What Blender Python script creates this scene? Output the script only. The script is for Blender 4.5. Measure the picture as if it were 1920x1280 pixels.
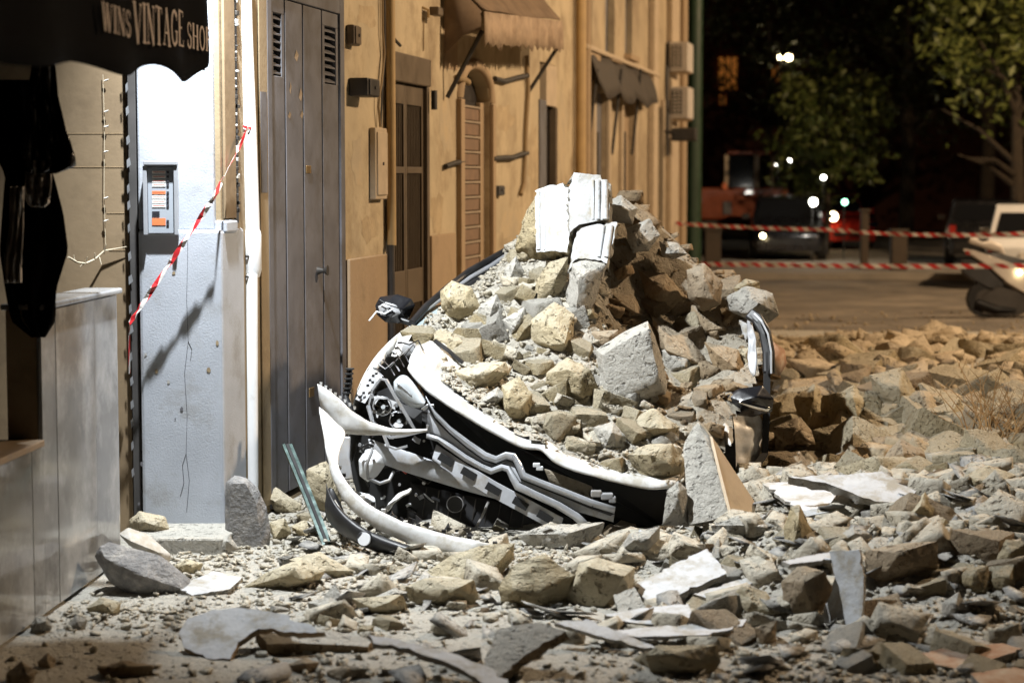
import bpy, bmesh, math, random
import numpy as np
from mathutils import Vector, Matrix, noise

for o in list(bpy.data.objects):
    bpy.data.objects.remove(o)
SC = bpy.context.scene
COL = SC.collection
R = math.radians
random.seed(7)
RNG = np.random.default_rng(7)

# ------------------------------------------------------------------ camera
FPX = 70.0 / 36.0 * 1920.0
PITCH = math.atan(310.0 / FPX)
CAMZ = 2.05
cam = bpy.data.cameras.new('camera')
cam.lens = 70.0
cam.sensor_width = 36.0
cam.clip_end = 400.0
cam.dof.use_dof = True
cam.dof.focus_distance = 12.0
cam.dof.aperture_fstop = 1.9
camo = bpy.data.objects.new('camera', cam)
COL.objects.link(camo)
camo.location = (0, 0, CAMZ)
camo.rotation_euler = (math.pi / 2 - PITCH, 0, 0)
SC.camera = camo

# ------------------------------------------------------------------ night sky
w = bpy.data.worlds.new('World')
SC.world = w
w.use_nodes = True
nt = w.node_tree
bg = nt.nodes['Background']
sky = nt.nodes.new('ShaderNodeTexSky')
sky.sky_type = 'NISHITA'
sky.sun_disc = False
sky.sun_elevation = R(-3)
sky.sun_rotation = R(60)
sky.dust_density = 4.0
nt.links.new(sky.outputs[0], bg.inputs[0])
bg.inputs[1].default_value = 0.06

def lamp(name, kind, loc, power, color, target=None, **kw):
    l = bpy.data.lights.new(name, kind)
    l.energy = power
    l.color = color
    for k, v in kw.items():
        setattr(l, k, v)
    o = bpy.data.objects.new(name, l)
    COL.objects.link(o)
    o.location = loc
    if target is not None:
        o.rotation_euler = (Vector(target) - Vector(loc)).to_track_quat('-Z', 'Y').to_euler()
    return o
# cool white floodlight high over the shop front (out of frame), two sodium street lamps across the road (out of frame)
FLOOD = (-1.55, 10.35, 4.7)
SOD1 = (9.4, 15.6, 8.0)
SOD2 = (14.5, 31.0, 8.8)
lamp('floodlight_beam', 'SPOT', FLOOD, 2650, (0.93, 0.97, 1.0), target=(-0.1, 11.45, 0.0), spot_size=R(94), spot_blend=0.85, shadow_soft_size=0.05)
lamp('sodium_glow', 'SPOT', SOD1, 6000, (1.0, 0.73, 0.47), target=(3.6, 17.5, 0), spot_size=R(136), spot_blend=0.5, shadow_soft_size=0.32)
lamp('sodium_glow', 'SPOT', SOD2, 6800, (1.0, 0.70, 0.42), target=(9.0, 34.0, 0), spot_size=R(152), spot_blend=0.5, shadow_soft_size=0.14)
SC.view_settings.view_transform = 'Standard'
SC.view_settings.look = 'None'
SC.view_settings.exposure = 0.0
SC.view_settings.gamma = 1.0
SC.render.engine = 'CYCLES'
SC.cycles.use_denoising = True
SC.cycles.max_bounces = 5
SC.cycles.diffuse_bounces = 3
SC.cycles.glossy_bounces = 3
SC.cycles.transparent_max_bounces = 12
SC.cycles.caustics_reflective = False
SC.cycles.caustics_refractive = False
SC.cycles.sample_clamp_indirect = 4.0

# ------------------------------------------------------------------ picture geometry helpers
CP, SP = math.cos(PITCH), math.sin(PITCH)
def ray(px, py):
    x = px - 960.0
    u = 640.0 - py
    vy = FPX * CP + u * SP
    return Vector((x / vy, 1.0, (-FPX * SP + u * CP) / vy))
def Q(px, py, d):
    r = ray(px, py)
    return Vector((r.x * d, d, CAMZ + r.z * d))
def mpp(d):                      # metres per picture pixel at depth d
    return d / FPX
# facade frame: u along the wall (away from camera), v out of the wall to the street, z up
FD = Vector((0.197, 1.0, 0)).normalized()
FN = Vector((FD.y, -FD.x, 0))
F0 = Vector((-1.642, 11.25, 0))
def FW(u, v, z):
    return F0 + FD * u + FN * v + Vector((0, 0, z))
def FU(px):                      # wall coordinate seen at picture column px
    k = (px - 960.0) / (FPX / CP)
    y = 3.858 / (0.197 - k)
    return (y - 11.25) / FD.y
def FZ(px, py):
    y = 11.25 + FU(px) * FD.y
    return Q(px, py, y).z

# ------------------------------------------------------------------ object helpers
WORG = {}
def tag(o, label=None, cat=None, group=None, kind=None):
    if label: o['label'] = label
    if cat: o['category'] = cat
    if group: o['group'] = group
    if kind: o['kind'] = kind
    return o
def _place(o, org, parent):
    WORG[o.name] = Vector(org)
    if parent is not None:
        o.parent = parent
        o.location = Vector(org) - WORG[parent.name]
    else:
        o.location = org
    return o
def root(name, loc, label, cat, group=None):
    o = bpy.data.objects.new(name, None)
    o.empty_display_size = 0.2
    COL.objects.link(o)
    _place(o, loc, None)
    return tag(o, label, cat, group)
def finish(me, m, smooth=None):
    if m is not None:
        for x in (m if isinstance(m, (list, tuple)) else [m]):
            me.materials.append(x)
    if smooth is not None:
        me.polygons.foreach_set('use_smooth', [True] * len(me.polygons))
        if smooth < 180:
            me.set_sharp_from_angle(angle=R(smooth))
    me.update()
def mesh_obj(name, verts, faces, m, parent=None, smooth=None, org=None):
    """verts in world space"""
    if org is None:
        a = np.array([tuple(v) for v in verts])
        org = Vector((a[:, 0].min() + a[:, 0].max(), a[:, 1].min() + a[:, 1].max(), 2 * a[:, 2].min())) / 2
    me = bpy.data.meshes.new(name)
    me.from_pydata([tuple(Vector(v) - Vector(org)) for v in verts], [], faces)
    finish(me, m, smooth)
    o = bpy.data.objects.new(name, me)
    COL.objects.link(o)
    return _place(o, org, parent)
def bm_obj(name, bm, m, parent=None, smooth=None, recalc=True):
    if recalc:
        bmesh.ops.recalc_face_normals(bm, faces=bm.faces)
    a = np.array([tuple(v.co) for v in bm.verts])
    org = Vector((a[:, 0].min() + a[:, 0].max(), a[:, 1].min() + a[:, 1].max(), 2 * a[:, 2].min())) / 2
    for v in bm.verts:
        v.co -= org
    me = bpy.data.meshes.new(name)
    bm.to_mesh(me)
    bm.free()
    finish(me, m, smooth)
    o = bpy.data.objects.new(name, me)
    COL.objects.link(o)
    return _place(o, org, parent)
def copy_piece(src, world_org, parent, name=None):
    o = bpy.data.objects.new(name or src.name.split('.')[0], src.data)
    COL.objects.link(o)
    for md in src.modifiers:
        n = o.modifiers.new(md.name, md.type)
        if md.type == 'BEVEL':
            n.width = md.width; n.segments = md.segments; n.limit_method = md.limit_method
    return _place(o, world_org, parent)
def bevel(o, wdt=0.006, seg=2):
    b = o.modifiers.new('bevel', 'BEVEL')
    b.width = wdt; b.segments = seg; b.limit_method = 'ANGLE'
    return o
BOXF = [(0, 3, 2, 1), (4, 5, 6, 7), (0, 1, 5, 4), (1, 2, 6, 5), (2, 3, 7, 6), (3, 0, 4, 7)]
def hexa(name, corners8, m, parent=None, bev=None, smooth=None):
    o = mesh_obj(name, corners8, BOXF, m, parent, smooth)
    if bev: bevel(o, bev)
    return o
def fbox(name, u0, u1, v0, v1, z0, z1, m, parent=None, bev=None):
    """box in facade coordinates"""
    c = [FW(u0, v0, z0), FW(u0, v1, z0), FW(u1, v1, z0), FW(u1, v0, z0), FW(u0, v0, z1), FW(u0, v1, z1), FW(u1, v1, z1), FW(u1, v0, z1)]
    return hexa(name, c, m, parent, bev)
def wbox(name, x0, x1, y0, y1, z0, z1, m, parent=None, bev=None):
    c = [(x0, y0, z0), (x1, y0, z0), (x1, y1, z0), (x0, y1, z0), (x0, y0, z1), (x1, y0, z1), (x1, y1, z1), (x0, y1, z1)]
    return hexa(name, c, m, parent, bev)
def tube(name, pts, r, m, parent=None, seg=8, cap=True):
    bm = bmesh.new()
    add_tube(bm, pts, r, seg, cap)
    return bm_obj(name, bm, m, parent, smooth=50)
def add_tube(bm, pts, r, seg=8, cap=True):
    pts = [Vector(p) for p in pts]
    n = len(pts)
    rr = r if isinstance(r, (list, tuple)) else [r] * n
    rings = []
    prev = None
    for i, p in enumerate(pts):
        t = (pts[min(i + 1, n - 1)] - pts[max(i - 1, 0)]).normalized()
        if prev is None:
            a = Vector((0, 0, 1)) if abs(t.z) < 0.9 else Vector((1, 0, 0))
            x = t.cross(a).normalized()
        else:
            x = (prev - t * prev.dot(t)).normalized()
        prev = x
        y = t.cross(x)
        rings.append([bm.verts.new(p + (x * math.cos(2 * math.pi * k / seg) + y * math.sin(2 * math.pi * k / seg)) * rr[i]) for k in range(seg)])
    for i in range(n - 1):
        for k in range(seg):
            bm.faces.new((rings[i][k], rings[i][(k + 1) % seg], rings[i + 1][(k + 1) % seg], rings[i + 1][k]))
    if cap and seg > 2:
        bm.faces.new(rings[0][::-1]); bm.faces.new(rings[-1])
def beam(name, pts, h, t, m, parent=None, up=(0, 0, 1), bev=None, smooth=None):
    """rectangular bar swept along points: h across, t deep"""
    pts = [Vector(p) for p in pts]
    n = len(pts)
    hh = h if isinstance(h, (list, tuple)) else [h] * n
    V, Fc = [], []
    for i, p in enumerate(pts):
        tg = (pts[min(i + 1, n - 1)] - pts[max(i - 1, 0)]).normalized()
        upv = Vector(up); upv = (upv - tg * upv.dot(tg)).normalized()
        s = tg.cross(upv).normalized()
        for a, b in ((-1, -1), (1, -1), (1, 1), (-1, 1)):
            V.append(p + upv * (hh[i] / 2 * a) + s * (t / 2 * b))
    for i in range(n - 1):
        for k in range(4):
            Fc.append((4 * i + k, 4 * i + (k + 1) % 4, 4 * i + 4 + (k + 1) % 4, 4 * i + 4 + k))
    Fc += [(3, 2, 1, 0), (4 * n - 4, 4 * n - 3, 4 * n - 2, 4 * n - 1)]
    bm = bmesh.new()
    vs = [bm.verts.new(v) for v in V]
    for f in Fc: bm.faces.new([vs[i] for i in f])
    o = bm_obj(name, bm, m, parent, smooth)
    if bev: bevel(o, bev)
    return o
def sheet(name, rows, m, parent=None, thick=0.004, sub=2, smooth=180, crumple=0.0, csize=0.12):
    """panel through a grid of world points"""
    nr, nc = len(rows), len(rows[0])
    V = [Vector(p) for r in rows for p in r]
    Fc = [(i * nc + j, i * nc + j + 1, (i + 1) * nc + j + 1, (i + 1) * nc + j) for i in range(nr - 1) for j in range(nc - 1)]
    o = mesh_obj(name, V, Fc, m, parent, smooth)
    if sub:
        s = o.modifiers.new('sub', 'SUBSURF'); s.levels = sub; s.render_levels = sub
    if crumple:
        key = 'crease%.2f' % csize
        tx = bpy.data.textures.get(key)
        if tx is None:
            tx = bpy.data.textures.new(key, 'CLOUDS'); tx.noise_scale = csize; tx.noise_depth = 3
        s = o.modifiers.new('crumple', 'DISPLACE'); s.texture = tx; s.strength = crumple; s.mid_level = 0.5; s.texture_coords = 'GLOBAL'
    if thick:
        s = o.modifiers.new('solid', 'SOLIDIFY'); s.thickness = thick; s.offset = 0
    return o

# ------------------------------------------------------------------ materials
def new_mat(name):
    m = bpy.data.materials.new(name)
    m.use_nodes = True
    return m, m.node_tree, m.node_tree.nodes['Principled BSDF']
def N(t, kind, **kw):
    n = t.nodes.new(kind)
    for k, v in kw.items(): setattr(n, k, v)
    return n
def ramp(t, fac, stops):
    n = N(t, 'ShaderNodeValToRGB')
    e = n.color_ramp.elements
    while len(e) < len(stops): e.new(0.5)
    for i, (p, c) in enumerate(stops):
        e[i].position = p
        e[i].color = (c, c, c, 1) if isinstance(c, (int, float)) else (*c, 1)
    t.links.new(fac, n.inputs[0])
    return n.outputs[0]
def mixc(t, fac, a, b, mode='MIX'):
    n = N(t, 'ShaderNodeMix', data_type='RGBA', blend_type=mode)
    for s, v in ((0, fac), (6, a), (7, b)):
        if isinstance(v, (int, float)): n.inputs[s].default_value = v
        elif isinstance(v, tuple): n.inputs[s].default_value = (*v, 1)
        else: t.links.new(v, n.inputs[s])
    return n.outputs[2]
def math_n(t, op, a, b=0.5, clamp=False):
    n = N(t, 'ShaderNodeMath', operation=op, use_clamp=clamp)
    for i, v in enumerate((a, b)):
        if isinstance(v, (int, float)): n.inputs[i].default_value = v
        else: t.links.new(v, n.inputs[i])
    return n.outputs[0]
def tex(t, scale, kind='ShaderNodeTexNoise', detail=6, rough=0.6, stretch=None, rnd=True):
    tc = N(t, 'ShaderNodeTexCoord')
    mp = N(t, 'ShaderNodeMapping')
    t.links.new(tc.outputs['Object'], mp.inputs[0])
    if rnd:
        oi = N(t, 'ShaderNodeObjectInfo')
        mm = math_n(t, 'MULTIPLY', oi.outputs['Random'], 37.0)
        t.links.new(mm, mp.inputs['Location'])
    if stretch: mp.inputs['Scale'].default_value = stretch
    n = N(t, kind)
    n.inputs['Scale'].default_value = scale
    if kind == 'ShaderNodeTexNoise':
        n.inputs['Detail'].default_value = detail
        n.inputs['Roughness'].default_value = rough
    t.links.new(mp.outputs[0], n.inputs['Vector'])
    return n.outputs[0]
def bump(t, b, h, strength=0.4, dist=0.02, prev=None):
    n = N(t, 'ShaderNodeBump')
    n.inputs['Strength'].default_value = strength
    n.inputs['Distance'].default_value = dist
    t.links.new(h, n.inputs['Height'])
    if prev is not None: t.links.new(prev, n.inputs['Normal'])
    t.links.new(n.outputs[0], b.inputs['Normal'])
    return n.outputs[0]
def plain(name, c, rough=0.6, metal=0.0, vary=0.12, vscale=6.0, bmp=None, coat=0.0, dirt=None, spec=None):
    """simple surface with uneven tone; dirt=(colour, scale, lo, hi)"""
    m, t, b = new_mat(name)
    n = tex(t, vscale)
    c2 = tuple(min(1, x * (1 + vary)) for x in c)
    c1 = tuple(x * (1 - vary) for x in c)
    col = mixc(t, ramp(t, n, [(0.3, 0.0), (0.7, 1.0)]), c1, c2)
    if dirt:
        dn = tex(t, dirt[1], detail=8, rough=0.7)
        col = mixc(t, ramp(t, dn, [(dirt[2], 0.0), (dirt[3], 1.0)]), col, dirt[0])
    t.links.new(col, b.inputs['Base Color'])
    rn = ramp(t, n, [(0.3, max(0.02, rough - 0.08)), (0.7, min(1, rough + 0.08))])
    t.links.new(rn, b.inputs['Roughness'])
    b.inputs['Metallic'].default_value = metal
    b.inputs['Coat Weight'].default_value = coat
    if spec is not None: b.inputs['Specular IOR Level'].default_value = spec
    if bmp:
        bump(t, b, tex(t, bmp[0], detail=5), bmp[1], bmp[2] if len(bmp) > 2 else 0.01)
    return m
def rubble_mat(name, c1, c2, dust, dustamt=0.6, island=False, bs=1.0, strat=False):
    m, t, b = new_mat(name)
    n1 = tex(t, 3.0)
    n2 = tex(t, 16.0, detail=8, rough=0.7)
    col = mixc(t, ramp(t, n1, [(0.35, 0.0), (0.65, 1.0)]), c1, c2)
    col = mixc(t, math_n(t, 'MULTIPLY', ramp(t, n2, [(0.35, 1.0), (0.6, 0.0)]), 0.35), col, tuple(x * 0.55 for x in c1))
    if island:
        g = N(t, 'ShaderNodeNewGeometry')
        rv = g.outputs['Random Per Island']
    else:
        rv = N(t, 'ShaderNodeObjectInfo').outputs['Random']
        g = N(t, 'ShaderNodeNewGeometry')
    col = mixc(t, ramp(t, rv, [(0.0, 0.0), (1.0, 0.55)]), col, dust)
    tone = ramp(t, math_n(t, 'FRACT', math_n(t, 'MULTIPLY', rv, 7.3)), [(0.0, 0.78), (1.0, 1.12)])
    col = mixc(t, 1.0, col, tone, 'MULTIPLY')
    # pale dust that has settled on upward faces
    sx = N(t, 'ShaderNodeSeparateXYZ')
    t.links.new(g.outputs['Normal'], sx.inputs[0])
    up = math_n(t, 'ADD', sx.outputs['Z'], math_n(t, 'MULTIPLY', math_n(t, 'SUBTRACT', n2, 0.5), 1.5))
    dm = ramp(t, up, [(0.30, 0.0), (0.85, dustamt)])
    col = mixc(t, dm, col, dust)
    # dark pits
    vo = tex(t, 26.0, detail=3, rough=0.5)
    col = mixc(t, ramp(t, vo, [(0.30, 0.6), (0.40, 0.0)]), col, tuple(x * 0.35 for x in c1))
    sp_ = tex(t, 55.0, detail=3, rough=0.7)
    col = mixc(t, ramp(t, sp_, [(0.30, 0.35), (0.42, 0.0)]), col, tuple(x * 0.5 for x in c1))
    t.links.new(col, b.inputs['Base Color'])
    b.inputs['Roughness'].default_value = 0.95
    b.inputs['Specular IOR Level'].default_value = 0.15
    h = math_n(t, 'ADD', tex(t, 14.0 * bs, detail=9, rough=0.7), math_n(t, 'MULTIPLY', ramp(t, vo, [(0.30, 0.0), (0.42, 1.0)]), 0.5))
    if strat:
        h = math_n(t, 'ADD', h, math_n(t, 'MULTIPLY', tex(t, 5.0, stretch=(2, 2, 9)), 1.2))
    fine = tex(t, 75.0 * bs if not island else 60.0, detail=4, rough=0.75)
    pv = bump(t, b, fine, 0.6, 0.012)
    bump(t, b, h, 0.9, 0.05, prev=pv)
    return m
DUST = (0.46, 0.435, 0.37)
M = {}
M['tuff'] = rubble_mat('yellow_tuff', (0.44, 0.345, 0.19), (0.56, 0.475, 0.31), (0.52, 0.475, 0.37), 0.6)
M['tuff2'] = rubble_mat('striated_tuff', (0.44, 0.345, 0.19), (0.55, 0.47, 0.31), (0.52, 0.475, 0.37), 0.45, strat=True)
M['grey'] = rubble_mat('grey_mortar', (0.42, 0.395, 0.345), (0.54, 0.515, 0.46), (0.55, 0.53, 0.47), 0.7, bs=1.6)
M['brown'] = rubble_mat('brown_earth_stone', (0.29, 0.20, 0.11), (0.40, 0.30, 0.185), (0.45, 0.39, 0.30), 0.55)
M['gravel'] = rubble_mat('loose_rubble', (0.46, 0.395, 0.29), (0.57, 0.515, 0.405), (0.55, 0.515, 0.43), 0.65, island=True)
M['gravel_warm'] = rubble_mat('loose_tuff_rubble', (0.46, 0.355, 0.21), (0.55, 0.45, 0.30), (0.52, 0.44, 0.33), 0.5, island=True)
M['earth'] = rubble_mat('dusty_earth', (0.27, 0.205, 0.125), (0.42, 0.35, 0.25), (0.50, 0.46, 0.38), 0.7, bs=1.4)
M['plaster'] = plain('white_plaster', (0.45, 0.46, 0.47), 0.88, vary=0.12, bmp=(30, 0.4, 0.012), dirt=((0.31, 0.285, 0.235), 8.0, 0.48, 0.64))
M['stucco_tan'] = plain('tan_stucco', (0.46, 0.37, 0.26), 0.9, bmp=(60, 0.3, 0.006), dirt=((0.33, 0.27, 0.19), 5.0, 0.55, 0.8))
M['basalt'] = plain('grey_lava_stone', (0.19, 0.185, 0.18), 0.85, vary=0.3, vscale=30, bmp=(45, 0.9, 0.02), dirt=((0.36, 0.34, 0.31), 9.0, 0.5, 0.7))
M['red_tile'] = plain('terracotta_tile', (0.30, 0.17, 0.10), 0.85, vary=0.2, bmp=(25, 0.4, 0.01), dirt=((0.40, 0.34, 0.27), 6.0, 0.45, 0.65))
M['marble'] = plain('grey_veined_marble', (0.20, 0.21, 0.22), 0.12, vary=0.3, vscale=1.8, dirt=((0.36, 0.375, 0.39), 2.4, 0.46, 0.66), bmp=(1.5, 0.05, 0.05))
M['marble_white'] = plain('white_marble', (0.44, 0.43, 0.40), 0.5, vary=0.12, bmp=(12, 0.2, 0.01), dirt=((0.30, 0.265, 0.21), 7.0, 0.45, 0.62))
M['wood_sill'] = plain('pale_wood_sill', (0.20, 0.145, 0.09), 0.6, vary=0.2, vscale=10)
M['cardboard'] = plain('tan_board', (0.23, 0.165, 0.095), 0.75, vary=0.12, vscale=2.5, bmp=(8, 0.15, 0.02), dirt=((0.15, 0.105, 0.06), 3.0, 0.50, 0.75))
M['stucco_grey'] = plain('pale_grey_stucco', (0.40, 0.43, 0.48), 0.9, vary=0.14, vscale=2.2, bmp=(95, 0.3, 0.006), dirt=((0.27, 0.27, 0.265), 3.2, 0.52, 0.74))
M['stucco_beige'] = plain('beige_stucco', (0.28, 0.215, 0.13), 0.9, vary=0.15, vscale=3.0, bmp=(40, 0.25, 0.008), dirt=((0.16, 0.115, 0.065), 3.5, 0.52, 0.75))
M['yellow_wall'] = plain('ochre_wall', (0.46, 0.375, 0.245), 0.9, vary=0.16, vscale=1.6, bmp=(25, 0.3, 0.01), dirt=((0.24, 0.175, 0.105), 1.7, 0.47, 0.70))
M['stain'] = plain('worn_plaster', (0.37, 0.285, 0.175), 0.9, vary=0.15, vscale=4.0, bmp=(30, 0.4, 0.01), dirt=((0.46, 0.36, 0.225), 5.0, 0.45, 0.6))
M['stain2'] = plain('patched_plaster', (0.42, 0.345, 0.235), 0.9, vary=0.12, vscale=4.0, bmp=(30, 0.4, 0.01), dirt=((0.46, 0.36, 0.225), 4.0, 0.45, 0.6))
M['plinth'] = plain('brown_plinth', (0.36, 0.26, 0.16), 0.9, vary=0.15, vscale=2.0, bmp=(25, 0.3, 0.01), dirt=((0.24, 0.18, 0.11), 2.0, 0.5, 0.75))
M['far_wall'] = plain('cream_wall', (0.43, 0.345, 0.225), 0.9, vary=0.15, vscale=0.8, bmp=(12, 0.3, 0.01), dirt=((0.21, 0.155, 0.10), 1.2, 0.44, 0.70))
M['door_grey'] = plain('grey_door_paint', (0.12, 0.12, 0.133), 0.6, vary=0.2, vscale=4.0, bmp=(50, 0.15, 0.004), dirt=((0.07, 0.062, 0.055), 3.0, 0.48, 0.72))
M['door_gap'] = plain('door_shadow_gap', (0.02, 0.02, 0.022), 0.9)
M['iron'] = plain('dark_iron', (0.055, 0.05, 0.045), 0.55, metal=0.4, vary=0.25)
M['bronze_frame'] = plain('brown_metal_frame', (0.13, 0.098, 0.065), 0.5, metal=0.2, vary=0.15)
M['brick_slat'] = plain('brown_slat', (0.19, 0.12, 0.075), 0.75, vary=0.2, vscale=9)
M['slat_edge'] = plain('pale_slat', (0.31, 0.245, 0.175), 0.7)
M['pvc'] = plain('white_pvc', (0.72, 0.74, 0.76), 0.4, vary=0.05, dirt=((0.45, 0.43, 0.38), 5.0, 0.66, 0.8))
M['conduit'] = plain('ochre_conduit', (0.40, 0.27, 0.12), 0.6)
M['cable'] = plain('black_cable', (0.03, 0.026, 0.022), 0.6)
M['cable_brown'] = plain('painted_cable', (0.26, 0.18, 0.09), 0.7)
M['black_cloth'] = plain('black_cloth', (0.0035, 0.0033, 0.0035), 0.95, vary=0.3, spec=0.03)
M['print'] = plain('pale_print', (0.42, 0.34, 0.28), 0.9, vary=0.2, vscale=30)
M['cloth_grey'] = plain('dark_grey_cloth', (0.055, 0.052, 0.05), 0.9, vary=0.3)
M['cloth_pale'] = plain('grey_cloth', (0.34, 0.32, 0.30), 0.9, vary=0.3, vscale=12)
M['black_plastic'] = plain('shiny_black_plastic', (0.009, 0.009, 0.01), 0.22, vary=0.2, bmp=(9, 0.6, 0.03))
M['dark_room'] = plain('dark_interior', (0.018, 0.014, 0.011), 0.9)
M['awning_brown'] = plain('brown_awning_canvas', (0.19, 0.13, 0.08), 0.85, vary=0.2, vscale=5, dirt=((0.11, 0.07, 0.042), 4.0, 0.45, 0.75))
M['awning_pink'] = plain('faded_awning_valance', (0.36, 0.265, 0.18), 0.9, vary=0.22, vscale=8, dirt=((0.22, 0.15, 0.095), 5.0, 0.48, 0.7))
M['tarp'] = plain('dark_tarp', (0.05, 0.04, 0.03), 0.8, vary=0.4)
M['green'] = plain('green_paint', (0.013, 0.035, 0.014), 0.5, vary=0.25)
M['acwhite'] = plain('ac_casing', (0.55, 0.50, 0.44), 0.5)
M['asphalt'] = plain('asphalt', (0.105, 0.09, 0.072), 0.85, vary=0.25, vscale=0.8, bmp=(30, 0.4, 0.01), dirt=((0.24, 0.205, 0.16), 0.7, 0.42, 0.66))
M['pavement'] = plain('pavement', (0.26, 0.23, 0.19), 0.9, vary=0.2, vscale=2)
M['car_white'] = plain('white_car_paint', (0.60, 0.605, 0.60), 0.42, vary=0.08, coat=0.25, dirt=((0.40, 0.37, 0.31), 9.0, 0.45, 0.66), bmp=(5, 0.14, 0.03))
M['car_silver'] = plain('satin_silver_trim', (0.46, 0.475, 0.50), 0.34, metal=0.5, vary=0.12, vscale=14, dirt=((0.40, 0.38, 0.34), 9.0, 0.55, 0.8))
M['car_alu'] = plain('grey_pressed_steel', (0.31, 0.315, 0.325), 0.45, metal=0.1, vary=0.18, vscale=9, dirt=((0.33, 0.28, 0.21), 7.0, 0.5, 0.8))
M['car_black'] = plain('black_car_plastic', (0.013, 0.013, 0.014), 0.45, vary=0.3, dirt=((0.06, 0.057, 0.05), 6.0, 0.6, 0.85))
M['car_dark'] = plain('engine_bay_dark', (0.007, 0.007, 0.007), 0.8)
M['rubber'] = plain('rubber', (0.018, 0.018, 0.018), 0.8)
M['blackpaint'] = plain('dark_car_paint', (0.012, 0.012, 0.014), 0.25, coat=0.5)
M['redpaint'] = plain('red_car_paint', (0.35, 0.02, 0.012), 0.3, coat=0.5)
M['orangepaint'] = plain('orange_truck_paint', (0.24, 0.05, 0.012), 0.4, coat=0.3, vary=0.2)
M['trunk'] = plain('bark', (0.05, 0.038, 0.026), 0.95, vary=0.3, vscale=10, bmp=(14, 0.7, 0.03))
M['dry'] = plain('dry_straw', (0.33, 0.21, 0.09), 0.9, vary=0.3)
M['twig'] = plain('pale_twig', (0.52, 0.45, 0.33), 0.8)
M['stone_post'] = plain('stone_post', (0.07, 0.053, 0.038), 0.9, vary=0.2)
M['far_build'] = plain('far_red_building', (0.12, 0.045, 0.025), 0.9)
M['intercom'] = plain('grey_intercom_housing', (0.38, 0.40, 0.43), 0.45, metal=0.3, vary=0.05)
M['intercom_face'] = plain('blue_grey_plate', (0.33, 0.365, 0.41), 0.5, vary=0.04)
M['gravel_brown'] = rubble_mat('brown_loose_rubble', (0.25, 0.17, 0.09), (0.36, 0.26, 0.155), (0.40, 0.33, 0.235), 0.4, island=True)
M['intercom_dark'] = plain('intercom_buttons', (0.04, 0.04, 0.05), 0.4)
M['paper'] = plain('name_label', (0.72, 0.70, 0.66), 0.7, vary=0.04)
M['orange_label'] = plain('orange_label', (0.75, 0.20, 0.07), 0.6)
M['red_print'] = plain('red_print', (0.62, 0.10, 0.07), 0.6)
M['brass'] = plain('tarnished_brass', (0.30, 0.20, 0.09), 0.4, metal=0.8)
def glass_mat(name, c, rough=0.1, alpha=1.0, bmp=None):
    m, t, b = new_mat(name)
    b.inputs['Base Color'].default_value = (*c, 1)
    b.inputs['Roughness'].default_value = rough
    b.inputs['Alpha'].default_value = alpha
    b.inputs['Specular IOR Level'].default_value = 0.7
    if bmp:
        vo = tex(t, bmp, 'ShaderNodeTexVoronoi')
        bump(t, b, vo, 0.6, 0.01)
    return m
M['lens'] = glass_mat('clear_lens', (0.62, 0.66, 0.68), 0.12, 0.55)
M['shatter'] = glass_mat('shattered_glass', (0.36, 0.43, 0.44), 0.25, 0.8, 90)
M['glass_dark'] = glass_mat('dark_window_glass', (0.012, 0.013, 0.015), 0.08)
M['glass_green'] = plain('green_glass_channel', (0.05, 0.085, 0.078), 0.22, metal=0.3, vary=0.25, vscale=12)
M['reflector'] = plain('chrome_reflector', (0.75, 0.73, 0.68), 0.12, metal=1.0, vary=0.1)
def emit_mat(name, c, s):
    m, t, b = new_mat(name)
    b.inputs['Base Color'].default_value = (*c, 1)
    b.inputs['Emission Color'].default_value = (*c, 1)
    b.inputs['Emission Strength'].default_value = s
    return m
M['lit_window'] = emit_mat('lit_orange_window', (1.0, 0.34, 0.06), 0.18)
M['lit_white'] = emit_mat('white_lamp_glow', (1.0, 0.95, 0.82), 40)
M['lit_warm'] = emit_mat('warm_lamp_glow', (1.0, 0.80, 0.45), 30)
M['lit_green'] = emit_mat('green_lamp_glow', (0.35, 1.0, 0.6), 12)
M['lit_red'] = emit_mat('red_lamp_glow', (1.0, 0.10, 0.04), 6)
def tape_mat():
    m, t, b = new_mat('red_white_tape')
    uv = N(t, 'ShaderNodeUVMap')
    sx = N(t, 'ShaderNodeSeparateXYZ')
    t.links.new(uv.outputs[0], sx.inputs[0])
    s = math_n(t, 'ADD', sx.outputs['X'], math_n(t, 'MULTIPLY', sx.outputs['Y'], 0.45))
    f = math_n(t, 'FRACT', s)
    st = math_n(t, 'GREATER_THAN', f, 0.5)
    col = mixc(t, st, (0.62, 0.60, 0.57), (0.50, 0.025, 0.03))
    t.links.new(col, b.inputs['Base Color'])
    b.inputs['Roughness'].default_value = 0.35
    return m
M['tape'] = tape_mat()
def leaf_mat(name, a, c):
    m, t, b = new_mat(name)
    g = N(t, 'ShaderNodeNewGeometry')
    col = mixc(t, g.outputs['Random Per Island'], a, c)
    t.links.new(col, b.inputs['Base Color'])
    b.inputs['Roughness'].default_value = 0.5
    return m
M['leaf_dark'] = leaf_mat('shaded_tree_leaves', (0.012, 0.018, 0.006), (0.035, 0.042, 0.014))  # night shade put into the leaf colour, keeps the far trees near black
M['leaf'] = leaf_mat('tree_leaves', (0.07, 0.10, 0.02), (0.17, 0.19, 0.05))
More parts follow.
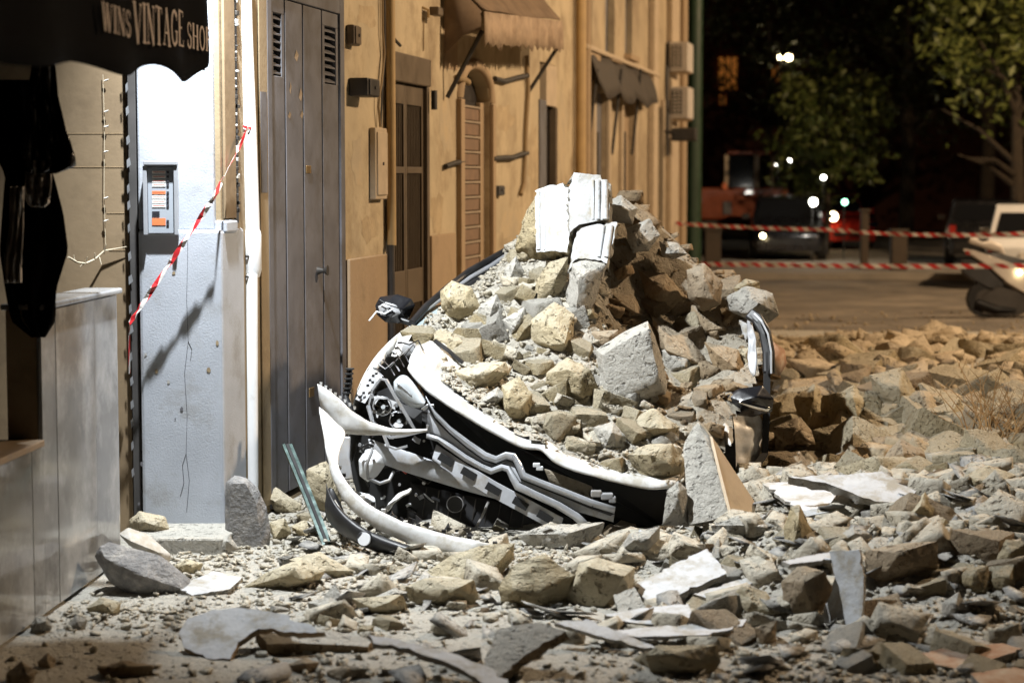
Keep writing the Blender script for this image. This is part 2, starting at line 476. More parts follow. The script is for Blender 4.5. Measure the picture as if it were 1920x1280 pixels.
# ------------------------------------------------------------------ terrain
def _hash(i, j, s):
    h = (i * 374761393 + j * 668265263 + s * 2147483647) & 0xffffffff
    h = ((h ^ (h >> 13)) * 1274126177) & 0xffffffff
    return ((h ^ (h >> 16)) & 0xffff) / 65535.0
def vnoise(x, y, s=0):
    xi = np.floor(x).astype(np.int64); yi = np.floor(y).astype(np.int64)
    fx = x - xi; fy = y - yi
    fx = fx * fx * (3 - 2 * fx); fy = fy * fy * (3 - 2 * fy)
    a = _hash(xi, yi, s); b = _hash(xi + 1, yi, s); c = _hash(xi, yi + 1, s); d = _hash(xi + 1, yi + 1, s)
    return (a * (1 - fx) + b * fx) * (1 - fy) + (c * (1 - fx) + d * fx) * fy
def fbm(x, y, sc, s=0, o=3):
    r = 0; a = 0.5
    for k in range(o):
        r = r + a * (vnoise(x * sc, y * sc, s + k) - 0.5)
        sc *= 2.1; a *= 0.5
    return r
def sst(x, a, b):
    t = np.clip((x - a) / (b - a), 0, 1)
    return t * t * (3 - 2 * t)
def ground(x, y):
    x = np.asarray(x, float); y = np.asarray(y, float)
    # rubble field behind and right of the car
    fld = sst(x, 1.6, 3.0) * sst(y, 12.6, 14.2) * (1 - sst(y, 18.0, 23.5))
    # heap on the right in front of it
    heap = sst(x, 0.7, 1.5) * sst(y, 8.85, 9.9) * (1 - 0.6 * sst(y, 11.8, 13.0)) * (0.75 + 0.25 * sst(x, 1.2, 2.5)) + 0.5 * np.exp(-((x - 0.75) / 0.5) ** 2 - ((y - 10.3) / 0.35) ** 2)
    left = 0.12 * np.exp(-((x + 0.95) / 0.5) ** 2 - ((y - 11.0) / 0.6) ** 2)
    amp = np.clip(fld + heap + left, 0, 1)
    rub = (1 - sst(y, 20.0, 25.0))
    return 0.30 * fld + 0.26 * heap + 0.10 * left + fbm(x, y, 1.1, 3) * 0.20 * amp + fbm(x, y, 3.0, 9) * (0.03 + 0.11 * amp) * rub + fbm(x, y, 9.0, 15) * (0.025 + 0.05 * amp) * rub
# rubble pile on top of the car: thin-plate surface through surveyed points
_pc = [(815, 715, 11.72), (860, 738, 11.58), (900, 768, 11.48), (1000, 830, 11.36), (1100, 868, 11.31), (1200, 893, 11.29), (1262, 892, 11.32), (1300, 880, 11.5), (1345, 870, 11.7),
       (800, 640, 12.15), (880, 680, 12.0), (980, 725, 11.9), (1080, 765, 11.75), (1180, 800, 11.7), (1260, 800, 11.75), (1330, 780, 11.9),
       (830, 590, 12.5), (900, 600, 12.45), (960, 610, 12.35), (1040, 630, 12.25), (1120, 690, 12.1), (1230, 710, 12.45), (1320, 720, 12.5), (1400, 720, 12.5),
       (900, 540, 12.85), (960, 510, 12.8), (1030, 510, 12.65), (1090, 540, 12.5), (1165, 610, 12.72), (1260, 645, 12.85), (1350, 662, 12.8), (1420, 645, 12.85),
       (950, 490, 13.1), (1000, 450, 13.0), (1050, 430, 12.95), (1110, 440, 12.95), (1170, 440, 13.1), (1230, 470, 13.2), (1300, 530, 13.2), (1380, 566, 13.25), (1440, 590, 13.35), (1200, 530, 13.05), (1280, 580, 13.1)]
_pp = np.array([tuple(Q(*p)) for p in _pc] + [(0.0, 14.4, 0.9), (0.6, 14.6, 0.95), (1.3, 14.4, 0.85), (1.9, 14.3, 0.6), (0.4, 15.6, 0.3), (1.4, 15.6, 0.3)])
def _tps(r2):
    return np.where(r2 > 1e-9, 0.5 * r2 * np.log(np.maximum(r2, 1e-9)), 0)
_n = len(_pp)
_K = _tps(((_pp[:, None, :2] - _pp[None, :, :2]) ** 2).sum(-1)) + 0.004 * np.eye(_n)
_P = np.c_[np.ones(_n), _pp[:, :2]]
_A = np.zeros((_n + 3, _n + 3)); _A[:_n, :_n] = _K; _A[:_n, _n:] = _P; _A[_n:, :_n] = _P.T
_W = np.linalg.solve(_A, np.r_[_pp[:, 2], 0, 0, 0])
_out = np.array([tuple(Q(*p))[:2] for p in [(800, 690, 11.78), (850, 745, 11.52), (900, 784, 11.40), (1000, 842, 11.30), (1100, 882, 11.25), (1200, 905, 11.23), (1275, 905, 11.27), (1345, 875, 11.62), (1410, 760, 12.2), (1440, 640, 12.9)]]
                + [(1.75, 13.6), (1.95, 14.6), (1.5, 15.6), (0.3, 15.6), (-0.05, 14.4), tuple(Q(945, 485, 13.15))[:2], tuple(Q(885, 535, 12.9))[:2], tuple(Q(800, 600, 12.4))[:2], tuple(Q(780, 640, 12.1))[:2]])
def in_pile(x, y):
    x = np.asarray(x, float); y = np.asarray(y, float)
    ins = np.zeros(x.shape, bool)
    n = len(_out)
    for i in range(n):
        x1, y1 = _out[i]; x2, y2 = _out[(i + 1) % n]
        c = (y1 > y) != (y2 > y)
        xi = (x2 - x1) * (y - y1) / (y2 - y1 + 1e-12) + x1
        ins ^= c & (x < xi)
    return ins
def pile_z(x, y):
    x = np.asarray(x, float); y = np.asarray(y, float)
    sh = x.shape
    x = x.ravel(); y = y.ravel()
    k = _tps((x[:, None] - _pp[None, :, 0]) ** 2 + (y[:, None] - _pp[None, :, 1]) ** 2)
    z = k @ _W[:_n] + _W[_n] + _W[_n + 1] * x + _W[_n + 2] * y
    z = z + fbm(x, y, 2.5, 21) * 0.15 + fbm(x, y, 8.0, 31) * 0.08
    return z.reshape(sh)
def terr(x, y, pile=True):
    x = np.asarray(x, float); y = np.asarray(y, float)
    g = ground(x, y)
    if pile:
        m = in_pile(x, y)
        if m.any():
            p = np.full(x.shape, -9.0)
            p[m] = pile_z(x[m], y[m])
            g = np.maximum(g, p)
    return g
def hit(px, py, pile=True):
    """first terrain point seen at a picture position"""
    r = ray(px, py)
    d = np.arange(7.0, 45.0, 0.02)
    t = terr(r.x * d, d, pile)
    z = CAMZ + r.z * d
    i = np.nonzero(z <= t)[0]
    dd = d[i[0]] if len(i) else 44.0
    return Vector((r.x * dd, dd, CAMZ + r.z * dd))

def grid_mesh(name, xs, ys, zf, m, kind=None, smooth=180, keep=None):
    X, Y = np.meshgrid(xs, ys)
    Z = zf(X, Y)
    nx, ny = len(xs), len(ys)
    V = np.c_[X.ravel(), Y.ravel(), Z.ravel()]
    I = np.arange(nx * ny).reshape(ny, nx)
    Fq = np.stack([I[:-1, :-1], I[:-1, 1:], I[1:, 1:], I[1:, :-1]], -1).reshape(-1, 4)
    if keep is not None:
        kk = keep(X, Y).ravel()
        Fq = Fq[kk[Fq].all(1)]
        used = np.unique(Fq)
        mp = np.full(len(V), -1); mp[used] = np.arange(len(used))
        V = V[used]; Fq = mp[Fq]
    me = bpy.data.meshes.new(name)
    me.from_pydata(V.tolist(), [], Fq.tolist())
    finish(me, m, smooth)
    o = bpy.data.objects.new(name, me)
    COL.objects.link(o)
    WORG[o.name] = Vector((0, 0, 0))
    if kind: o['kind'] = kind
    return o
# dusty street surface near the camera, asphalt beyond, all one broad ground sheet underneath
M['dusty_ground'] = rubble_mat('dusty_street', (0.42, 0.385, 0.32), (0.52, 0.49, 0.42), (0.55, 0.525, 0.46), 0.7, bs=1.6)
xs = np.r_[np.arange(-3.4, 4.6, 0.028), np.arange(4.6, 8.5, 0.06)]
ys = np.r_[np.arange(6.5, 13.6, 0.028), np.arange(13.6, 25.0, 0.06)]
g0 = grid_mesh('ground', xs, ys, lambda X, Y: ground(X, Y), M['dusty_ground'], 'structure')
def road_z(X, Y):
    return np.where((X > -3.3) & (X < 8.3) & (Y > 6.6) & (Y < 24.0), -0.35, 0.004)
gx = np.r_[-60, -20, np.arange(-4, 9.5, 0.4), 12, 20, 40, 90.0]
gy = np.r_[-10, 0, np.arange(6, 26, 0.4), 30, 40, 60, 120.0]
road = grid_mesh('road', gx, gy, road_z, M['asphalt'], 'structure', smooth=None)
M['mortar'] = rubble_mat('crumbled_mortar', (0.40, 0.355, 0.28), (0.52, 0.48, 0.40), (0.55, 0.52, 0.45), 0.7, bs=1.6)
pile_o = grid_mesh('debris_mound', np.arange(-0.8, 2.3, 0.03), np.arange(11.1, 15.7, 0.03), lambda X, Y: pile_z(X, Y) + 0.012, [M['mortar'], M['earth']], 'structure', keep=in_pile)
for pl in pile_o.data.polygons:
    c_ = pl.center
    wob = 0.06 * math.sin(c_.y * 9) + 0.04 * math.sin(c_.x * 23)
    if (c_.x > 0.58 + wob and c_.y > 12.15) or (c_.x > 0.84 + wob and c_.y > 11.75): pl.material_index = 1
fk = wbox('far_pavement', 1.5, 40, 39.4, 60, -0.05, 0.13, M['pavement'])
fk['kind'] = 'structure'

# ------------------------------------------------------------------ near building with stucco pilaster and grey door
def wall_holes(name, u0, u1, z0, z1, holes, m, parent, th=0.45, v=0.0):
    us = sorted({u0, u1, *[h[0] for h in holes], *[h[1] for h in holes]})
    zs = sorted({z0, z1, *[h[2] for h in holes], *[h[3] for h in holes]})
    bm = bmesh.new()
    vd = {}
    def vt(u, d, z):
        k = (round(u, 4), d, round(z, 4))
        if k not in vd: vd[k] = bm.verts.new(FW(u, v - d, z))
        return vd[k]
    def solid(i, j):
        if i < 0 or j < 0 or i >= len(us) - 1 or j >= len(zs) - 1: return False
        uc = (us[i] + us[i + 1]) / 2; zc = (zs[j] + zs[j + 1]) / 2
        return not any(h[0] < uc < h[1] and h[2] < zc < h[3] for h in holes)
    for i in range(len(us) - 1):
        for j in range(len(zs) - 1):
            if not solid(i, j): continue
            a, b, c, d = us[i], us[i + 1], zs[j], zs[j + 1]
            for dp in (0, th):
                bm.faces.new([vt(a, dp, c), vt(b, dp, c), vt(b, dp, d), vt(a, dp, d)])
            for (ii, jj, e) in ((i - 1, j, ((a, c), (a, d))), (i + 1, j, ((b, c), (b, d))), (i, j - 1, ((a, c), (b, c))), (i, j + 1, ((a, d), (b, d)))):
                if not solid(ii, jj):
                    bm.faces.new([vt(e[0][0], 0, e[0][1]), vt(e[1][0], 0, e[1][1]), vt(e[1][0], th, e[1][1]), vt(e[0][0], th, e[0][1])])
    return bm_obj(name, bm, m, parent)

nb = root('corner_building', FW(1.2, 0, 0), 'beige corner building with pale grey stucco pilaster and tall grey plank door', 'building')
du0, du1 = FU(505), FU(640)
dz1 = 3.20
UE = FU(645)
wall_holes('wall', 0.0, UE, 0.0, 8.5, [(du0, du1, 0.03, dz1)], M['stucco_beige'], nb)
fbox('door_backing', du0 - 0.02, du1 + 0.02, -0.40, -0.12, 0.0, dz1 + 0.05, M['door_gap'], nb)
# door frame (a raised surround) and threshold
fr = fbox('door_frame', du0 - 0.055, du0 + 0.03, -0.05, 0.015, 0.02, dz1 + 0.09, M['door_grey'], nb, 0.006)
fbox('door_frame', du1 - 0.05, du1 + 0.05, -0.05, 0.015, 0.02, dz1 + 0.09, M['door_grey'], nb, 0.006)
fbox('door_frame', du0 + 0.032, du1 - 0.052, -0.05, 0.014, dz1 - 0.06, dz1 + 0.089, M['door_grey'], nb, 0.006)
gd = fbox('door', du0 + 0.032, du1 - 0.052, -0.10, -0.06, 0.06, dz1 - 0.06, M['door_gap'], nb)
edges = [du0 + 0.034, FU(536), FU(569.5), FU(605), du1 - 0.054]
for i in range(4):
    a, b = edges[i] + 0.013, edges[i + 1] - 0.013
    z0, z1 = 0.07, dz1 - 0.065
    if i in (0, 3):
        lz0, lz1 = 2.66, 3.04
        la, lb = a + 0.05, b - 0.05
        fbox('plank', a, b, -0.06, 0.002, z0, lz0, M['door_grey'], gd, 0.006)
        fbox('plank', a, b, -0.06, 0.002, lz1, z1, M['door_grey'], gd, 0.006)
        fbox('plank', a, la, -0.06, 0.001, lz0, lz1, M['door_grey'], gd)
        fbox('plank', lb, b, -0.06, 0.001, lz0, lz1, M['door_grey'], gd)
        for k in range(8):
            zz = lz0 + 0.01 + k * (lz1 - lz0) / 8
            c = [FW(la, -0.052, zz + 0.03), FW(la, -0.004, zz), FW(lb, -0.004, zz), FW(lb, -0.052, zz + 0.03),
                 FW(la, -0.052, zz + 0.038), FW(la, -0.004, zz + 0.010), FW(lb, -0.004, zz + 0.010), FW(lb, -0.052, zz + 0.038)]
            hexa('louvre', c, M['door_grey'], gd)
    else:
        fbox('plank', a, b, -0.06, 0.002, z0, z1, M['door_grey'], gd, 0.006)
ku, kz = FU(594), FZ(594, 507)
kn = tube('door_handle', [FW(ku, 0.0, kz), FW(ku, 0.04, kz), FW(ku, 0.07, kz)], [0.03, 0.014, 0.035], M['iron'], gd, 12)
lu, lz = FU(577), FZ(577, 318)
fbox('lock_plate', lu - 0.05, lu + 0.05, 0.0025, 0.009, lz - 0.025, lz + 0.025, M['brass'], gd, 0.003)
lu, lz = FU(579), FZ(579, 735)
fbox('lock_plate', lu - 0.05, lu + 0.05, 0.0025, 0.011, lz - 0.03, lz + 0.03, M['brass'], gd, 0.003)
# paint scars on the planks: small peeled flakes
for (px, py, w_, h_) in ((557, 105, 8, 22), (564, 178, 7, 26), (543, 216, 6, 14), (566, 215, 6, 16), (545, 165, 4, 24)):
    u_, z_ = FU(px), FZ(px, py); hu = w_ / 86 / 2; hz = h_ / 300 / 2
    V = [FW(u_ - hu, 0.0035, z_ - hz * 0.4), FW(u_ + hu * 0.2, 0.0035, z_ - hz), FW(u_ + hu, 0.0035, z_ + hz * 0.2), FW(u_ - hu * 0.3, 0.008, z_ + hz)]
    mesh_obj('paint_flake', V, [(0, 1, 2, 3)], M['slat_edge'], gd)
# pilaster (faces the street corner), lower plinth slightly thicker, step at its foot
def qbox(name, pl, pr, d0, d1, z0, z1, m, parent, bev=None, skew=0.0):
    x0, x1 = ray(pl, 330).x * d0, ray(pr, 330).x * d0
    c = [(x0, d0, z0), (x1, d0 + skew, z0), (x1 + 0.2 * (d1 - d0) * 0.9, d1, z0), (x0, d1, z0), (x0, d0, z1), (x1, d0 + skew, z1), (x1 + 0.2 * (d1 - d0) * 0.9, d1, z1), (x0, d1, z1)]
    return hexa(name, c, m, parent, bev)
pil = qbox('pilaster', 258, 400, 11.22, 11.6, 1.745, 5.2, M['stucco_grey'], nb, 0.012)
plo = qbox('pilaster', 257, 414, 11.19, 11.6, 0.03, 1.75, M['stucco_grey'], nb, 0.02)
qbox('pilaster_ledge', 401, 424, 11.235, 11.44, 1.73, 1.80, M['stucco_grey'], nb, 0.012)
qbox('step', 236, 408, 10.72, 11.3, -0.05, 0.085, M['grey'], nb, 0.012)
# hairline crack in the pilaster
ck = [(352, 480), (350, 560), (353, 640), (346, 700), (351, 780), (349, 850), (355, 900), (350, 960)]
tube('crack', [Q(349, 850, 11.1885), Q(342, 872, 11.1885), Q(345, 905, 11.1885), Q(338, 930, 11.1885)], 0.0012, M['door_gap'], nb, 5)
tube('crack', [Q(353, 640, 11.1885), Q(360, 655, 11.1885), Q(357, 676, 11.1885)], 0.0010, M['door_gap'], nb, 5)
rsc = random.Random(3)
for k in range(11):
    x_ = rsc.choice([rsc.uniform(260, 275), rsc.uniform(396, 410), rsc.uniform(262, 408)]); y_ = rsc.uniform(460, 1000); s_ = rsc.uniform(0.004, 0.016)
    c_ = Q(x_, y_, 11.1875)
    mesh_obj('paint_chip', [c_ + Vector((math.cos(a_) * s_ * rsc.uniform(0.5, 1), 0, math.sin(a_) * s_ * rsc.uniform(0.6, 1.6))) for a_ in (0, 1, 2, 3, 4, 5.2)], [(0, 1, 2, 3, 4, 5)], M[rsc.choice(['stucco_beige', 'door_grey', 'plaster'])], nb)
tube('crack', [Q(352, 446, 11.188)] + [Q(a, b, 11.1890) for a, b in ck], 0.0012, M['door_gap'], nb, 5)
# dark metal channel at the left of the pilaster with bent lugs
ch = qbox('metal_channel', 241, 256, 11.24, 11.5, 0.05, 4.2, M['cloth_grey'], nb, 0.004)
for k in range(22):
    z = 0.35 + k * 0.135 + random.uniform(-0.03, 0.03)
    x = ray(240, 330).x * 11.235
    s = random.uniform(0.010, 0.022)
    mesh_obj('lug', [(x - 0.004, 11.233, z), (x + s, 11.225, z + 0.02), (x + s * 0.6, 11.23, z + 0.06), (x - 0.006, 11.233, z + 0.045)], [(0, 1, 2, 3)], M['car_silver'], nb)
# tan boards beside the pipe
fbox('board', FU(417), FU(437), 0.003, 0.02, 1.81, 4.6, M['cardboard'], nb, 0.004)
fbox('board', FU(418), FU(440), 0.003, 0.012, 0.10, 1.70, M['stucco_beige'], nb, 0.004)
fbox('gap_channel', FU(438), FU(444), 0.003, 0.010, 1.78, 4.6, M['car_black'], nb)
for k in range(40):
    z = 1.85 + k * 0.045 + random.uniform(-0.02, 0.02)
    u_ = FU(random.uniform(438, 442))
    fbox('foam_blob', u_ - 0.012, u_ + random.uniform(0.0, 0.03), 0.008, 0.026, z, z + random.uniform(0.01, 0.03), M['plaster'] if random.random() < .5 else M['cable'], nb, 0.004)
# broken plaster ribs next to the door
fbox('door_side_strip', FU(485), FU(500), 0.003, 0.012, 0.05, 4.6, M['stucco_beige'], nb, 0.008)
fbox('patch', FU(486), FU(497), 0.0125, 0.016, 1.95, 2.55, M['door_grey'], nb)

# white downpipe
dp = root('downpipe', FW(FU(470), 0.12, 0.0), 'white plastic drainpipe running down beside the grey stucco pilaster', 'pipe')
pts = [Q(453, -60, 11.70), Q(456, 60, 11.70), Q(463, 235, 11.71), Q(468, 380, 11.72), Q(471, 470, 11.73)]
tube('pipe_upper', pts, [0.056] * 5, M['pvc'], dp, 16)
tube('pipe_socket', [Q(470.5, 432, 11.72), Q(470.5, 440, 11.72), Q(471, 505, 11.73), Q(471, 519, 11.73)], [0.056, 0.062, 0.062, 0.05], M['pvc'], dp, 16)
tube('pipe_lower', [Q(471, 515, 11.70), Q(471, 700, 11.70), Q(472, 930, 11.70)], 0.040, M['pvc'], dp, 16)
for y in (480, 518):
    beam('pipe_clip', [Q(455, y, 11.66), Q(463, y + 1, 11.655), Q(470, y + 1, 11.675)], 0.012, 0.006, M['iron'], dp)

# intercom
ic = root('intercom', Q(307, 440, 11.18), 'grey door intercom panel with name labels and buttons on stucco pilaster', 'intercom')
def icq(name, x0, x1, y0, y1, d0, d1, m, bev=None, par=None):
    a, b = Q(x0, y1, 11.2), Q(x1, y0, 11.2)
    return wbox(name, a.x, b.x, 11.19 - d1, 11.19 - d0, a.z, b.z, m, par or ic, bev)
icq('housing', 274, 335, 304, 441, 0.002, 0.028, M['intercom'], 0.006)
icq('rain_hood', 273, 336, 302, 310, 0.0285, 0.065, M['intercom'], 0.004)
icq('side_rim', 273, 278.5, 311, 440, 0.0285, 0.055, M['intercom'], 0.003)
icq('side_rim', 330.5, 336, 311, 440, 0.0285, 0.055, M['intercom'], 0.003)
fp = icq('face_plate', 281, 329, 314, 437, 0.0285, 0.034, M['intercom_face'], 0.002)
for i, y in enumerate([320, 328.5, 336.5, 344, 358, 366.5, 374.5, 382.5]):
    icq('name_label', 288, 313, y, y + 6, 0.0345, 0.0365, M['orange_label'] if i == 4 else M['paper'])
    icq('print_line', 290, 311, y + 2.2, y + 3.4, 0.0366, 0.0368, M['red_print'])
    icq('button', 315, 319.5, y + 0.8, y + 5.2, 0.0345, 0.039, M['intercom_dark'], 0.001)
for i in range(4):
    icq('speaker_slot', 288, 302, 396 + i * 3, 397.4 + i * 3, 0.0345, 0.036, M['intercom_dark'])
icq('name_label', 288, 313, 409, 422, 0.0345, 0.0365, M['orange_label'])
for y in (412, 418): icq('button', 315, 319.5, y, y + 4.4, 0.0345, 0.039, M['intercom_dark'], 0.001)

# red and white tape tied across the pilaster
def tape(name, pts, wdt, stripe, label, group=None, side=None, amp=0.0):
    pts = [Vector(p) for p in pts]
    L = 0
    V, UV = [], []
    for i, p in enumerate(pts):
        if i: L += (p - pts[i - 1]).length
        t = (pts[min(i + 1, len(pts) - 1)] - pts[max(i - 1, 0)]).normalized()
        s = Vector(side) if side else Vector((0, 0, 1))
        s = (s - t * s.dot(t)).normalized()
        n = t.cross(s)
        a = amp * math.sin(i * 0.9) + amp * 0.6 * math.sin(i * 2.3 + 1)
        s = s * math.cos(a) + n * math.sin(a)
        V += [p - s * wdt / 2, p + s * wdt / 2]
        UV += [(L / stripe, 0), (L / stripe, 1)]
    Fc = [(2 * i, 2 * i + 2, 2 * i + 3, 2 * i + 1) for i in range(len(pts) - 1)]
    o = mesh_obj(name, V, Fc, M['tape'], None)
    uvl = o.data.uv_layers.new(name='UVMap')
    for pl in o.data.polygons:
        for li, vi in zip(pl.loop_indices, pl.vertices):
            uvl.data[li].uv = UV[vi]
    s = o.modifiers.new('solid', 'SOLIDIFY'); s.thickness = 0.0008
    return tag(o, label, 'barrier tape', group)
def lerp_pts(a, b, n, sag=0.0):
    a, b = Vector(a), Vector(b)
    return [a.lerp(b, i / n) - Vector((0, 0, sag * 4 * (i / n) * (1 - i / n))) for i in range(n + 1)]
tp = lerp_pts(Q(466, 240, 11.52), Q(400, 372, 11.06), 10) + lerp_pts(Q(400, 372, 11.06), Q(243, 606, 11.08), 22)[1:] + [Q(242, 630, 11.16), Q(243, 700, 11.2)]
tape('barrier_tape', tp, 0.030, 0.22, 'red and white tape slanting from the white drainpipe across the pilaster', side=(0.25, 0.1, 1), amp=0.5)
tape('barrier_tape', [Q(446, 233, 11.66), Q(455, 238, 11.645), Q(466, 240, 11.64), Q(477, 236, 11.69)], 0.02, 0.12, 'short knotted loop of red tape around the white drainpipe')

# ------------------------------------------------------------------ shop on the left
sh = root('shop_building', (-2.3, 9.5, 0), 'dark shop front with grey marble wainscot and tan board wall', 'shop')
def WX(y): return -2.22 + 0.072 * (y - 8.64)
tanw = wbox('board_wall', -3.2, ray(240, 330).x * 11.3, 11.3, 11.6, 0.0, 4.2, M['cardboard'], sh)
for z, a, b in ((2.29, 105, 240), (2.10, 110, 240), (1.84, 200, 240), (1.63, 205, 240)):
    tube('board_seam', [Q(a, 330 - (z - 2.05) * 331, 11.298), Q(b, 330 - (z - 2.05) * 331, 11.298)], 0.001, M['cable_brown'], sh, 5)
wbox('upper_wall', -3.1, -2.75, 3.0, 11.29, 3.45, 8.5, M['stucco_beige'], sh)
wbox('interior', -5.2, -5.0, 3.0, 11.6, 0, 4, M['dark_room'], sh)
wbox('interior', -5.0, -2.30, 3.0, 11.29, 3.3, 3.44, M['dark_room'], sh)
wbox('interior', -5.0, -2.8, 3.0, 3.2, 0, 3.3, M['dark_room'], sh)
ws = root('marble_wainscot', (-2.25, 9.3, 0), 'low grey marble wainscot wall with white cap beside the dark shop', 'wall')
def wsbox(name, y0, y1, t0, t1, z0, z1, m, par, bev=None):
    c = [(WX(y0) + t0, y0, z0), (WX(y0) + t1, y0, z0), (WX(y1) + t1, y1, z0), (WX(y1) + t0, y1, z0), (WX(y0) + t0, y0, z1), (WX(y0) + t1, y0, z1), (WX(y1) + t1, y1, z1), (WX(y1) + t0, y1, z1)]
    return hexa(name, c, m, par, bev)
def WY(px):          # depth on the wainscot plane at a picture column
    k = (px - 960) / (FPX / CP)
    return (-2.22 - 0.072 * 8.64) / (k - 0.072)
Y70, Y213 = WY(70), WY(213)
wsbox('core', Y70, Y213 - 0.02, -0.16, -0.022, 0, 1.43, M['stucco_beige'], ws)
wsbox('core', 6.5, Y70, -0.16, -0.022, 0, 0.80, M['stucco_beige'], ws)
seg = [6.6, 7.6, 8.35, WY(48), Y70]
for i in range(4):
    wsbox('marble_panel', seg[i] + 0.002, seg[i + 1] - 0.002, -0.02, random.uniform(0, 0.004), 0.015, 0.80, M['marble'], ws, 0.003)
seg = [Y70, WY(97), WY(171), Y213]
for i in range(3):
    wsbox('marble_panel', seg[i] + 0.002, seg[i + 1] - 0.002, -0.02, random.uniform(0, 0.004), 0.015, 1.425, M['marble'], ws, 0.003)
cx = Y213 + 0.003
hexa('marble_panel', [(WX(cx) - 0.17, cx, 0), (WX(cx) - 0.002, cx, 0), (WX(cx) - 0.002, cx + 0.03, 0), (WX(cx) - 0.17, cx + 0.03, 0), (WX(cx) - 0.17, cx, 1.425), (WX(cx) - 0.002, cx, 1.425), (WX(cx) - 0.002, cx + 0.03, 1.425), (WX(cx) - 0.17, cx + 0.03, 1.425)], M['marble'], ws)
wsbox('cap', Y70 - 0.02, Y213 + 0.05, -0.18, 0.025, 1.432, 1.462, M['marble'], ws, 0.01)
wsbox('sill', 6.5, Y70 - 0.03, -0.25, 0.02, 0.803, 0.835, M['wood_sill'], ws, 0.006)
for px, py in ((124, 589), (138, 588), (163, 582), (176, 578), (196, 572)):
    y = WY(px)
    p = Q(px, py, y)
    tube('screw', [p + Vector((0.0, 0, 0)), p + Vector((0.012, 0, 0))], 0.006, M['red_tile'], ws, 8)
wp = WY(71)
tube('wire_hook', [Q(72, 640, wp - 0.02), Q(73, 780, wp - 0.02), Q(72, 905, wp - 0.02), Q(75, 912, wp - 0.02), Q(76, 850, wp - 0.02)], 0.0035, M['iron'], ws, 6)

# awning with lettering
aw = root('shop_awning', (-1.9, 9.5, 2.5), 'black shop awning with pale serif lettering and wavy hem', 'awning')
AX = -1.55
def ahem(y):      # hem height along the awning
    k = (y - 6.95) / 3.25
    return 2.43 + 0.045 * math.sin(k * 13 + 0.8) * (0.35 + 0.65 * k) + 0.13 * k
rows = []
ys_ = np.linspace(5.2, 10.2, 60)
for f in (0.0, 0.33, 0.66, 1.0):
    rows.append([(AX + 0.02 * math.sin(y * 5) * (1 - f) + 0.0, y, ahem(y) * (1 - f) + 3.02 * f) for y in ys_])
sheet('valance', rows, M['black_cloth'], aw, 0.006, 1)
sheet('canopy', [[(AX - 0.005, y, 3.02) for y in ys_[::6]], [(AX - 0.35, y, 3.2) for y in ys_[::6]], [(-2.32, y, 3.46) for y in ys_[::6]]], M['black_cloth'], aw, 0.006, 0)
sheet('side_panel', [[(AX - 0.01, 10.195, 2.58), (AX - 0.2, 10.195, 2.66), (AX - 0.4, 10.195, 2.75)], [(AX - 0.01, 10.195, 3.0), (AX - 0.3, 10.195, 3.15), (-2.31, 10.195, 3.43)]], M['black_cloth'], aw, 0.006, 0)
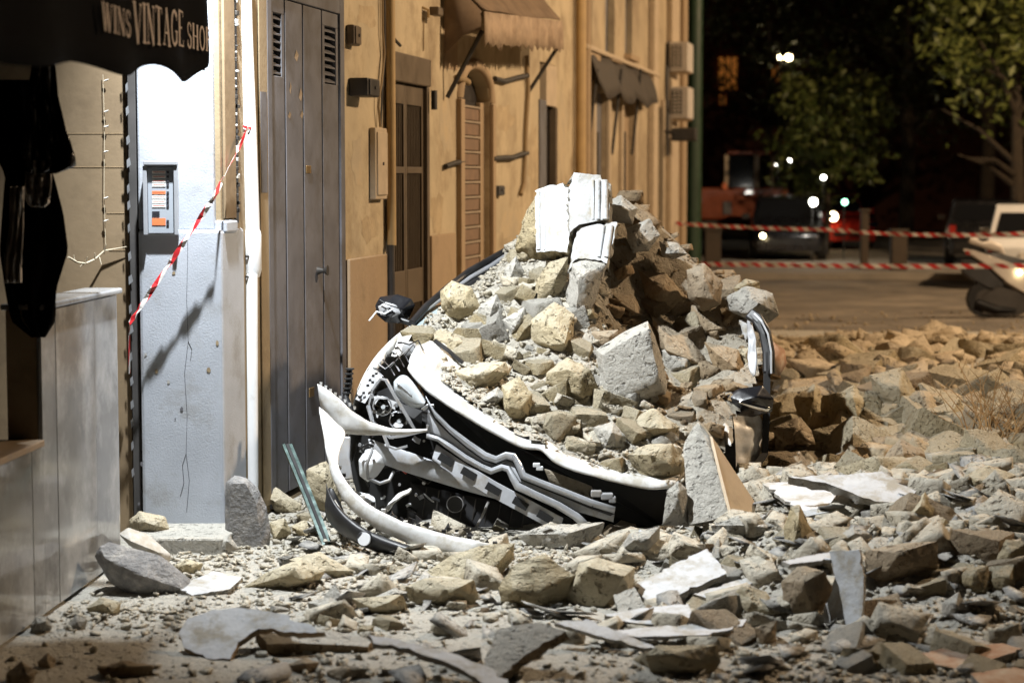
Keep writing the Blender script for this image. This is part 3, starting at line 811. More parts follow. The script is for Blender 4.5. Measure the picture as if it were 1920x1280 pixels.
# lettering: drawn serif capitals, unit square boxes (width, strokes)
def arc(cx, cy, rx, ry, a0, a1, n=14):
    return [(cx + rx * math.cos(R(a0 + (a1 - a0) * i / n)), cy + ry * math.sin(R(a0 + (a1 - a0) * i / n))) for i in range(n + 1)]
TH, TN = 0.14, 0.05
def serif(x, y, w=0.2): return ([(x - w / 2, y), (x + w / 2, y)], 0.045)
GL = {
 'W': (0.95, [([(0.08, 1), (0.28, 0)], TH), ([(0.28, 0), (0.47, 0.95)], TN), ([(0.42, 1), (0.64, 0)], TH), ([(0.64, 0), (0.86, 1)], TN), serif(0.08, 0.98), serif(0.44, 0.98), serif(0.86, 0.98)]),
 'I': (0.32, [([(0.16, 0), (0.16, 1)], TH), serif(0.16, 0.02, 0.3), serif(0.16, 0.98, 0.3)]),
 'N': (0.72, [([(0.12, 0), (0.12, 1)], TN), ([(0.12, 1), (0.6, 0)], TH), ([(0.6, 0), (0.6, 1)], TN), serif(0.12, 0.02), serif(0.1, 0.98), serif(0.6, 0.98)]),
 'S': (0.52, [(arc(0.26, 0.74, 0.17, 0.24, 20, 270), 0.07), (arc(0.26, 0.26, 0.18, 0.24, 90, -160), 0.10), ([(0.43, 0.70), (0.43, 0.95)], 0.04), ([(0.08, 0.05), (0.08, 0.3)], 0.04)]),
 'V': (0.74, [([(0.1, 1), (0.38, 0)], TH), ([(0.38, 0), (0.64, 1)], TN), serif(0.1, 0.98, 0.24), serif(0.64, 0.98)]),
 'T': (0.66, [([(0.33, 0), (0.33, 0.98)], TH), ([(0.05, 0.97), (0.61, 0.97)], 0.05), ([(0.06, 0.82), (0.06, 0.98)], 0.04), ([(0.6, 0.82), (0.6, 0.98)], 0.04), serif(0.33, 0.02, 0.28)]),
 'A': (0.74, [([(0.12, 0), (0.38, 1)], TN), ([(0.36, 1), (0.64, 0)], TH), ([(0.22, 0.34), (0.52, 0.34)], 0.045), serif(0.12, 0.02), serif(0.64, 0.02, 0.24)]),
 'G': (0.72, [(arc(0.38, 0.5, 0.28, 0.46, 45, 330), 0.10), ([(0.6, 0.1), (0.6, 0.42)], 0.11), serif(0.58, 0.42, 0.24), ([(0.62, 0.72), (0.62, 0.95)], 0.04)]),
 'E': (0.60, [([(0.14, 0), (0.14, 1)], TH), ([(0.1, 0.97), (0.5, 0.97)], 0.05), ([(0.14, 0.52), (0.4, 0.52)], 0.045), ([(0.1, 0.03), (0.54, 0.03)], 0.05), ([(0.5, 0.82), (0.5, 0.98)], 0.04), ([(0.54, 0.02), (0.54, 0.2)], 0.04)]),
 'H': (0.72, [([(0.14, 0), (0.14, 1)], TH), ([(0.58, 0), (0.58, 1)], TH), ([(0.14, 0.52), (0.58, 0.52)], 0.045), serif(0.14, 0.02), serif(0.14, 0.98), serif(0.58, 0.02), serif(0.58, 0.98)]),
 'O': (0.74, [(arc(0.37, 0.5, 0.27, 0.46, 0, 360, 22), 0.10)]),
 'P': (0.58, [([(0.14, 0), (0.14, 1)], TH), (arc(0.2, 0.73, 0.27, 0.24, 95, -95), 0.08), serif(0.14, 0.02, 0.26)]),
}
def letter(chr_, y0, z0, h, wsc):
    wd, st = GL[chr_]
    bm = bmesh.new()
    for pl, th in st:
        for i in range(len(pl) - 1):
            (x1, y1), (x2, y2) = pl[i], pl[i + 1]
            dx, dy = x2 - x1, y2 - y1
            l = math.hypot(dx, dy) or 1
            # thick measured horizontally for stems, vertically for bars
            nx, ny = (-dy / l * th / 2, dx / l * th / 2)
            q = [(x1 + nx, y1 + ny), (x2 + nx, y2 + ny), (x2 - nx, y2 - ny), (x1 - nx, y1 - ny)]
            bm.faces.new([bm.verts.new((AX + 0.030 + 0.0004 * random.random(), y0 + a * h * wsc, z0 + b * h)) for a, b in q])
    bm_obj('letter', bm, M['print'], aw)
    return wd * h * wsc
y = WYA = 8.42
def run(txt, y0, y1, z0, z1, h):
    tot = sum(GL[c][0] for c in txt) * h
    gap = 0.012
    wsc = (y1 - y0 - gap * (len(txt) - 1)) / tot
    y = y0
    for c in txt:
        f = (y - y0) / (y1 - y0)
        y += letter(c, y, z0 + (z1 - z0) * f, h, wsc) + gap
run('WINS', 7.46, 8.02, 2.590, 2.600, 0.105)
run('VINTAGE', 8.07, 9.31, 2.585, 2.650, 0.165)
run('SHOP', 9.40, 10.13, 2.650, 2.675, 0.12)

# hanging garments wrapped in black plastic, at the edge of the dark shop
def cloth(name, outline, d, m, label=None, cat=None, parent=None, fold=0.035, n=34):
    """hanging sheet: outline = list of (y, xl, xr) picture rows"""
    rows = []
    ysr = [o_[0] for o_ in outline]
    for k in range(n + 1):
        yy = ysr[0] + (ysr[-1] - ysr[0]) * k / n
        xl = np.interp(yy, ysr, [o_[1] for o_ in outline]); xr = np.interp(yy, ysr, [o_[2] for o_ in outline])
        rows.append([Q(xl + (xr - xl) * j / 20, yy, d + fold * math.sin(j * 0.75 + k * 0.10) + fold * 0.5 * math.sin(j * 1.7 - k * 0.21) + fold * 0.9 * noise.noise((j * 0.25, k * 0.18, d * 3))) for j in range(21)])
    o = sheet(name, rows, m, parent, 0.006, 0)
    if label: tag(o, label, cat)
    return o
cloth('garment_bag', [(75, 62, 98), (130, 60, 104), (180, 50, 108), (240, 48, 122), (290, 40, 140), (312, 45, 142), (325, 50, 105)], 8.95, M['black_plastic'], 'shiny black plastic garment bag hanging in the shop front', 'bag')
cloth('dark_coat', [(150, -30, 62), (260, -20, 75), (330, 10, 100), (400, 5, 118), (470, 0, 127), (540, 10, 105), (600, 20, 104), (632, 60, 84)], 9.15, M['black_cloth'], 'long black coat hanging below the plastic garment bag', 'coat')
cloth('grey_scarf', [(300, 50, 95), (340, 48, 96), (380, 50, 92), (388, 60, 82)], 8.98, M['cloth_pale'], 'grey cloth folded over the hanging black coat', 'cloth')
cloth('striped_garment', [(350, 20, 45), (430, 18, 43), (480, 10, 40), (530, 8, 40)], 9.0, M['cloth_pale'], 'dark grey striped garment hanging at the left edge of the shop', 'garment')
# fairy-light string and dry twig on the board wall
fl = root('fairy_lights', Q(195, 460, 11.27), 'unlit string of small fairy lights hanging on the tan board', 'fairy lights')
tube('wire', [Q(193, 140, 11.285), Q(196, 240, 11.285), Q(195, 360, 11.285), Q(198, 460, 11.285)], 0.0018, M['twig'], fl, 5)
for yy in (152, 210, 238, 286, 372, 415):
    tube('bulb', [Q(195, yy, 11.28), Q(199 + random.uniform(-3, 4), yy - 1, 11.275), Q(203, yy - 3, 11.27)], [0.003, 0.006, 0.002], M['paper'], fl, 6)
tg = root('dry_twig', Q(165, 490, 11.2), 'pale dry twig stuck out above the marble cap', 'twig')
tube('stem', [Q(128, 482, 11.1), Q(145, 492, 11.15), Q(160, 494, 11.2), Q(178, 486, 11.25), Q(196, 470, 11.27), Q(240, 462, 11.28)], [0.006, 0.006, 0.006, 0.005, 0.005, 0.0015], M['twig'], tg, 6)
for a, b in (((140, 490), (138, 478)), ((160, 494), (164, 482)), ((158, 494), (150, 500)), ((178, 486), (178, 474)), ((186, 482), (190, 496)), ((196, 470), (199, 458))):
    tube('side_twig', [Q(*a, 11.2), Q(*b, 11.19)], [0.005, 0.002], M['twig'], tg, 5)
cb = tube('shadowing_cable', [Q(395, 372, 11.05), Q(388, 420, 10.95), Q(384, 455, 10.9)], 0.006, M['cable'], None, 6)
COL.objects.unlink(cb); bpy.data.objects.remove(cb)
# ------------------------------------------------------------------ ochre building along the street
yb = root('ochre_building', FW(6.5, 0, 0), 'long ochre plastered building with iron grille door and arched doorway', 'building')
g0u, g1u = FU(725), FU(800)
a0u, a1u = FU(862), FU(918)
b0u, b1u = FU(1012), FU(1041)
YE = FU(1084)
gz1 = 2.96; az1 = 2.74; bz1 = 3.25
wall_holes('wall', UE + 0.004, YE, 0, 9.0, [(g0u, g1u, 0.02, gz1), (a0u, a1u, 0.02, az1 + 0.26), (b0u, b1u, 0.02, bz1)], M['yellow_wall'], yb, th=0.5)
fbox('plinth', UE + 0.03, g0u - 0.06, 0.003, 0.03, 0, FZ(690, 480), M['plinth'], yb, 0.008)
fbox('plinth', g1u + 0.06, FU(848), 0.003, 0.03, 0, FZ(820, 440), M['plinth'], yb, 0.008)
fbox('plinth', a1u + 0.08, b0u - 0.05, 0.003, 0.03, 0, 0.9, M['plinth'], yb, 0.008)
for a, b, z in ((g0u, g1u, gz1), (a0u, a1u, az1 + 0.3), (b0u, b1u, bz1)):
    fbox('dark_hall', a - 0.05, b + 0.05, -0.49, -0.42, 0, z + 0.05, M['dark_room'], yb)
# grille door
gd2 = fbox('grille_door', g0u + 0.05, g1u - 0.05, -0.09, -0.06, 0.05, gz1 - 0.28, M['dark_room'], yb)
fbox('lintel', g0u - 0.05, g1u + 0.05, -0.08, 0.03, gz1 - 0.20, gz1 + 0.02, M['bronze_frame'], yb, 0.01)
for a, b in ((g0u - 0.03, g0u + 0.05), (g1u - 0.05, g1u + 0.03)):
    fbox('door_jamb', a, b, -0.08, 0.02, 0.02, gz1 - 0.203, M['bronze_frame'], yb, 0.006)
gm = (g0u + g1u) / 2
for a, b in ((g0u + 0.052, g0u + 0.10), (gm - 0.05, gm - 0.004), (gm + 0.004, gm + 0.05), (g1u - 0.10, g1u - 0.052)):
    fbox('stile', a, b, -0.055, -0.015, 0.06, gz1 - 0.205, M['bronze_frame'], gd2, 0.004)
for z0, z1 in ((gz1 - 0.36, gz1 - 0.21), (2.07, 2.12), (1.05, 1.32), (0.07, 0.30)):
    fbox('rail', g0u + 0.102, gm - 0.052, -0.053, -0.013, z0, z1, M['bronze_frame'], gd2, 0.004)
    fbox('rail', gm + 0.052, g1u - 0.102, -0.053, -0.013, z0, z1, M['bronze_frame'], gd2, 0.004)
b0 = None
for lo, hi in ((g0u + 0.10, gm - 0.05), (gm + 0.05, g1u - 0.10)):
    n = 9
    for k in range(n):
        u_ = lo + (hi - lo) * (k + 0.7) / (n + 0.4)
        if b0 is None:
            b0 = fbox('bar', u_ - 0.007, u_ + 0.007, -0.042, -0.028, 0.3, gz1 - 0.3, M['bronze_frame'], gd2)
            bref = (u_, WORG[b0.name].copy())
        else:
            copy_piece(b0, bref[1] + FD * (u_ - bref[0]), gd2, 'bar')
# arched door: jamb, slatted leaf, arch head
n = 14
def arch_top(u_):
    t = (u_ - a0u) / (a1u - a0u) * 2 - 1
    return az1 + 0.25 * math.sqrt(max(0, 1 - t * t))
V, Fc = [], []
for i in range(n + 1):
    u_ = a0u + (a1u - a0u) * i / n
    for v_ in (-0.30, -0.001):
        V += [FW(u_, v_, arch_top(u_)), FW(u_, v_, az1 + 0.262)]
for i in range(n):
    k = 4 * i
    Fc += [(k, k + 4, k + 5, k + 1), (k + 2, k + 3, k + 7, k + 6), (k, k + 2, k + 6, k + 4)]
mesh_obj('arch_spandrel', V, Fc, M['yellow_wall'], yb)
bm = bmesh.new()
add_tube(bm, [FW(a0u - 0.06, 0.0, az1 - 0.02)] + [FW(a0u - 0.06 + (a1u - a0u + 0.12) * i / 16, 0.0, az1 + 0.30 * math.sqrt(max(0, 1 - (i / 8 - 1) ** 2))) for i in range(17)] + [FW(a1u + 0.06, 0.0, az1 - 0.02)], 0.05, 8)
bm_obj('arch_moulding', bm, M['plinth'], yb, 60)
fbox('door_jamb', a0u - 0.14, a0u - 0.002, 0.002, 0.05, 0.0, az1 - 0.03, M['plinth'], yb, 0.008)
fbox('door_jamb', a1u + 0.002, a1u + 0.12, 0.002, 0.04, 0.0, az1 - 0.03, M['plinth'], yb, 0.008)
sd = fbox('slatted_door', a0u + 0.01, a1u - 0.01, -0.14, -0.10, 0.05, az1 - 0.02, M['dark_room'], yb)
fbox('door_post', a0u + 0.012, a0u + 0.10, -0.098, -0.05, 0.06, az1 - 0.02, M['slat_edge'], sd, 0.006)
fbox('door_post', a1u - 0.16, a1u - 0.012, -0.098, -0.05, 0.06, az1 - 0.02, M['plinth'], sd, 0.006)
zz = 0.12
while zz < az1 - 0.15:
    fbox('slat', a0u + 0.104, a1u - 0.164, -0.098, -0.065, zz, zz + 0.105, M['brick_slat'], sd, 0.006)
    fbox('slat_lip', a0u + 0.104, a1u - 0.164, -0.098, -0.050, zz + 0.109, zz + 0.128, M['slat_edge'], sd, 0.003)
    zz += 0.135
fbox('fanlight', a0u + 0.02, a1u - 0.02, -0.135, -0.12, az1 - 0.015, az1 + 0.2, M['dark_room'], sd)
# plain door further on
pd = fbox('plain_door', b0u + 0.02, b1u - 0.02, -0.10, -0.06, 0.05, bz1 - 0.06, M['glass_dark'], yb)
fbox('door_frame', b0u - 0.08, b0u + 0.30, -0.058, 0.02, 0.02, bz1 - 0.40, M['door_grey'], yb, 0.006)
fbox('door_frame', b0u + 0.302, b1u - 0.02, -0.058, 0.02, bz1 - 0.45, bz1 - 0.01, M['stucco_tan'], yb, 0.006)
fbox('door_frame', b1u - 0.06, b1u + 0.05, -0.058, 0.02, 0.02, bz1 - 0.455, M['bronze_frame'], yb, 0.006)
# painted grey band around arched doorway beneath the awning
fbox('paint_band', FU(832), FU(858), 0.0015, 0.004, FZ(845, 130), FZ(845, 40), M['plinth'], yb)

# stained and patched plaster: thin irregular patches on the wall
rsp = random.Random(31)
for (px, py, wpx, hpx) in ((672, 300, 30, 120), (690, 430, 40, 60), (835, 230, 26, 140), (820, 400, 30, 90), (945, 220, 40, 60), (955, 420, 50, 70), (840, 90, 20, 90), (1000, 300, 24, 160), (1055, 250, 20, 200), (690, 30, 40, 50)):
    u_, z_ = FU(px), FZ(px, py)
    hu = (FU(px + wpx / 2) - FU(px - wpx / 2)) / 2; hz = abs(FZ(px, py - hpx / 2) - FZ(px, py + hpx / 2)) / 2
    ring_ = []
    for k in range(18):
        a = k / 18 * 6.283; r_ = rsp.uniform(0.6, 1.05)
        ring_.append(FW(u_ + hu * r_ * math.cos(a), 0.0013, z_ + hz * r_ * math.sin(a)))
    mesh_obj('plaster_patch', ring_, [tuple(range(18))], M[rsp.choice(['stain', 'stain2'])], yb)
def fthing(name, px0, px1, py0, py1, v0, v1, m, label, cat, group=None, bev=0.01):
    o = fbox(name, FU(px0), FU(px1), v0, v1, FZ((px0 + px1) / 2, py1), FZ((px0 + px1) / 2, py0), m, None, bev)
    return tag(o, label, cat, group)
def box_thing(name, px0, px1, py0, py1, v1, m, label, cat, lid=True):
    u0, u1 = FU(px0), FU(px1)
    pm = (px0 + px1) / 2
    z0, z1 = FZ(pm, py1), FZ(pm, py0)
    r_ = root(name, FW((u0 + u1) / 2, 0.0, z0), label, cat)
    fbox('housing', u0, u1, 0.003, v1, z0, z1, m, r_, 0.01)
    du = (u1 - u0) * 0.08; dz = (z1 - z0) * 0.06
    fbox('lid', u0 + du, u1 - du, v1 + 0.0005, v1 + 0.012, z0 + dz, z1 - dz, m, r_, 0.006)
    tube('latch', [FW((u0 + u1) / 2, v1 + 0.012, (z0 + z1) / 2), FW((u0 + u1) / 2, v1 + 0.02, (z0 + z1) / 2)], 0.012, M['iron'], r_, 8)
    return r_
box_thing('junction_box', 650, 662, 48, 86, 0.06, M['bronze_frame'], 'small grey electrical box high on the wall beside the grey door', 'electric box')
box_thing('junction_box', 654, 676, 148, 182, 0.14, M['iron'], 'dark square electrical box on wall right of the grey door', 'electric box')
box_thing('meter_panel', 692, 714, 240, 374, 0.05, M['stucco_tan'], 'tall narrow white meter panel on wall left of grille door', 'meter box')
box_thing('wall_box', 922, 936, 348, 367, 0.05, M['iron'], 'small black box on the ochre wall right of arched doorway', 'box')
wl = root('wall_lamp', FW(FU(797), 0, FZ(797, 30)), 'small unlit lamp on a bracket above the grille door', 'wall lamp')
tube('bracket', [FW(FU(793), 0.0, FZ(793, 14)), FW(FU(793), 0.05, FZ(793, 20)), FW(FU(793), 0.05, FZ(793, 34))], 0.012, M['conduit'], wl, 6)
fbox('lamp_head', FU(794), FU(803), 0.05, 0.13, FZ(797, 30), FZ(797, 14), M['bronze_frame'], wl, 0.01)
tube('lamp_cable', [FW(FU(793), 0.012, FZ(793, 34)), FW(FU(793), 0.01, FZ(793, 96))], 0.006, M['cable_brown'], wl, 5)
# conduit and wires
cd = root('conduit', FW(FU(721), 0.05, 0), 'ochre conduit pipe with bunched wires left of the grille door', 'conduit')
tube('pipe', [FW(FU(721.5), 0.05, 5.0), FW(FU(721.5), 0.05, FZ(721, 460))], 0.035, M['conduit'], cd, 10)
tube('pipe', [FW(FU(720), 0.05, FZ(720, 459)), FW(FU(720), 0.06, 0.1)], 0.028, M['iron'], cd, 10)
tube('wire', [FW(FU(712), 0.03, 5.0), FW(FU(712), 0.03, FZ(712, 60)), FW(FU(715), 0.03, FZ(715, 100)), FW(FU(709), 0.03, FZ(709, 160)), FW(FU(704), 0.04, FZ(704, 170)), FW(FU(703), 0.03, FZ(703, 200)), FW(FU(706), 0.03, FZ(706, 238))], 0.009, M['cable_brown'], cd, 6)
tube('wire', [FW(FU(715), 0.03, 5.0), FW(FU(716), 0.03, FZ(716, 100)), FW(FU(710), 0.03, FZ(710, 170)), FW(FU(707), 0.03, FZ(707, 238))], 0.008, M['cable'], cd, 6)
tube('wire', [FW(FU(728), 0.03, FZ(728, 68)), FW(FU(742), 0.04, FZ(742, 86))], 0.012, M['cable'], cd, 6)
tag(tube('hinge_post', [FW(FU(801), 0.06, FZ(801, 170)), FW(FU(801), 0.06, FZ(801, 206))], 0.025, M['iron'], None, 8), 'short black hinge block on right jamb of the grille door', 'hinge')
for nm, pts, r_, lab in (
    ('wall_cable', [(829, 312), (845, 306), (862, 303)], 0.022, 'short dark cable stub on the wall left of arched doorway'),
    ('wall_cable', [(851, 146), (865, 150), (872, 155)], 0.030, 'short brown cable stub at spring of the arched doorway'),
    ('wall_cable', [(922, 148), (940, 153), (965, 146), (983, 142)], 0.026, 'thick dark cable on the wall under the brown awning'),
    ('wall_cable', [(919, 298), (940, 296), (955, 296), (970, 290), (983, 287)], 0.026, 'thick dark cable at mid height right of arched doorway'),
    ('wall_cable', [(982, 105), (985, 170), (981, 240), (979, 300), (977, 345), (971, 365)], 0.022, 'thin brown cable dropping down the wall beneath the brown awning')):
    tag(tube(nm, [FW(FU(a), 0.03, FZ(a, b)) for a, b in pts], r_, M['cable'] if 'dark' in lab else M['cable_brown'], None, 8), lab, 'cable')
# brown awning over the arched doorway
ba = root('brown_awning', FW(FU(930), 0.0, 3.2), 'faded brown canvas awning with fringed hem over arched doorway', 'awning')
u0, u1 = (16.6 - 11.25) / FD.y, (20.4 - 11.25) / FD.y
v1 = 0.36
nn2 = 60
def zbh(f): return 3.15 + 0.20 * f          # hem
def zth(f): return 3.40 + 0.21 * f          # front edge
def af(j, n_): return u0 + (u1 - u0) * j / n_
nn = 12
sheet('canopy', [[FW(af(j, nn), 0.02, zth(j / nn) + 0.42) for j in range(nn + 1)], [FW(af(j, nn), v1 * 0.6, zth(j / nn) + 0.16 - 0.03 * math.sin(j * 1.2)) for j in range(nn + 1)], [FW(af(j, nn), v1, zth(j / nn) + 0.01 * math.sin(j * 0.8)) for j in range(nn + 1)]], M['awning_brown'], ba, 0.01, 1)
sheet('valance', [[FW(af(j, nn2), v1 + 0.006 + 0.01 * math.sin(j * 0.7), zth(j / nn2) - 0.005) for j in range(nn2 + 1)],
                  [FW(af(j, nn2), v1 + 0.01 + 0.02 * math.sin(j * 0.9), (zth(j / nn2) + zbh(j / nn2)) / 2) for j in range(nn2 + 1)],
                  [FW(af(j, nn2), v1 + 0.01 + 0.02 * math.sin(j * 0.9), zbh(j / nn2) - (random.uniform(-0.01, 0.02) if j % 2 else random.uniform(0.02, 0.07))) for j in range(nn2 + 1)]], M['awning_pink'], ba, 0.006, 0)
sheet('side_panel', [[FW(u0 + 0.01, 0.03, zth(0) + 0.40), FW(u0 + 0.01, v1 * 0.5, zth(0) + 0.17), FW(u0 + 0.01, v1 - 0.02, zth(0))], [FW(u0 + 0.01, 0.03, zbh(0) - 0.1), FW(u0 + 0.01, v1 * 0.5, zbh(0) + 0.05), FW(u0 + 0.01, v1 - 0.02, zbh(0) + 0.1)]], M['awning_brown'], ba, 0.01, 0)
tube('support_arm', [FW(u1 - 0.1, 0.03, zbh(1) - 0.45), FW(u1 - 0.1, v1 - 0.03, zbh(1))], 0.02, M['iron'], ba, 6)
tube('support_arm', [FW(u0 + 0.1, 0.03, zbh(0) - 0.45), FW(u0 + 0.1, v1 - 0.03, zbh(0) + 0.1)], 0.02, M['iron'], ba, 6)
# ------------------------------------------------------------------ far cream building
fb_ = root('cream_building', FW(FU(1190), 0, 0), 'cream building with tall shuttered windows at far end of the row', 'building')
CE = FU(1288)
holes = []
def uz(px0, px1, py0, py1):
    pm = (px0 + px1) / 2
    return FU(px0), FU(px1), FZ(pm, py1), FZ(pm, py0)
wins = [uz(1092, 1109, -60, 100), uz(1134, 1151, -60, 106), uz(1171, 1184, -60, 104)]
doors = [uz(1111, 1136, 172, 520), uz(1163, 1186, 178, 520), uz(1226, 1239, 200, 530)]
holes = [(a, b, max(0.03, c), d) for a, b, c, d in wins + doors]
wall_holes('wall', YE + 0.004, CE, 0, 9.5, holes, M['far_wall'], fb_, th=0.5)
for i, (a, b, c, d) in enumerate(holes):
    if i < 3:
        wn = fbox('window', a + 0.02, b - 0.02, -0.12, -0.08, c, d, M['glass_dark'], fb_)
        fbox('shutter', a + 0.03, a + (b - a) * 0.45, -0.078, -0.03, c + 0.02, d, M['door_grey'], wn, 0.01)
        fbox('sill', a - 0.08, b + 0.08, -0.05, 0.10, c - 0.08, c - 0.004, M['plinth'], wn, 0.01)
    else:
        dr = fbox('door', a + 0.01, b - 0.01, -0.10, -0.06, c, d, [M['door_grey'], M['plinth'], M['dark_room']][i - 3], fb_)
        fbox('panel', a + (b - a) * 0.3, b - (b - a) * 0.3, -0.059, -0.04, c + 0.2, d - 0.5, M['dark_room'], dr, 0.01)
        fbox('door_surround', a - 0.14, a - 0.005, 0.003, 0.05, c, d + 0.12, M['stucco_tan'], fb_, 0.01)
        fbox('door_surround', b + 0.005, b + 0.14, 0.003, 0.05, c, d + 0.12, M['stucco_tan'], fb_, 0.01)
fbox('string_course', YE + 0.01, FU(1222), 0.003, 0.12, FZ(1150, 118), FZ(1150, 109), M['stucco_tan'], fb_, 0.02)
for a, b, m_ in ((1214, 1222, 'stucco_tan'), (1248, 1262, 'stucco_tan'), (1270, 1277, 'plinth')):
    fbox('pilaster', FU(a), FU(b), 0.003, 0.10, 0, 5.5, M[m_], fb_, 0.02)
tube('drainpipe', [FW(FU(1076), 0.08, 6), FW(FU(1076), 0.08, 0.1)], 0.06, M['conduit'], fb_, 8)
tube('drainpipe', [FW(FU(1087), 0.08, 6), FW(FU(1087), 0.08, 0.1)], 0.05, M['plinth'], fb_, 8)
# sagging dark tarp awning
tp_ = root('tarp_awning', FW(FU(1150), 0.3, 3.3), 'sagging dark tarpaulin awning below the far shuttered windows', 'awning')
u0, u1 = FU(1090), FU(1206)
nn = 16
rows = []
for f, vv, zz in ((0, 0.06, FZ(1095, 96)), (0.5, 0.16, FZ(1095, 118)), (1, 0.20, FZ(1095, 142))):
    rows.append([FW(u0 + (u1 - u0) * j / nn, vv + 0.03 * math.sin(j * 1.7), zz - f * (0.10 + 0.16 * abs(math.sin(j * 0.62)))) for j in range(nn + 1)])
sheet('canopy', rows, M['tarp'], tp_, 0.01, 1)
for px in (1093, 1140, 1178):
    tube('support_pole', [FW(FU(px), 0.17, FZ(px, 130)), FW(FU(px), 0.05, FZ(px, 290))], 0.022, M['iron'], tp_, 6)
# two air conditioner units, seen from their side
for k, (y0, y1) in enumerate(((79, 134), (163, 222))):
    Y_ = 32.0 + 0.1 * k
    ua = (Y_ - 11.25) / FD.y
    z0, z1 = Q(1260, y1, Y_).z, Q(1260, y0, Y_).z
    r_ = root('air_conditioner', FW(ua + 0.4, 0.1, z0), ['upper white air conditioner on the far cream wall', 'lower white air conditioner on the far cream wall'][k], 'air conditioner', 'air conditioners')
    fbox('casing', ua, ua + 0.8, 0.06, 0.36, z0, z1, M['acwhite'], r_, 0.015)
    fbox('side_grille', ua - 0.012, ua - 0.0005, 0.08, 0.26, z0 + 0.05, z1 - 0.05, M['dark_room'], r_)
    for j in range(7):
        z = z0 + 0.06 + j * (z1 - z0 - 0.12) / 6.5
        fbox('grille_bar', ua - 0.022, ua - 0.013, 0.08, 0.26, z, z + 0.018, M['acwhite'], r_)
    for vv in (0.14, 0.2):
        fbox('grille_post', ua - 0.026, ua - 0.0225, vv, vv + 0.012, z0 + 0.05, z1 - 0.05, M['acwhite'], r_)
    fbox('bracket', ua + 0.05, ua + 0.09, 0.003, 0.4, z0 - 0.05, z0 - 0.004, M['plinth'], r_)
    tube('hose', [FW(ua + 0.1, 0.03, z1), FW(ua - 0.05, 0.03, z0), FW(ua - 0.1, 0.04, z0 - 0.6)], 0.03, M['cable'], r_, 6)
wl2 = root('shop_lamp', FW(FU(1240), 0.1, FZ(1240, 265)), 'small black projecting shop lamp below the air conditioners', 'lamp')
fbox('lamp_head', FU(1240), FU(1243), 0.15, 0.55, FZ(1241, 265), FZ(1241, 240), M['iron'], wl2, 0.03)
tube('arm', [FW(FU(1240), 0.0, FZ(1241, 245)), FW(FU(1240), 0.2, FZ(1241, 250))], 0.03, M['iron'], wl2, 6)
# green column at the end of the row
gc = root('green_column', (3.2, 36.0, 0), 'thick dark green column standing at the far end of the row', 'column')
tube('shaft', [(3.25, 36, 0.3), (3.25, 36, 9)], 0.17, M['green'], gc, 20)
tube('base', [(3.25, 36, 0), (3.25, 36, 0.25), (3.25, 36, 0.32)], [0.26, 0.26, 0.18], M['green'], gc, 20)
# ------------------------------------------------------------------ stones
def rough_hull(pts, size, lvl=None, amp=0.05, seed=0, round_=1):
    """broken block: convex hull of points, subdivided and roughened"""
    bm = bmesh.new()
    for p in pts: bm.verts.new(p)
    bmesh.ops.convex_hull(bm, input=bm.verts)
    for v in [v for v in bm.verts if not v.link_faces]: bm.verts.remove(v)
    bmesh.ops.remove_doubles(bm, verts=bm.verts, dist=size * 0.02)
    bmesh.ops.triangulate(bm, faces=bm.faces)
    tgt = lvl or size / 19
    for it in range(6):
        es = [e for e in bm.edges if e.calc_length() > tgt * 1.5]
        if not es or len(bm.faces) > 7000: break
        bmesh.ops.subdivide_edges(bm, edges=es, cuts=1)
        bmesh.ops.triangulate(bm, faces=[f for f in bm.faces if len(f.verts) > 3])
    for _ in range(round_):
        bmesh.ops.smooth_vert(bm, verts=bm.verts, factor=0.35, use_axis_x=True, use_axis_y=True, use_axis_z=True)
    bm.normal_update()
    off = Vector((seed * 3.17, seed * 1.3, seed * 7.7))
    f1, f2, f3, f4 = 2.2 / size, 6.0 / size, 15.0 / size, 34.0 / size
    for v in bm.verts:
        p = v.co
        a = noise.noise(p * f1 + off) * 0.9 + noise.noise(p * f2 + off) * 0.55
        b = noise.noise(p * f3 + off) + 0.7 * noise.noise(p * f4 + off)
        # chipped bites
        c = min(0.0, noise.noise(p * f2 * 0.8 - off) + 0.28) * 1.6
        v.co = p + v.normal * (size * amp * (0.75 * a + 0.42 * b + c))
    return bm
SCOUNT = [0]
HERO = []
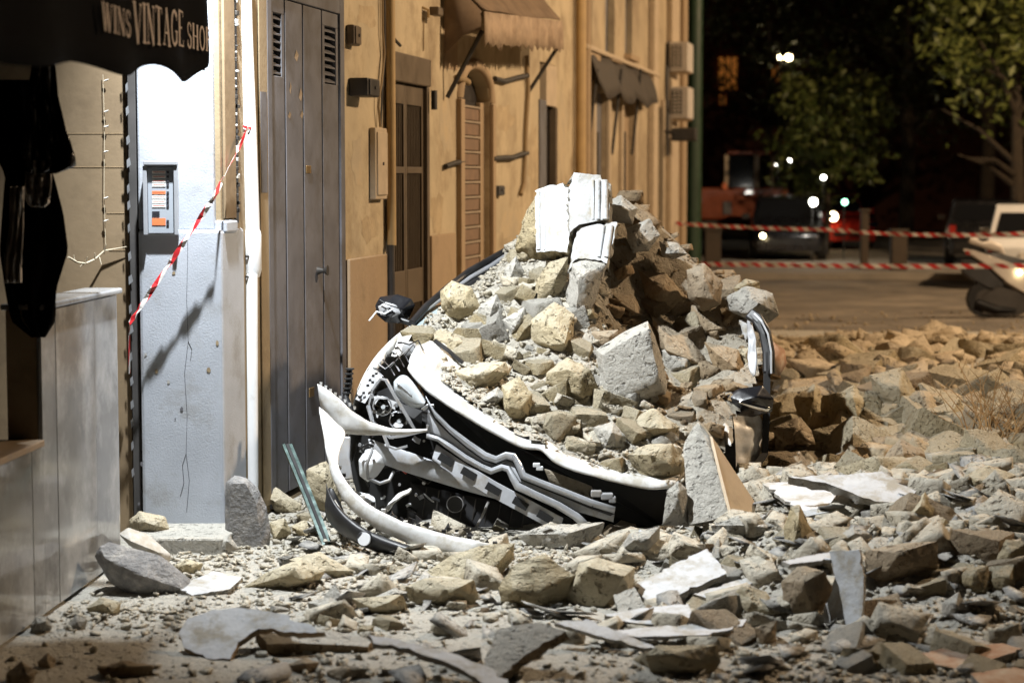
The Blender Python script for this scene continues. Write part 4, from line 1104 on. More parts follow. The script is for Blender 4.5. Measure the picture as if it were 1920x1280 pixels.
def stone(name, outline, m, label, cat='stone', ridge=None, d=None, t=None, parent=None, amp=0.028, pile=True, group=None, back=0.8):
    """block with a picture outline, resting where the terrain lies; ridge points bulge towards the viewer"""
    SCOUNT[0] += 1
    o = np.array(outline, float)
    cx, cy = o.mean(0)
    w_, h_ = np.ptp(o[:, 0]), np.ptp(o[:, 1])
    if d is None:
        yb = o[:, 1].max() - 0.22 * h_
        d = hit(cx, yb, pile).y
    s = mpp(d)
    size = max(w_, h_) * s
    t = t if t is not None else 0.42 * min(w_, h_) * s + 0.12 * size
    rs = random.Random(SCOUNT[0] * 11)
    pts = []
    for x, y in outline:
        pts.append(Q(x, y, d + rs.uniform(-0.15, 0.15) * t))
    if ridge is None:
        n = len(outline)
        ridge = []
        a0 = rs.uniform(0, 6.28)
        for k in range(3):
            i = (k * n // 3 + rs.randrange(2)) % n
            f = rs.uniform(0.25, 0.6)
            x, y = outline[i]
            ridge.append((cx + (x - cx) * f, cy + (y - cy) * f + 0.05 * h_, -1.0 + rs.uniform(0, 0.35)))
    for x, y, dd in ridge:
        pts.append(Q(x, y, d + dd * t))
    for x, y in outline[::1]:
        pts.append(Q(cx + (x - cx) * 0.72, cy + (y - cy) * 0.72 + 0.08 * h_, d + back * t * 1.4))
    bm = rough_hull(pts, size, amp=amp, seed=SCOUNT[0])
    ob = bm_obj(name, bm, m, parent, smooth=38)
    if label:
        tag(ob, label, cat, group)
        HERO.append((cx, cy, label))
    return ob
def slab(name, poly, anchor, normal, thick, m, label, cat='slab', d=None, parent=None, amp=0.006, pile=False, group=None, edge_m=None, curl=0.0):
    """flat broken piece: picture polygon cast onto a tilted plane, with real thickness"""
    SCOUNT[0] += 1
    nrm = Vector(normal).normalized()
    if d is None:
        # the lowest picture point touches the ground
        cp = max(poly, key=lambda p: p[1])
        hp = hit(cp[0], cp[1] - 2, pile)
        A = hp + Vector((0, 0, thick * 0.9 + (0.055 if m is M['plaster'] and hp.x > 0.3 else 0.01)))
    else:
        A = Q(*anchor, d)
    top = []
    cpos = Vector((0, 0, CAMZ))
    for x, y in poly:
        r = ray(x, y)
        k = (A - cpos).dot(nrm) / r.dot(nrm)
        top.append(cpos + r * k)
    # densify outline with jagged breaks
    rs = random.Random(SCOUNT[0])
    ring = []
    n = len(top)
    size = max((a - b).length for a in top for b in top)
    for i in range(n):
        a, b = top[i], top[(i + 1) % n]
        L = (b - a).length
        k = max(1, int(L / (size * 0.045)))
        tdir = (b - a).normalized()
        side = tdir.cross(nrm)
        for j in range(k):
            p = a.lerp(b, j / k)
            if j: p = p + side * (rs.uniform(-1, 1) * size * 0.008 + (size * 0.025 if rs.random() < 0.12 else 0))
            ring.append(p)
    bm = bmesh.new()
    tv = [bm.verts.new(p) for p in ring]
    bv = [bm.verts.new(p - nrm * thick + Vector((rs.uniform(-1, 1), rs.uniform(-1, 1), rs.uniform(-1, 1))) * thick * 0.15) for p in ring]
    ft = bm.faces.new(tv); bm.faces.new(bv[::-1])
    L = len(ring)
    for i in range(L):
        f = bm.faces.new((tv[i], bv[i], bv[(i + 1) % L], tv[(i + 1) % L]))
        f.material_index = 1
    bmesh.ops.recalc_face_normals(bm, faces=bm.faces)
    bmesh.ops.triangulate(bm, faces=[f for f in bm.faces if len(f.verts) > 4])
    for it in range(5):
        es = [e for e in bm.edges if e.calc_length() > size / 16]
        if not es: break
        bmesh.ops.subdivide_edges(bm, edges=es, cuts=1)
        bmesh.ops.triangulate(bm, faces=[f for f in bm.faces if len(f.verts) > 3])
    bm.normal_update()
    c = sum((v.co for v in bm.verts), Vector()) / len(bm.verts)
    for v in bm.verts:
        q = v.co
        wv = noise.noise(q * 1.5 / size) * amp * 2 + noise.noise(q * 7 / size) * amp * 0.6
        r2 = ((q - c).length / size) ** 2
        v.co = q + nrm * (size * wv + curl * r2 * size)
    em = edge_m or M['grey']
    ob = bm_obj(name, bm, [m, em], parent, smooth=35)
    if label:
        tag(ob, label, cat, group)
        HERO.append((sum(p[0] for p in poly) / len(poly), sum(p[1] for p in poly) / len(poly), label))
    return ob

T, T2, G, B_, PL = M['tuff'], M['tuff2'], M['grey'], M['brown'], M['plaster']
# --- on the car ---
S = stone
cor = root('cornice_block', Q(1070, 480, 12.5), 'large white moulded cornice fragment crowning the rubble pile', 'cornice fragment')
slab('face', [(1003, 358), (1030, 347), (1055, 343), (1067, 352), (1068, 440), (1064, 474), (1035, 470), (1006, 473), (1004, 420)], (1035, 420), (-0.28, -0.9, 0.30), 0.16, PL, None, d=12.55, parent=cor, amp=0.009, edge_m=T)
slab('face', [(1066, 352), (1076, 323), (1105, 326), (1126, 328), (1140, 352), (1143, 385), (1142, 410), (1112, 416), (1085, 421), (1068, 436)], (1100, 380), (0.06, -0.97, 0.22), 0.20, PL, None, d=12.47, parent=cor, amp=0.009, edge_m=G)
def on_plane(px, py, anchor, dd, nrm):
    nrm = Vector(nrm).normalized(); A = Q(*anchor, dd); r = ray(px, py); c0 = Vector((0, 0, CAMZ))
    return c0 + r * ((A - c0).dot(nrm) / r.dot(nrm))
for px, rr in ((1112, 0.010), (1121, 0.017), (1134, 0.022)):
    tube('moulding', [on_plane(px, y, (1100, 380), 12.47, (0.06, -0.97, 0.22)) for y in (338, 360, 385, 411)], rr, PL, cor, 10)
for px, rr in ((1010, 0.014), (1021, 0.008)):
    tube('moulding', [on_plane(px, y, (1035, 420), 12.55, (-0.28, -0.9, 0.30)) for y in (360, 400, 440, 468)], rr, PL, cor, 10)
stone('core', [(985, 400), (1010, 352), (1040, 345), (1062, 352), (1060, 480), (1000, 490), (965, 470), (975, 430)], T, None, parent=cor, d=12.75, t=0.16)
stone('core', [(1075, 335), (1110, 330), (1146, 345), (1150, 400), (1146, 440), (1090, 440), (1070, 400)], G, None, parent=cor, d=12.72, t=0.16)
c2 = root('cornice_piece', Q(1110, 600, 12.2), 'broken slab of white moulding leaning below the crowning cornice', 'cornice fragment')
slab('face', [(1086, 425), (1120, 420), (1157, 416), (1150, 450), (1138, 494), (1115, 486), (1085, 484), (1068, 505), (1074, 460)], (1110, 455), (-0.05, -0.95, 0.32), 0.15, PL, None, d=12.42, parent=c2, amp=0.009, edge_m=G)
for px, rr in ((1127, 0.014), (1141, 0.018)):
    tube('moulding', [on_plane(px + 4 - k * 4, y, (1110, 455), 12.42, (-0.05, -0.95, 0.32)) for k, y in enumerate((423, 452, 482))], rr, PL, c2, 10)
stone('core', [(1072, 492), (1100, 484), (1140, 492), (1128, 530), (1108, 580), (1088, 640), (1075, 655), (1066, 600), (1060, 545)], G, None, parent=c2, d=12.40, t=0.13, ridge=[(1085, 520, -1), (1080, 590, -1), (1105, 510, -0.8)])
S('stone', [(825, 545), (846, 525), (885, 538), (900, 575), (886, 600), (862, 610), (838, 596), (826, 575)], T, 'yellow stone block sitting by the windscreen, left edge of the pile')
S('stone', [(798, 628), (826, 615), (870, 632), (897, 648), (895, 662), (850, 668), (800, 650)], T, 'flat cream stone above the wiper on the crushed bonnet')
S('stone', [(945, 505), (968, 478), (985, 515), (965, 545), (946, 532)], G, 'grey dusty stone at the left shoulder of the pile')
S('stone', [(1003, 528), (1028, 492), (1066, 480), (1062, 528), (1040, 572), (1000, 578)], T2, 'cream tuff block with ridged striped face under the cornice')
S('stone', [(994, 600), (1040, 564), (1076, 590), (1076, 650), (1052, 672), (1030, 655), (994, 640)], T, 'smooth upright yellow block in the middle of the pile', t=0.16)
S('stone', [(850, 695), (900, 680), (948, 678), (957, 700), (905, 735), (868, 742), (850, 720)], T, 'long rounded cream stone low on the bonnet, left side')
S('stone', [(940, 722), (972, 704), (1000, 738), (992, 788), (962, 797), (938, 768)], T, 'upright cream stone at the front edge of the bonnet')
S('stone', [(1022, 700), (1062, 668), (1108, 690), (1127, 738), (1104, 756), (1062, 738), (1022, 718)], T, 'broad yellow slab of tuff left of the largest grey block')
S('stone', [(1116, 655), (1170, 622), (1215, 600), (1234, 640), (1252, 715), (1250, 742), (1205, 765), (1165, 782), (1130, 772), (1136, 720)], G, 'largest pale grey block on the front of the pile', ridge=[(1218, 612, -1), (1236, 715, -1), (1142, 755, -1), (1128, 665, -0.9), (1160, 765, -0.8)], t=0.15, amp=0.015)
S('stone', [(1240, 656), (1264, 648), (1294, 660), (1298, 690), (1282, 712), (1248, 702)], G, 'white dusted stone just right of the largest grey block')
S('stone', [(1172, 792), (1225, 764), (1276, 800), (1262, 828), (1200, 820)], T, 'shaded tuff stone wedged under the largest grey block')
S('stone', [(1174, 852), (1208, 832), (1262, 830), (1290, 868), (1274, 898), (1218, 903), (1190, 882)], T, 'yellow block hanging over the right bonnet corner')
S('stone', [(1138, 380), (1164, 365), (1196, 390), (1186, 420), (1150, 418)], G, 'dim grey stone behind the crowning cornice', d=13.0)
S('stone', [(1174, 428), (1218, 410), (1238, 440), (1216, 470), (1186, 474), (1176, 452)], G, 'pale rounded stone on the ridge right of the cornice', d=13.0)
S('stone', [(1236, 452), (1270, 454), (1290, 476), (1262, 486), (1240, 478)], G, 'small white stone on the right ridge of the pile', d=13.1)
S('stone', [(1286, 505), (1320, 492), (1356, 530), (1352, 570), (1318, 585), (1290, 560)], B_, 'white topped brown block on the right slope of the pile', d=12.9)
S('stone', [(1362, 555), (1400, 535), (1450, 548), (1462, 590), (1432, 612), (1392, 594), (1364, 580)], G, 'rough grey lump at the far right end of the pile', d=12.9)
S('stone', [(1374, 540), (1398, 522), (1424, 528), (1426, 548), (1382, 552)], T, 'small yellow cobble lying on the rough grey lump', d=13.0)
S('stone', [(1112, 800), (1150, 790), (1176, 820), (1166, 852), (1122, 848)], G, 'lumpy grey stone above the right half of the bonnet edge')
S('stone', [(895, 752), (934, 724), (948, 742), (922, 768)], G, 'small grey stone left of the upright cream stone')
S('stone', [(960, 470), (982, 440), (1006, 462), (1002, 500), (976, 494)], T, 'yellow stone tucked against left side of the cornice')
S('stone', [(896, 575), (932, 550), (948, 588), (918, 612), (896, 600)], G, 'grey chunk right of the stone by the windscreen')
S('stone', [(940, 600), (984, 574), (996, 610), (954, 634)], G, 'grey wedge left of the smooth upright yellow block')
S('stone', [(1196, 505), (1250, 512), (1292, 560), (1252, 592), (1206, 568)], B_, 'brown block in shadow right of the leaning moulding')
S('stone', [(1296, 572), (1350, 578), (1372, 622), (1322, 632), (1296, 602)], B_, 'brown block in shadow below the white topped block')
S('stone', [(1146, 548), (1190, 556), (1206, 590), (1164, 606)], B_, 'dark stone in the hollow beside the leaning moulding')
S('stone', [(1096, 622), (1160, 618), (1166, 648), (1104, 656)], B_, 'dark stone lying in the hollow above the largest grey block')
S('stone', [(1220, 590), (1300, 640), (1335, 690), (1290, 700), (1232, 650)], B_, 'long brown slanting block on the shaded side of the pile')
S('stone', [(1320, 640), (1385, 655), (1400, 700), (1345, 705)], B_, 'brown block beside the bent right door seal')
S('stone', [(1385, 600), (1402, 592), (1412, 630), (1398, 648)], PL, 'white plaster lump against the right door seal', 'plaster lump')
S('stone', [(1378, 655), (1405, 650), (1408, 690), (1382, 685)], T, 'pale stone lodged inside the right door seal')
# leaning concrete slab with tan rendered face
ls = root('leaning_slab', Q(1330, 970, 10.75), 'tall wedge of concrete with tan rendered face leaning on the car', 'slab')
rough = [Q(1281, 832, 10.95), Q(1309, 789, 11.0), Q(1328, 812, 10.97), Q(1345, 882, 10.8), Q(1367, 968, 10.62), Q(1292, 985, 10.62), Q(1286, 900, 10.8),
         Q(1300, 800, 11.12), Q(1418, 958, 10.98), Q(1300, 985, 10.98)]
bm_obj('concrete', rough_hull(rough, 0.55, lvl=0.022, amp=0.012, seed=91), G, ls, smooth=38)
V = [Q(1313, 793, 10.995), Q(1331, 818, 10.955), Q(1347, 884, 10.79), Q(1369, 969, 10.61), Q(1422, 957, 10.96)]
mesh_obj('rendered_face', [v + Vector((0.012, -0.012, 0)) for v in V] + [v + Vector((-0.01, 0.02, 0)) for v in V], [(0, 1, 2, 3, 4), (9, 8, 7, 6, 5), (0, 5, 6, 1), (1, 6, 7, 2), (2, 7, 8, 3), (3, 8, 9, 4), (4, 9, 5, 0)], M['stucco_tan'], ls)
S('stone', [(1241, 985), (1250, 918), (1272, 900), (1288, 915), (1292, 985)], G, 'pale pointed chunk at the foot of the leaning slab', d=10.7)
# --- on the ground in front ---
gs = 'blocks in front of the car'
S('stone', [(785, 1080), (845, 1040), (905, 1020), (968, 1015), (966, 1045), (926, 1096), (850, 1104)], T, 'large flat topped cream block under the bumper', ridge=[(850, 1092, -0.9), (930, 1060, -0.6), (900, 1028, 0.6)], t=0.16, pile=False, amp=0.014)
S('stone', [(758, 1098), (800, 1083), (890, 1085), (898, 1122), (882, 1138), (770, 1142)], T, 'brick shaped tuff block in front of the flat topped block', pile=False)
S('stone', [(658, 1120), (755, 1112), (766, 1140), (722, 1158), (672, 1142)], T, 'low tan block left of the brick shaped block', pile=False)
S('stone', [(968, 1002), (1020, 985), (1090, 978), (1136, 978), (1130, 1000), (1076, 1038), (1000, 1034)], G, 'grey topped slab stone below the chrome grille', pile=False)
S('stone', [(932, 1100), (960, 1060), (1020, 1036), (1078, 1078), (1062, 1140), (1000, 1156), (942, 1150)], T2, 'big fractured tan block in the centre foreground', pile=False)
S('stone', [(1060, 1122), (1086, 1055), (1122, 1044), (1192, 1062), (1186, 1126), (1142, 1152), (1070, 1148)], T, 'square cream block right of the fractured tan block', pile=False, ridge=[(1100, 1060, -0.9), (1170, 1080, -0.9), (1135, 1135, -1)], amp=0.016)
S('stone', [(455, 1102), (500, 1070), (562, 1045), (614, 1068), (602, 1086), (512, 1114)], T, 'flat pale stone on the ground left of the bumper', pile=False)
S('stone', [(540, 1048), (598, 1033), (666, 1070), (642, 1090), (600, 1080)], T, 'yellow rounded stone behind the flat pale stone', pile=False)
S('stone', [(240, 975), (262, 957), (310, 968), (318, 990), (306, 1022), (246, 1002)], T, 'yellow stone on the step at the foot of the pilaster', d=11.0)
S('stone', [(498, 930), (516, 912), (566, 945), (562, 972), (520, 968)], T, 'yellow stone between the round lava stone and green channel', pile=False)
S('stone', [(505, 978), (534, 970), (547, 998), (532, 1022), (506, 1016)], T, 'small cubic stone right of the round lava stone', pile=False)
S('stone', [(545, 986), (572, 974), (594, 994), (582, 1012), (556, 1010)], T, 'small yellow stone beside the green channel foot', pile=False)
S('stone', [(575, 880), (612, 862), (640, 905), (640, 960), (600, 965), (575, 920)], T, 'tall pale stone behind the green channel', pile=False, d=11.9)
S('stone', [(574, 1128), (620, 1118), (642, 1130), (640, 1150), (592, 1158)], G, 'small dark grey stone left of the low tan block', pile=False)
S('stone', [(1155, 1040), (1180, 1000), (1238, 985), (1236, 1035), (1190, 1050)], G, 'white dusted stone at the foot of the wedge slab', pile=False)
S('stone', [(1474, 1050), (1468, 985), (1482, 948), (1500, 944), (1526, 1000), (1522, 1046)], T, 'upright yellow stone standing in the right rubble', pile=False)
S('stone', [(1570, 1005), (1600, 985), (1632, 1000), (1634, 1016), (1578, 1028)], G, 'small rounded stone right of the upright yellow stone', pile=False)
S('stone', [(1650, 990), (1700, 950), (1735, 920), (1764, 955), (1778, 985), (1700, 1006), (1665, 1005)], T, 'peaked yellow block in the right rubble', pile=False)
S('stone', [(1464, 1090), (1500, 1058), (1546, 1070), (1562, 1100), (1532, 1168), (1472, 1162)], B_, 'shaded brown block under the white hanging sheet', pile=False)
S('stone', [(1364, 1122), (1390, 1096), (1436, 1106), (1466, 1150), (1442, 1168), (1382, 1158)], T, 'cream lump left of the shaded brown block', pile=False)
S('stone', [(1414, 1176), (1456, 1162), (1456, 1208), (1422, 1216)], B_, 'small brown stone standing in the foreground gravel', pile=False)
S('stone', [(1210, 1228), (1230, 1208), (1346, 1208), (1352, 1240), (1332, 1270), (1218, 1274)], T2, 'long brown block at the bottom of the picture', pile=False)
S('stone', [(1622, 1030), (1690, 1016), (1760, 1012), (1758, 1060), (1652, 1100), (1622, 1092)], B_, 'big dark brown block in shade behind hanging sheet', pile=False)
S('stone', [(1868, 1045), (1886, 1010), (1930, 1015), (1930, 1085), (1872, 1078)], T, 'cream block cut by the right edge of the picture', pile=False)
S('stone', [(1804, 1080), (1830, 1055), (1872, 1085), (1862, 1112), (1812, 1108)], G, 'rough grey stone near the right edge', pile=False)
S('stone', [(1766, 1130), (1798, 1108), (1818, 1150), (1792, 1172), (1768, 1156)], G, 'round grey stone in the right foreground gravel', pile=False)
S('stone', [(1330, 985), (1380, 965), (1462, 980), (1466, 1012), (1340, 1015)], G, 'flat grey stone right of the wedge slab foot', pile=False)
S('stone', [(1546, 876), (1586, 850), (1614, 880), (1562, 892)], G, 'grey stone behind the white boards', pile=False)
S('stone', [(1650, 862), (1688, 822), (1742, 850), (1758, 884), (1702, 912), (1656, 902)], B_, 'large brown tuff block behind the white boards', pile=False)
S('stone', [(1810, 890), (1850, 870), (1906, 890), (1900, 932), (1850, 934), (1812, 914)], T, 'weathered tan block below the dry weeds', pile=False)
S('stone', [(1450, 800), (1500, 780), (1528, 815), (1510, 850), (1455, 850)], B_, 'dark brown block right of the crushed door mirror', pile=False)
S('stone', [(1440, 850), (1500, 845), (1530, 880), (1500, 910), (1440, 905)], B_, 'dark block at the foot of the hanging car door', pile=False)
fg = 'blocks in the rubble field'
for k, (ol, lab) in enumerate([
    ([(1488, 745), (1528, 718), (1562, 778), (1542, 818), (1500, 802)], 'tall sloping tan block at the left of the rubble field'),
    ([(1560, 742), (1600, 720), (1642, 760), (1622, 812), (1572, 802)], 'broad tan block in the middle of the rubble field'),
    ([(1628, 702), (1690, 688), (1732, 760), (1702, 792), (1650, 772)], 'widest sunken tan block of the rubble field'),
    ([(1520, 806), (1590, 790), (1612, 850), (1540, 864)], 'pale block at the near edge of the rubble field'),
    ([(1746, 765), (1800, 745), (1814, 788), (1770, 804)], 'tan block beside the dry weeds in the rubble field'),
    ([(1768, 690), (1800, 678), (1842, 700), (1830, 730), (1775, 722)], 'squared stone at the far side of the rubble field'),
    ([(1530, 700), (1568, 690), (1590, 715), (1560, 735)], 'small pale block behind tall sloping tan block'),
    ([(1690, 800), (1735, 780), (1760, 812), (1720, 838)], 'dark sided block in front of widest sunken tan block'),
    ([(1612, 815), (1660, 800), (1680, 830), (1640, 850)], 'brownish block at the near middle of the rubble field'),
    ([(1650, 655), (1700, 650), (1720, 680), (1670, 690)], 'low block at the far edge of the rubble field')]):
    S('stone', ol, [T, T, T, T2, T, T, T, B_, T, T][k], lab, pile=False, group=fg)
# fin shaped slab at the far edge of the field
S('slab', [(1580, 672), (1596, 636), (1604, 640), (1645, 668), (1612, 682)], B_, 'dark fin shaped slab sticking up from the rubble field', 'slab', pile=False, t=0.05)
# --- white plaster slabs and boards ---
sl = slab
sl('plaster_slab', [(1188, 1096), (1260, 1058), (1326, 1028), (1362, 1074), (1290, 1106), (1222, 1137)], (1275, 1082), (-0.10, -0.35, 0.93), 0.035, PL, 'clean white plaster slab with moulded edge in the right foreground', 'plaster slab')
sl('plaster_slab', [(1428, 905), (1540, 906), (1642, 944), (1560, 958), (1512, 967)], (1530, 935), (-0.05, -0.12, 0.99), 0.02, PL, 'flat white board lying on the rubble right of the car', 'board')
sl('plaster_slab', [(1478, 892), (1580, 890), (1652, 884), (1718, 920), (1702, 946), (1640, 940), (1548, 905)], (1620, 915), (0.05, -0.45, 0.89), 0.05, PL, 'broad dusty slab behind the flat white board', 'plaster slab', edge_m=G)
sl('plaster_sheet', [(1556, 1034), (1612, 1030), (1620, 1080), (1618, 1140), (1606, 1200), (1560, 1192), (1528, 1170), (1556, 1120), (1566, 1080)], (1585, 1100), (-0.62, -0.72, 0.30), 0.02, PL, 'white plaster sheet hanging down towards the viewer', 'plaster sheet', d=9.0, curl=0.06)
sl('plaster_sheet', [(1466, 1052), (1540, 1038), (1612, 1028), (1606, 1042), (1540, 1052), (1480, 1058)], (1540, 1043), (0.05, -0.15, 0.98), 0.02, PL, 'thin white sheet on top of the shaded brown block', 'plaster sheet', d=9.12)
sl('plaster_slab', [(1134, 1152), (1210, 1138), (1290, 1130), (1302, 1154), (1240, 1170), (1180, 1166)], (1220, 1152), (0, -0.2, 0.98), 0.025, PL, 'flat white piece before the clean white plaster slab', 'plaster slab')
sl('plaster_slab', [(1120, 1184), (1240, 1172), (1400, 1160), (1392, 1172), (1330, 1188), (1200, 1192)], (1270, 1178), (0, -0.1, 0.99), 0.015, PL, 'long thin white strip in the foreground gravel', 'plaster slab')
sl('plaster_slab', [(1160, 1042), (1200, 992), (1242, 1012), (1222, 1036)], (1203, 1022), (-0.2, -0.6, 0.77), 0.03, PL, 'small tilted white slab at the foot of the wedge', 'plaster slab', d=10.25)
sl('plaster_slab', [(1300, 1112), (1370, 1090), (1442, 1068), (1432, 1086), (1376, 1104), (1330, 1122)], (1372, 1096), (0, -0.3, 0.95), 0.03, PL, 'narrow white strip right of the clean plaster slab', 'plaster slab')
sl('plaster_slab', [(1888, 985), (1924, 952), (1930, 1008), (1896, 1006)], (1910, 985), (-0.3, -0.7, 0.6), 0.02, PL, 'white corner of board at the right picture edge', 'board', d=10.8)
sl('plaster_slab', [(335, 1190), (352, 1160), (400, 1142), (452, 1138), (540, 1152), (610, 1190), (560, 1188), (484, 1178), (446, 1204), (432, 1236), (388, 1236), (345, 1216)], (440, 1180), (-0.10, -0.52, 0.85), 0.03, PL, 'large curved grey plaster slab in the left foreground', 'plaster slab', curl=0.08, edge_m=B_)
sl('plaster_slab', [(690, 1188), (780, 1204), (860, 1226), (930, 1256), (970, 1290), (930, 1296), (860, 1250), (780, 1222), (700, 1204)], (820, 1226), (0.02, -0.3, 0.95), 0.025, PL, 'curved sliver of plaster at the bottom centre', 'plaster slab')
sl('plaster_slab', [(1040, 1168), (1100, 1160), (1200, 1200), (1240, 1215), (1200, 1212), (1110, 1188)], (1130, 1184), (0.1, -0.4, 0.9), 0.02, PL, 'slanting plaster sliver in the centre foreground', 'plaster slab')
sl('tile', [(1694, 1228), (1790, 1210), (1880, 1204), (1918, 1216), (1850, 1238), (1790, 1252)], (1800, 1225), (0, -0.12, 0.99), 0.035, M['red_tile'], 'brown flat tile lying in the bottom right corner', 'tile')
sl('tile', [(1820, 1262), (1900, 1250), (1960, 1262), (1940, 1285), (1840, 1285)], (1890, 1268), (0, -0.1, 0.99), 0.03, M['red_tile'], 'lower of the two brown tiles in the bottom right corner', 'tile')
sl('tile', [(1535, 858), (1600, 852), (1690, 855), (1690, 875), (1540, 880)], (1610, 866), (0, -0.35, 0.93), 0.03, M['iron'], 'dark metal sheet lying behind the white boards', 'metal sheet')
sl('plaster_slab', [(1150, 1115), (1190, 1100), (1212, 1140), (1160, 1150)], (1180, 1125), (-0.2, -0.5, 0.8), 0.03, G, 'thin grey shard right of the square cream block', 'shard')
sl('plaster_slab', [(600, 1128), (628, 1092), (650, 1130), (612, 1140)], (622, 1118), (-0.3, -0.8, 0.5), 0.02, G, 'upright grey shard on the gravel left of the low tan block', 'shard')
sl('plaster_slab', [(330, 1100), (400, 1070), (455, 1082), (430, 1104), (360, 1115)], (390, 1092), (0, -0.15, 0.98), 0.02, PL, 'flat dusty slab near the fallen lava stone', 'plaster slab')
sl('plaster_slab', [(930, 1180), (1010, 1165), (1060, 1182), (980, 1230), (930, 1280), (905, 1250)], (975, 1200), (-0.3, -0.35, 0.88), 0.04, G, 'tilted grey slab casting a dark hollow in the centre foreground', 'slab', edge_m=B_)
sl('plaster_slab', [(480, 1178), (600, 1180), (700, 1196), (690, 1212), (600, 1208), (500, 1206)], (590, 1194), (0.05, -0.25, 0.96), 0.06, G, 'dark edged slab behind curved grey plaster in the foreground', 'slab', edge_m=B_)
# fallen lava stone, round lava stone and white marble kerb at the left
S('lava_stone', [(175, 1042), (186, 1022), (204, 1014), (300, 1040), (356, 1084), (368, 1112), (344, 1142), (270, 1130), (205, 1092)], M['basalt'], 'fallen half round lava stone with ridged top near the marble wall', 'stone', ridge=[(195, 1045, -0.5), (345, 1105, -0.6), (270, 1080, -1.0), (250, 1105, -0.8)], t=0.14, d=9.75, amp=0.012)
S('lava_stone', [(422, 1050), (422, 960), (423, 900), (440, 889), (462, 894), (484, 914), (500, 948), (508, 1000), (502, 1050)], M['basalt'], 'upright round topped lava stone at the foot of the drainpipe', 'stone', ridge=[(432, 905, -1), (430, 1040, -1), (480, 940, -1), (492, 1040, -1), (460, 905, -1)], t=0.09, d=11.0, amp=0.012)
S('kerb_piece', [(222, 1000), (240, 988), (280, 1002), (322, 1040), (316, 1062), (280, 1040), (240, 1020)], M['marble_white'], 'curved piece of white marble behind the fallen lava stone', 'marble piece', d=10.3, amp=0.008)
tube_ = tube
# --- medium stones scattered over the pile, the field and the street: shared shapes
variants = {}
for mk in ('tuff', 'grey', 'brown'):
    variants[mk] = []
    for k in range(9):
        rs = random.Random(100 + k + len(mk) * 50)
        sx, sy, sz = rs.uniform(0.7, 1.15), rs.uniform(0.6, 1.0), rs.uniform(0.4, 0.8)
        pts = []
        # a box with corners knocked off and faces tilted
        for cxx in (-1, 1):
            for cyy in (-1, 1):
                for czz in (-1, 1):
                    v = Vector((cxx * rs.uniform(0.7, 1), cyy * rs.uniform(0.7, 1), czz * rs.uniform(0.7, 1)))
                    if rs.random() < 0.4:
                        ax = rs.randrange(3)
                        v2 = v.copy(); v2[ax] *= rs.uniform(0.1, 0.6)
                        v3 = v.copy(); v3[(ax + 1) % 3] *= rs.uniform(0.1, 0.6)
                        vs_ = [v2, v3]
                    else:
                        vs_ = [v]
                    for q_ in vs_: pts.append(Vector((q_.x * sx, q_.y * sy, q_.z * sz)) * 0.55)
        bm = rough_hull(pts, 1.0, lvl=0.075, amp=0.032, seed=200 + k * 3 + len(mk))
        bmesh.ops.recalc_face_normals(bm, faces=bm.faces)
        me = bpy.data.meshes.new('stone_shape')
        bm.to_mesh(me); bm.free()
        finish(me, M[mk], 38)
        variants[mk].append(me)
def drop(name, p, size, mk, label, group, cat='stone', sink=0.3, rs=random):
    o = bpy.data.objects.new(name, rs.choice(variants[mk]))
    COL.objects.link(o)
    o.location = (p[0], p[1], p[2] + size * (0.30 - sink))
    o.rotation_euler = (rs.uniform(-0.5, 0.5), rs.uniform(-0.5, 0.5), rs.uniform(0, 6.28))
    s = size
    o.scale = (s * rs.uniform(0.85, 1.2), s * rs.uniform(0.85, 1.2), s * rs.uniform(0.8, 1.15))
    # say which one: size, colour and the nearest well known block
    r_ = (Vector(p) - Vector((0, 0, CAMZ)))
    vx, vz = r_.x, r_.z
    dep = r_.y * CP - r_.z * SP
    px = 960 + FPX * vx / dep; py = 640 - FPX * (r_.y * SP + r_.z * CP) / dep
    col = {'tuff': 'tan', 'grey': 'grey', 'brown': 'brown'}[mk]
    szn = 'tiny' if size < 0.08 else 'small' if size < 0.15 else 'middling' if size < 0.24 else 'big'
    done = False
    for hx, hy, hl in sorted(HERO, key=lambda h: (h[0] - px) ** 2 + (h[1] - py) ** 2)[:40]:
        if len(hl.split()) > 9: continue
        dx, dy = px - hx, py - hy
        way = ('right of' if dx > 0 else 'left of') if abs(dx) > abs(dy) else ('below' if dy > 0 else 'above')
        near = '' if math.hypot(dx, dy) > 90 else 'just '
        lab = '%s %s stone %s%s the %s' % (szn, col, near, way, hl)
        if lab not in LABS:
            LABS.add(lab); done = True
            break
    tag(o, lab if done else label, cat, group)
    return o
LABS = set()
rs = random.Random(5)
n = 0
while n < 80:          # pile
    px, py = rs.uniform(790, 1430), rs.uniform(450, 900)
    p = hit(px, py)
    if not in_pile(np.array([p.x, p.x]), np.array([p.y - 0.14, p.y + 0.02])).all(): continue
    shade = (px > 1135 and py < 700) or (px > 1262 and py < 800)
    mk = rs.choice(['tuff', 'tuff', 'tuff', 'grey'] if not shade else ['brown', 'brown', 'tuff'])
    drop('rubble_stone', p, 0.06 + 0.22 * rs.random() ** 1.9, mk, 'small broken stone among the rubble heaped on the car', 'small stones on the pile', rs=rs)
    n += 1
for px, py, sz in ((878, 640, 0.20), (925, 665, 0.22), (985, 560, 0.20), (1010, 690, 0.20), (1088, 660, 0.18), (1062, 800, 0.22), (1140, 745, 0.2), (905, 610, 0.17), (955, 560, 0.19), (1000, 765, 0.2), (860, 665, 0.17), (1085, 845, 0.2), (1150, 880, 0.17), (1040, 745, 0.18)):
    drop('rubble_stone', hit(px, py), sz, 'tuff', 'cream block packed among the stones heaped on the car', 'small stones on the pile', rs=rs, sink=0.25)
n = 0
